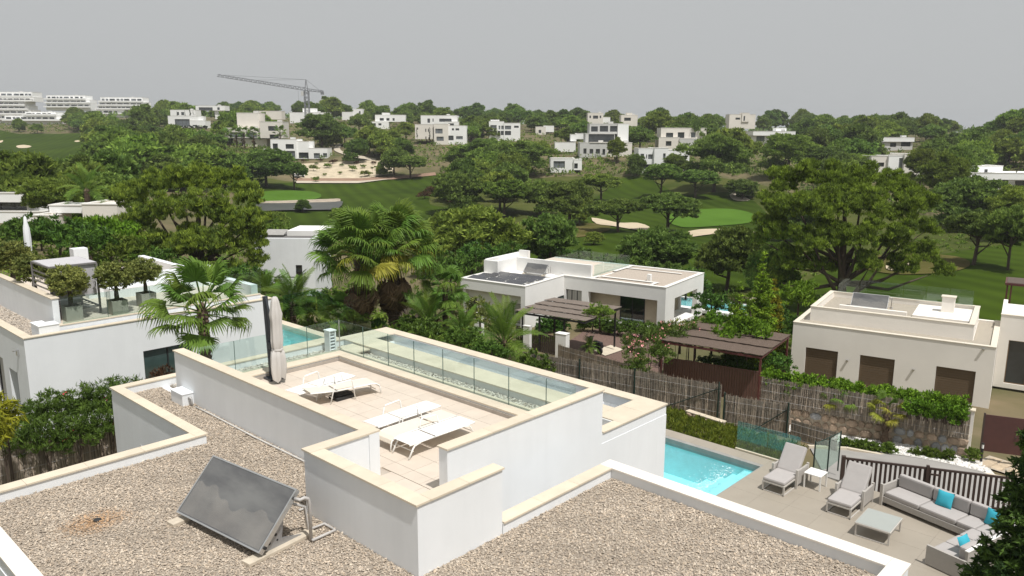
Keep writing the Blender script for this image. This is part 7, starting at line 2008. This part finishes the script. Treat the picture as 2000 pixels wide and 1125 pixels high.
far_house('cream apartment house with balconies and slit windows', 330, [(811, 244, 846, 272, 0, 10, C_, [(831, 252, 833, 258), (836, 252, 838, 258), (831, 267, 833, 272), (815, 250, 817, 254)]), (848, 243, 876, 278, .8, 9, C_, [(851, 252, 865, 261, 1), (853, 267, 867, 275, 1)]), (876, 246, 911, 279, .2, 9, W_, [(883, 251, 887, 255), (890, 251, 897, 255), (874, 265, 886, 274), (891, 266, 904, 272, 1)])])
far_house('white two-storey house with big dark windows left of the three-storey house', 345, [(955, 238, 984, 272, 0, 9, W_, [(958, 245, 970, 253, 1), (974, 246, 977, 253, 1), (979, 246, 984, 253, 1), (958, 256, 970, 264), (972, 256, 977, 264), (978, 256, 984, 264)]), (984, 241, 1016, 272, .3, 9, W_, [(986, 246, 998, 253, 1), (1004, 246, 1013, 250), (986, 256, 998, 264)]), (958, 235, 975, 238, -1, 4, W_, [])])
far_house('cream two-room house peeping over the pines', 380, [(1046, 248, 1066, 262, 0, 6, C_, [(1052, 254, 1057, 260)]), (1062, 246, 1082, 258, -.5, 6, W_, [])])
def rails(t, k, cx, yb):
    MB().box((1150 - cx) * k, -2.6, (yb - 279) * k, (1206 - cx) * k, .4, (yb - 278) * k).build('terrace_slab', m_fc, t)
far_house('three-storey grey-white house with dark glass loggias, largest across the valley', 262, [(1131, 279, 1184, 304, 2.4, 8, Gy, [(1138, 290, 1144, 300), (1150, 291, 1157, 300), (1162, 291, 1170, 300), (1175, 291, 1180, 302)]), (1184, 279, 1232, 304, 2.2, 8, C_, []), (1143, 262, 1200, 279, -.4, 8, Gy, [(1149, 263, 1200 - 1, 279)]), (1151, 243, 1206, 262, -1.2, 8, Gy, [(1154, 248, 1167, 258), (1171, 247, 1187, 258), (1191, 247, 1205, 258)]), (1206, 243, 1227, 279, -1.0, 9, W_, [])], extra=rails)
far_house('low white bungalow with a turquoise window band', 236, [(1075, 310, 1122, 334, 0, 8, W_, [(1081, 315, 1103, 328, 1)]), (1120, 312, 1136, 332, .5, 7, W_, [(1121, 319, 1128, 329)])])
far_house('small white villa roof above a stone bank, left of the three-storey house', 290, [(1084, 278, 1124, 283, 1, 6, W_, []), (1115, 263, 1126, 276, -1, 5, W_, []), (1125, 261, 1140, 272, -1.5, 5, W_, [])])
far_house('white two-storey house with an awning over its terrace', 236, [(1246, 291, 1276, 330, .0, 9, W_, [(1250, 301, 1257, 309, 1), (1261, 302, 1263, 310, 1), (1265, 302, 1274, 311, 1), (1253, 321, 1272, 330)]), (1276, 290, 1303, 330, .8, 9, W_, [(1293, 300, 1298, 312, 1)]), (1303, 294, 1345, 330, .3, 9, W_, [(1304, 302, 1312, 312, 1)])])
far_house('cream terraced house with awnings above the white two-storey house', 268, [(1292, 251, 1381, 272, -2, 8, C_, [(1302, 260, 1316, 270), (1325, 259, 1338, 270), (1351, 259, 1360, 269, 1), (1376, 261, 1379, 266)]), (1286, 269, 1326, 290, 0, 7, C_, [(1300, 276, 1311, 285)]), (1326, 271, 1362, 290, .4, 7, Gy, [])])
far_house('cream two-storey house alone on the skyline', 420, [(1148, 221, 1178, 237, 0, 7, C_, [(1151, 226, 1154, 231), (1158, 226, 1168, 232), (1171, 226, 1174, 231)]), (1178, 229, 1192, 236, -.5, 5, W_, [])])
far_house('pale house with a roof box right of the skyline house', 430, [(1213, 225, 1245, 237, 0, 7, C_, [(1219, 230, 1232, 236)]), (1224, 221, 1235, 225, -1, 4, C_, [])])
far_house('beige house with a window tower on the right skyline', 420, [(1424, 224, 1475, 242, 0, 8, C_, [(1436, 230, 1445, 234)]), (1448, 221, 1462, 238, .5, 5, C_, [(1451, 227, 1454, 236)])])
far_house('long low white house with a thick flat roof', 310, [(1468, 257, 1550, 265, 1.5, 9, W_, []), (1472, 265, 1535, 277, 0, 7, W_, [(1477, 266, 1493, 276, 1), (1504, 266, 1518, 274, 1)]), (1516, 251, 1536, 257, -1, 4, W_, [])])
far_house('white bunker-like house dug into the slope', 285, [(1722, 269, 1783, 277, .6, 7, W_, []), (1722, 277, 1782, 288, 0, 6, Gy, [(1738, 279, 1750, 287), (1759, 277, 1778, 286)])])
far_house('cream house with large square windows behind the great pine', 200, [(1698, 306, 1730, 342, 0, 8, C_, [(1710, 318, 1724, 326)]), (1730, 305, 1760, 345, .6, 8, W_, [(1750, 309, 1759, 335, 1)]), (1758, 301, 1800, 352, 1.2, 8, C_, [(1768, 318, 1785, 332), (1768, 340, 1785, 352)])])
far_house('wide white house with a deep covered terrace at the right edge', 165, [(1887, 338, 2060, 350, 2.4, 10, W_, []), (1903, 349, 2060, 369, -.4, 6, W_, [(1935, 351, 1969, 368), (1982, 353, 2020, 369)]), (1880, 340, 1903, 372, 2, 8, W_, []), (1903, 326, 1964, 338, -2, 6, W_, [(1928, 332, 1935, 338, 1)]), (1903, 369, 2060, 380, 2.2, 7, C_, [])])
far_house('long white house with a dark glass wall at the left edge', 100, [(-60, 375, 84, 392, 2.2, 10, W_, []), (-60, 390, 62, 412, 0, 8, C_, [(-50, 391, 54, 410)]), (-60, 366, 58, 376, -1, 8, C_, []), (-60, 410, 110, 420, 2.6, 9, W_, [])])
far_house('low white garden house wall behind the bright shrubs', 84, [(100, 402, 190, 416, 0, 4, W_, []), (168, 399, 236, 440, .4, 5, C_, []), (78, 420, 122, 445, 1.0, 3, C_, [(92, 424, 104, 436, 1)])])
# the terraced apartment blocks on the far left skyline
def apartments(label, d, x0, x1, floors, seed, steps=()):
    rg = random.Random(seed); bl = []
    for i, (y0, y1) in enumerate(floors):
        a = x0 + (steps[i][0] if i < len(steps) else 0); c = x1 + (steps[i][1] if i < len(steps) else 0)
        wn = []; x = a + 2
        while x < c - 6:
            w_ = rg.uniform(4, 11)
            if x + w_ > c - 2: break
            wn.append((x, y0 + (y1 - y0) * .30, x + w_, y1 - (y1 - y0) * .22, rg.random() < .5 and 1 or 0)); x += w_ + rg.uniform(1.2, 4)
        bl.append((a, y0, c, y1, -.3 * (len(floors) - 1 - i), 12, m_fw, wn))
    def ex(t, k, cx, yb):
        for i, (y0, y1) in enumerate(floors):
            a = x0 + (steps[i][0] if i < len(steps) else 0); c = x1 + (steps[i][1] if i < len(steps) else 0)
            MB().box((a - 2 - cx) * k, -2.4, (yb - y1) * k, (c + 2 - cx) * k, .3, (yb - y1) * k + 1.1).build('balcony', m_fw, t)
    return far_house(label, d, bl, name='apartment_block', cat='apartment block', extra=ex)
apartments('terraced white apartment block at the far left edge', 560, -30, 62, [(181, 191), (191, 199), (199, 207), (207, 215), (215, 224), (224, 234)], 1, ((0, 4), (0, 6), (-5, -10), (-8, -6), (0, 0), (0, 5)))
apartments('long low white apartment terrace below the far left block', 520, 10, 110, [(219, 226), (226, 236)], 2, ((40, 0), (0, 10)))
apartments('middle of the white apartment blocks on the left skyline', 680, 92, 172, [(187, 195), (195, 202), (202, 210)], 3, ((0, -4), (0, 4), (-2, 4)))
apartments('right one of the white apartment blocks on the left skyline', 680, 192, 284, [(191, 200), (200, 207), (207, 214), (214, 223)], 4, ((6, -4), (2, 0), (0, 0), (-4, -40)))
# ---------------------------------------------------------------- tower crane
def crane(label, d, px, ytop, ybase, jib, cj, sc, rise=0.0):
    m_cr = mat('grey_crane_steel', (.19, .195, .21), .5)
    c = D(px, ybase, d); k = d / FPX
    t = thing('tower_crane', label, 'crane', c.to_tuple(), math.atan2(RT.y, RT.x))
    H = (ybase - ytop) * k; hj = H - (21 if sc > .5 else 12) * k
    w_ = 1.1 * sc; r_ = .16 * sc
    b = MB()
    for sx in (-1, 1):
        for sy in (-1, 1): b.bar((sx * w_, sy * w_, -3), (sx * w_, sy * w_, hj), r_ * 2, r_ * 2, up=(0, 1, 0))
    n = max(3, int((hj + 3) / (2 * w_)))
    for i in range(n):
        z0, z1 = -3 + (hj + 3) * i / n, -3 + (hj + 3) * (i + 1) / n
        for s in (-1, 1):
            b.bar((-w_, s * w_, z0), (w_, s * w_, z1), r_, r_, up=(0, 1, 0)); b.bar((s * w_, -w_, z0), (s * w_, w_, z1), r_, r_, up=(1, 0, 0)); b.bar((w_, s * w_, z0), (-w_, s * w_, z1), r_, r_, up=(0, 1, 0))
    b.build('mast', m_cr, t)
    def lat(x1, z0, z1, name, hh):
        q = MB(); n_ = max(3, int(abs(x1) / (1.6 * hh)))
        P0 = lambda f, dy, dz: Vector((x1 * f, dy, z0 + (z1 - z0) * f + dz))
        q.bar(P0(0, -.7 * hh, 0), P0(1, -.7 * hh, 0), r_ * 1.8, r_ * 1.8).bar(P0(0, .7 * hh, 0), P0(1, .7 * hh, 0), r_ * 1.8, r_ * 1.8).bar(P0(0, 0, hh), P0(1, 0, hh * .7), r_ * 1.8, r_ * 1.8)
        for i in range(n_):
            for s in (-1, 1):
                q.bar(P0(i / n_, s * .7 * hh, 0), P0((i + .5) / n_, 0, hh), r_, r_); q.bar(P0((i + .5) / n_, 0, hh), P0((i + 1) / n_, s * .7 * hh, 0), r_, r_)
        return q.build(name, m_cr, t)
    lat(jib * k, hj, hj + rise * k, 'jib', 1.5 * sc); lat(cj * k, hj, hj - 3 * k, 'counter_jib', 1.2 * sc)
    q = MB()
    for s in (-1, 1): q.bar((s * w_ * .8, 0, hj), (0, 0, H), r_ * 2, r_ * 2, up=(0, 1, 0))
    q.build('apex', m_cr, t)
    q = MB(); q.bar((0, 0, H), (jib * .55 * k, 0, hj + rise * .55 * k + 1.5 * sc), .12, .12).bar((0, 0, H), (jib * .92 * k, 0, hj + rise * .92 * k + 1.4 * sc), .12, .12).bar((0, 0, H), (cj * .9 * k, 0, hj - 2 * k), .12, .12)
    q.build('tie_rod', m_cr, t)
    MB().box(cj * k, -1.2 * sc, hj - 7 * k, cj * .86 * k, 1.2 * sc, hj - 1 * k).build('counterweight', m_cr, t)
    MB().box(-w_ * 2.4, -1.2 * sc, hj - 2.6 * sc, -w_ * 1.05, .2, hj - .3).build('cab', m_fg, t)
    MB().bar((jib * .05 * k - 2, 0, hj), (jib * .05 * k - 2, 0, hj - 5), .08, .08, up=(0, 1, 0)).build('hook_cable', m_cr, t)
    return t
crane('grey tower crane with a long jib standing above the hill houses', 430, 601, 158, 236, -170, 33, 1.0, rise=26)
crane('tiny distant tower crane on the right horizon', 1500, 1582, 228, 248, 48, -10, 1.2, rise=0)
# ---------------------------------------------------------------- woods on the hills
KEEP += [(-20, 266, 172, 318, 320), (500, 350, 850, 400, 210), (-60, 366, 84, 420, 98), (100, 402, 236, 430, 84)]
rgw = random.Random(5)
def clear_ok(p, w_, h_):
    u, v, z = proj(p)
    k = FPX / z
    x0, x1, y0, y1 = u - w_ / 2 * k, u + w_ / 2 * k, v - h_ * k, v
    for (a, b_, c, e, d) in KEEP:
        if z < d + 4 and x0 < c and x1 > a and y0 < e - (e - b_) * .28 and y1 > b_: return False
    return True
WOODS = [   # pixel box of ground, count, kind, scale range, label, group
    ((180, 240, 520, 300), 34, 'far', (0.98, 1.60), 'pine in the wood on the left hillside', 'pines of the left hillside wood'),
    ((190, 300, 500, 375), 32, 'far', (1.23, 1.79), 'pine in the dense wood below the left hill houses', 'pines of the wood below the left hill houses'),
    ((0, 240, 190, 262), 16, 'far', (0.78, 1.28), 'pine at the upper end of the left fairway', 'pines above the left fairway'),
    ((430, 224, 1000, 246), 30, 'far', (0.91, 1.54), 'pine on the skyline between the hill houses', 'pines on the middle skyline'),
    ((640, 245, 960, 336), 34, 'far', (0.98, 1.47), 'pine on the rocky slope under the cream apartment house', 'pines on the middle slope'),
    ((960, 245, 1260, 340), 26, 'far', (0.78, 1.34), 'pine round the three-storey house', 'pines round the three-storey house'),
    ((1000, 232, 1600, 262), 30, 'far', (0.91, 1.54), 'pine on the skyline right of centre', 'pines on the right skyline'),
    ((1240, 262, 1700, 335), 30, 'far', (1.04, 1.60), 'pine on the slope between white hill houses right of centre', 'pines on the right slope'),
    ((1560, 250, 1830, 300), 26, 'far', (1.04, 1.54), 'pine in the saddle before the far horizon', 'pines in the right saddle'),
    ((1780, 240, 2040, 335), 28, 'far', (0.78, 1.28), 'pine on the dry hill at the right edge', 'pines on the dry right hill'),
    ((1640, 320, 1900, 400), 16, 'far', (0.91, 1.41), 'pine behind the great pine on the right', 'pines behind the right great pine'),
    ((860, 336, 1000, 420), 12, 'far', (0.91, 1.28), 'pine in the clump by the russet shrubs', 'pines left of the middle fairway'),
    ((0, 395, 240, 460), 14, 'far', (0.91, 1.34), 'tree behind the left villa hedge', 'trees behind the left hedge'),
]
placed = []
for (box, n, kind, sr, lab, grp) in WOODS:
    k = 0; tries = 0
    while k < n and tries < n * 30:
        tries += 1
        u = rgw.uniform(box[0], box[2]); v = rgw.uniform(box[1], box[3])
        if any(inpoly(u, v, q) for q in OPEN): continue
        p = hit(u, v, 40, 1200)
        if p is None: continue
        s = rgw.uniform(*sr); z = proj(p)[2]
        if z > 450: s *= 1.15
        if not clear_ok(p, 8.4 * s, 8.0 * s): continue
        if any((p.x - a) ** 2 + (p.y - b_) ** 2 < (2.0 * (s + c)) ** 2 for a, b_, c in placed): continue
        placed.append((p.x, p.y, s)); k += 1
        ix = rgw.randrange(4); tone = 'dark ' if ix % 2 else 'olive-green '; sz_ = 'large ' if s > (sr[0] + sr[1]) / 2 else 'small '
        hb = min(HOUSES, key=lambda q: (max(q[0] - u, 0, u - q[2]) ** 2 + (2 * max(q[1] - v, 0, v - q[3])) ** 2))
        rel = 'left of' if u < hb[0] else ('right of' if u > hb[2] else ('below' if v >= hb[3] - 2 else 'behind'))
        place(kind, p.x, p.y, p.z - .3, s, sz_ + tone + 'pine ' + rel + ' ' + hb[4], grp, sz=s * rgw.uniform(.85, 1.15), idx=ix)
# ground cover over the wooded hills, too fine to count
def scrub(name, boxes, n, size, seed, m, label, hr=(.3, 1.3), per=12):
    rg = random.Random(seed); cl = []
    for (x0, y0, x1, y1), c in boxes:
        for _ in range(c):
            u, v = rg.uniform(x0, x1), rg.uniform(y0, y1)
            if any(inpoly(u, v, q) for q in OPEN): continue
            p = hit(u, v, 40, 1000)
            if p is None: continue
            r = rg.uniform(*hr); cl.append((p.x, p.y, p.z + r * .35, r))
    V, F, T = leaves(cl, per, size, seed, 2.2, .4)
    return tag(link(name, npmesh(name, V, F, T, 4), m), label, 'scrub', kind='stuff')
scrub('hill_scrub', [((180, 235, 520, 380), 1700), ((430, 224, 1000, 340), 2000), ((960, 245, 1700, 345), 2200), ((1560, 245, 2040, 420), 1500), ((0, 235, 190, 262), 300)], 0, .75, 31, m_pine, 'low green scrub between the pines on the hills', (.7, 2.2), 11)
# a far wooded ridge that closes the horizon
rgm = np.random.default_rng(3)
cl = []
for i in range(5200):
    a = R(rgm.uniform(-50, 50)); r = rgm.uniform(700, 1500); t = YAW - a
    x, y = r * math.cos(t), r * math.sin(t); cl.append((x, y, 0, rgm.uniform(3, 5.5)))
cl = np.array(cl); cl[:, 2] = hgrid(cl[:, 0], cl[:, 1]) + 2.5
V, F, T = leaves(cl, 9, 3.4, 5, 1.8, .4)
tag(link('distant_wood', npmesh('distant_wood', V, F, T, 4), m_pined), 'hazy wood closing the horizon behind the hills', 'wood', kind='stuff')
# hedge and cypresses by the hill houses, shrubs on the sandy slope
def hedge_px(label, x0, x1, yt, yb, d, m, name='hedge', dep=1.6, size=.4, seed=1, per=14):
    c0, c1 = D(x0, yb, d), D(x1, yb, d); hh = (yb - yt) * d / FPX
    t = thing(name, label, 'hedge', c0.to_tuple()); rg = np.random.default_rng(seed)
    n = int((c1 - c0).length * hh * 5 / (size * 2.2)); cl = []
    for i in range(n):
        p = (c1 - c0) * rg.uniform(0, 1); cl.append((p.x + FW.x * rg.uniform(0, dep), p.y + FW.y * rg.uniform(0, dep), p.z + rg.uniform(0, hh * .92), size * 1.1))
    V, F, T = leaves(cl, per, size, seed, 2.0, .4)
    link('foliage', npmesh('foliage', V, F, T, 4), m, t)
    b = MB(); b.bar(c0 - c0 + FW * .9 * 1 + Vector((0, 0, hh * .42)), c1 - c0 + FW * .9 + Vector((0, 0, hh * .42)), dep * .7, hh * .84); b.build('twig_core', m_bark, t)
    return t
hedge_px('dark clipped hedge below the white box house with the tall glass front', 330, 402, 246, 262, 372, m_cyp, size=.7, seed=4)
hedge_px('low hedge at the head of the sandy slope', 572, 690, 312, 318, 281, m_shrub, size=.5, seed=5)
hedge_px('clipped green hedge below the wide white house at the right edge', 1950, 2010, 380, 392, 160, m_cyp, size=.4, seed=6)
for i, (px, yb, yt) in enumerate(((346, 228, 216), (362, 227, 214), (372, 226, 204), (378, 227, 215), (397, 228, 214), (408, 228, 216), (420, 230, 217))):
    p = D(px, yb, 405); hh = (yb - yt) * 405 / FPX
    place('cypress', p.x, p.y, p.z - .4, hh / 7.6, 'slender dark cypress before the long white skyline house', 'cypresses before the skyline house', idx=0)
for i, (px, yb, yt) in enumerate(((727, 334, 325), (731, 333, 325), (737, 335, 326), (1920, 340, 323), (1948, 345, 330), (1985, 338, 318), (839, 276, 248), (815, 268, 248), (844, 282, 268))):
    d = 262 if px < 800 else (168 if px > 1000 else 322)
    p = D(px, yb, d); hh = (yb - yt) * d / FPX
    place('cypress', p.x, p.y, p.z - .4, hh / 7.6, {0: 'thin cypress at the right end of the sandy slope', 1: 'dark cypress beside the wide white house at right', 2: 'dark cypress against the cream apartment house'}[0 if px < 800 else (1 if px > 1000 else 2)], 'single cypresses near hill houses %d' % (0 if px < 800 else (1 if px > 1000 else 2)), idx=0)
slopeb = [(592, 318, .8, 'r'), (626, 317, .9, 'r'), (650, 321, 1.1, 'r'), (618, 323, .7, 's'), (640, 330, 1.3, 's'), (612, 336, 1.3, 'u'), (665, 342, .8, 's'), (688, 336, 1.3, 'u'), (667, 326, .7, 's'), (696, 322, .9, 'r'), (708, 330, 1.0, 's'), (713, 347, 1.5, 's'), (719, 345, 1.0, 's'), (730, 322, .9, 'r'), (748, 322, 1.0, 'r'), (675, 317, .9, 'r'), (635, 345, .7, 's'), (597, 334, .6, 's'), (726, 331, .6, 's'), (617, 357, 1.2, 's'), (655, 318, .8, 'r')]
for (px, py, s, k) in slopeb:
    p = hit(px, py, 150, 400) or D(px, py, 265)
    place('russet' if k == 'r' else 'shrub', p.x, p.y, p.z + .1, s * 1.5, 'russet shrub on the pale sandy slope' if k == 'r' else 'green shrub on the pale sandy slope', 'russet shrubs on the sandy slope' if k == 'r' else 'green shrubs on the sandy slope', 'shrub', sz=s * 1.8 if k == 'u' else None)
rs = random.Random(9)
for i in range(7):
    p = hit(830 + i * 9 + rs.uniform(-4, 4), 388 + rs.uniform(-6, 14), 60) or D(850, 395, 190)
    place('russet', p.x, p.y, p.z, rs.uniform(2.2, 3.0), 'brownish shrub mound between fairway and dark round pine', 'russet shrubs beside the fairway', 'shrub')
# golf buggy
q = hit(585, 347, 150, 400)
gb = thing('golf_buggy', 'white golf buggy on the path at the foot of the sandy slope', 'golf buggy', q.to_tuple(), math.atan2(RT.y, RT.x) + .3, scale=(1.5, 1.5, 1.5))
MB().box(-1.1, -.55, .35, 1.1, .55, .8).build('body', m_fw, gb, bevel=.08); MB().box(-.7, -.58, 1.75, .8, .58, 1.82).build('roof', m_fw, gb)
for x in (-.65, .75):
    for y in (-.5, .5): MB().tube([(x, y, .8), (x * .95, y, 1.75)], .03, 6).build('post', m_dark, gb)
for x in (-.7, .75):
    for y in (-.56, .56):
        w0 = MB().lathe((0, 0, 0), [(.1, -.1), (.22, -.1), (.22, .1), (.1, .1)], 12); w0.v = [(v[0] + x, v[2] + y, v[1] + .22) for v in w0.v]; w0.build('wheel', m_black, gb)
MB().box(-.4, -.45, .8, .3, .45, 1.0).build('seat', m_grey, gb)
for ks in PROTO.values():
    for t in ks: drop(t)
# ---------------------------------------------------------------- summer haze
hm = bpy.data.materials.new('summer_haze')
hm.use_nodes = True
_n = hm.node_tree.nodes; _l = hm.node_tree.links
_n.remove(_n['Principled BSDF'])
pv = _n.new('ShaderNodeVolumePrincipled')
pv.inputs['Color'].default_value = (0.86, 0.89, 0.92, 1)
pv.inputs['Density'].default_value = 0.00022
pv.inputs['Anisotropy'].default_value = 0.2
_l.new(pv.outputs[0], _n['Material Output'].inputs['Volume'])
_zs = np.array([v for v in _Z.ravel()])
hz_ = MB().box(-9000, -9000, float(_Z.min()) - 1.5, 9000, 9000, 75).build('haze', hm)
tag(hz_, 'thin pale summer haze over the whole valley', 'haze', kind='stuff')
# ---------------------------------------------------------------- look-alikes: say which one by its order from the left
ORD = ['leftmost', 'second from left', 'third from left', 'fourth from left', 'fifth from left', 'sixth from left', 'seventh from left', 'eighth from left', 'ninth from left', 'tenth from left', 'eleventh from left', 'twelfth from left', 'thirteenth from left', 'fourteenth from left', 'fifteenth from left', 'sixteenth from left']
same = {}
for o in list(COL.objects):
    if o.parent is None and o.get('label') and o.get('kind') is None:
        same.setdefault(o['label'], []).append(o)
for lab, obs in same.items():
    if len(obs) < 2: continue
    obs.sort(key=lambda q: proj(q.location)[0])
    for i, o in enumerate(obs):
        last = i == len(obs) - 1
        o['label'] = lab + ', ' + ('rightmost' if last else ORD[i] if i < len(ORD) else ORD[-1])
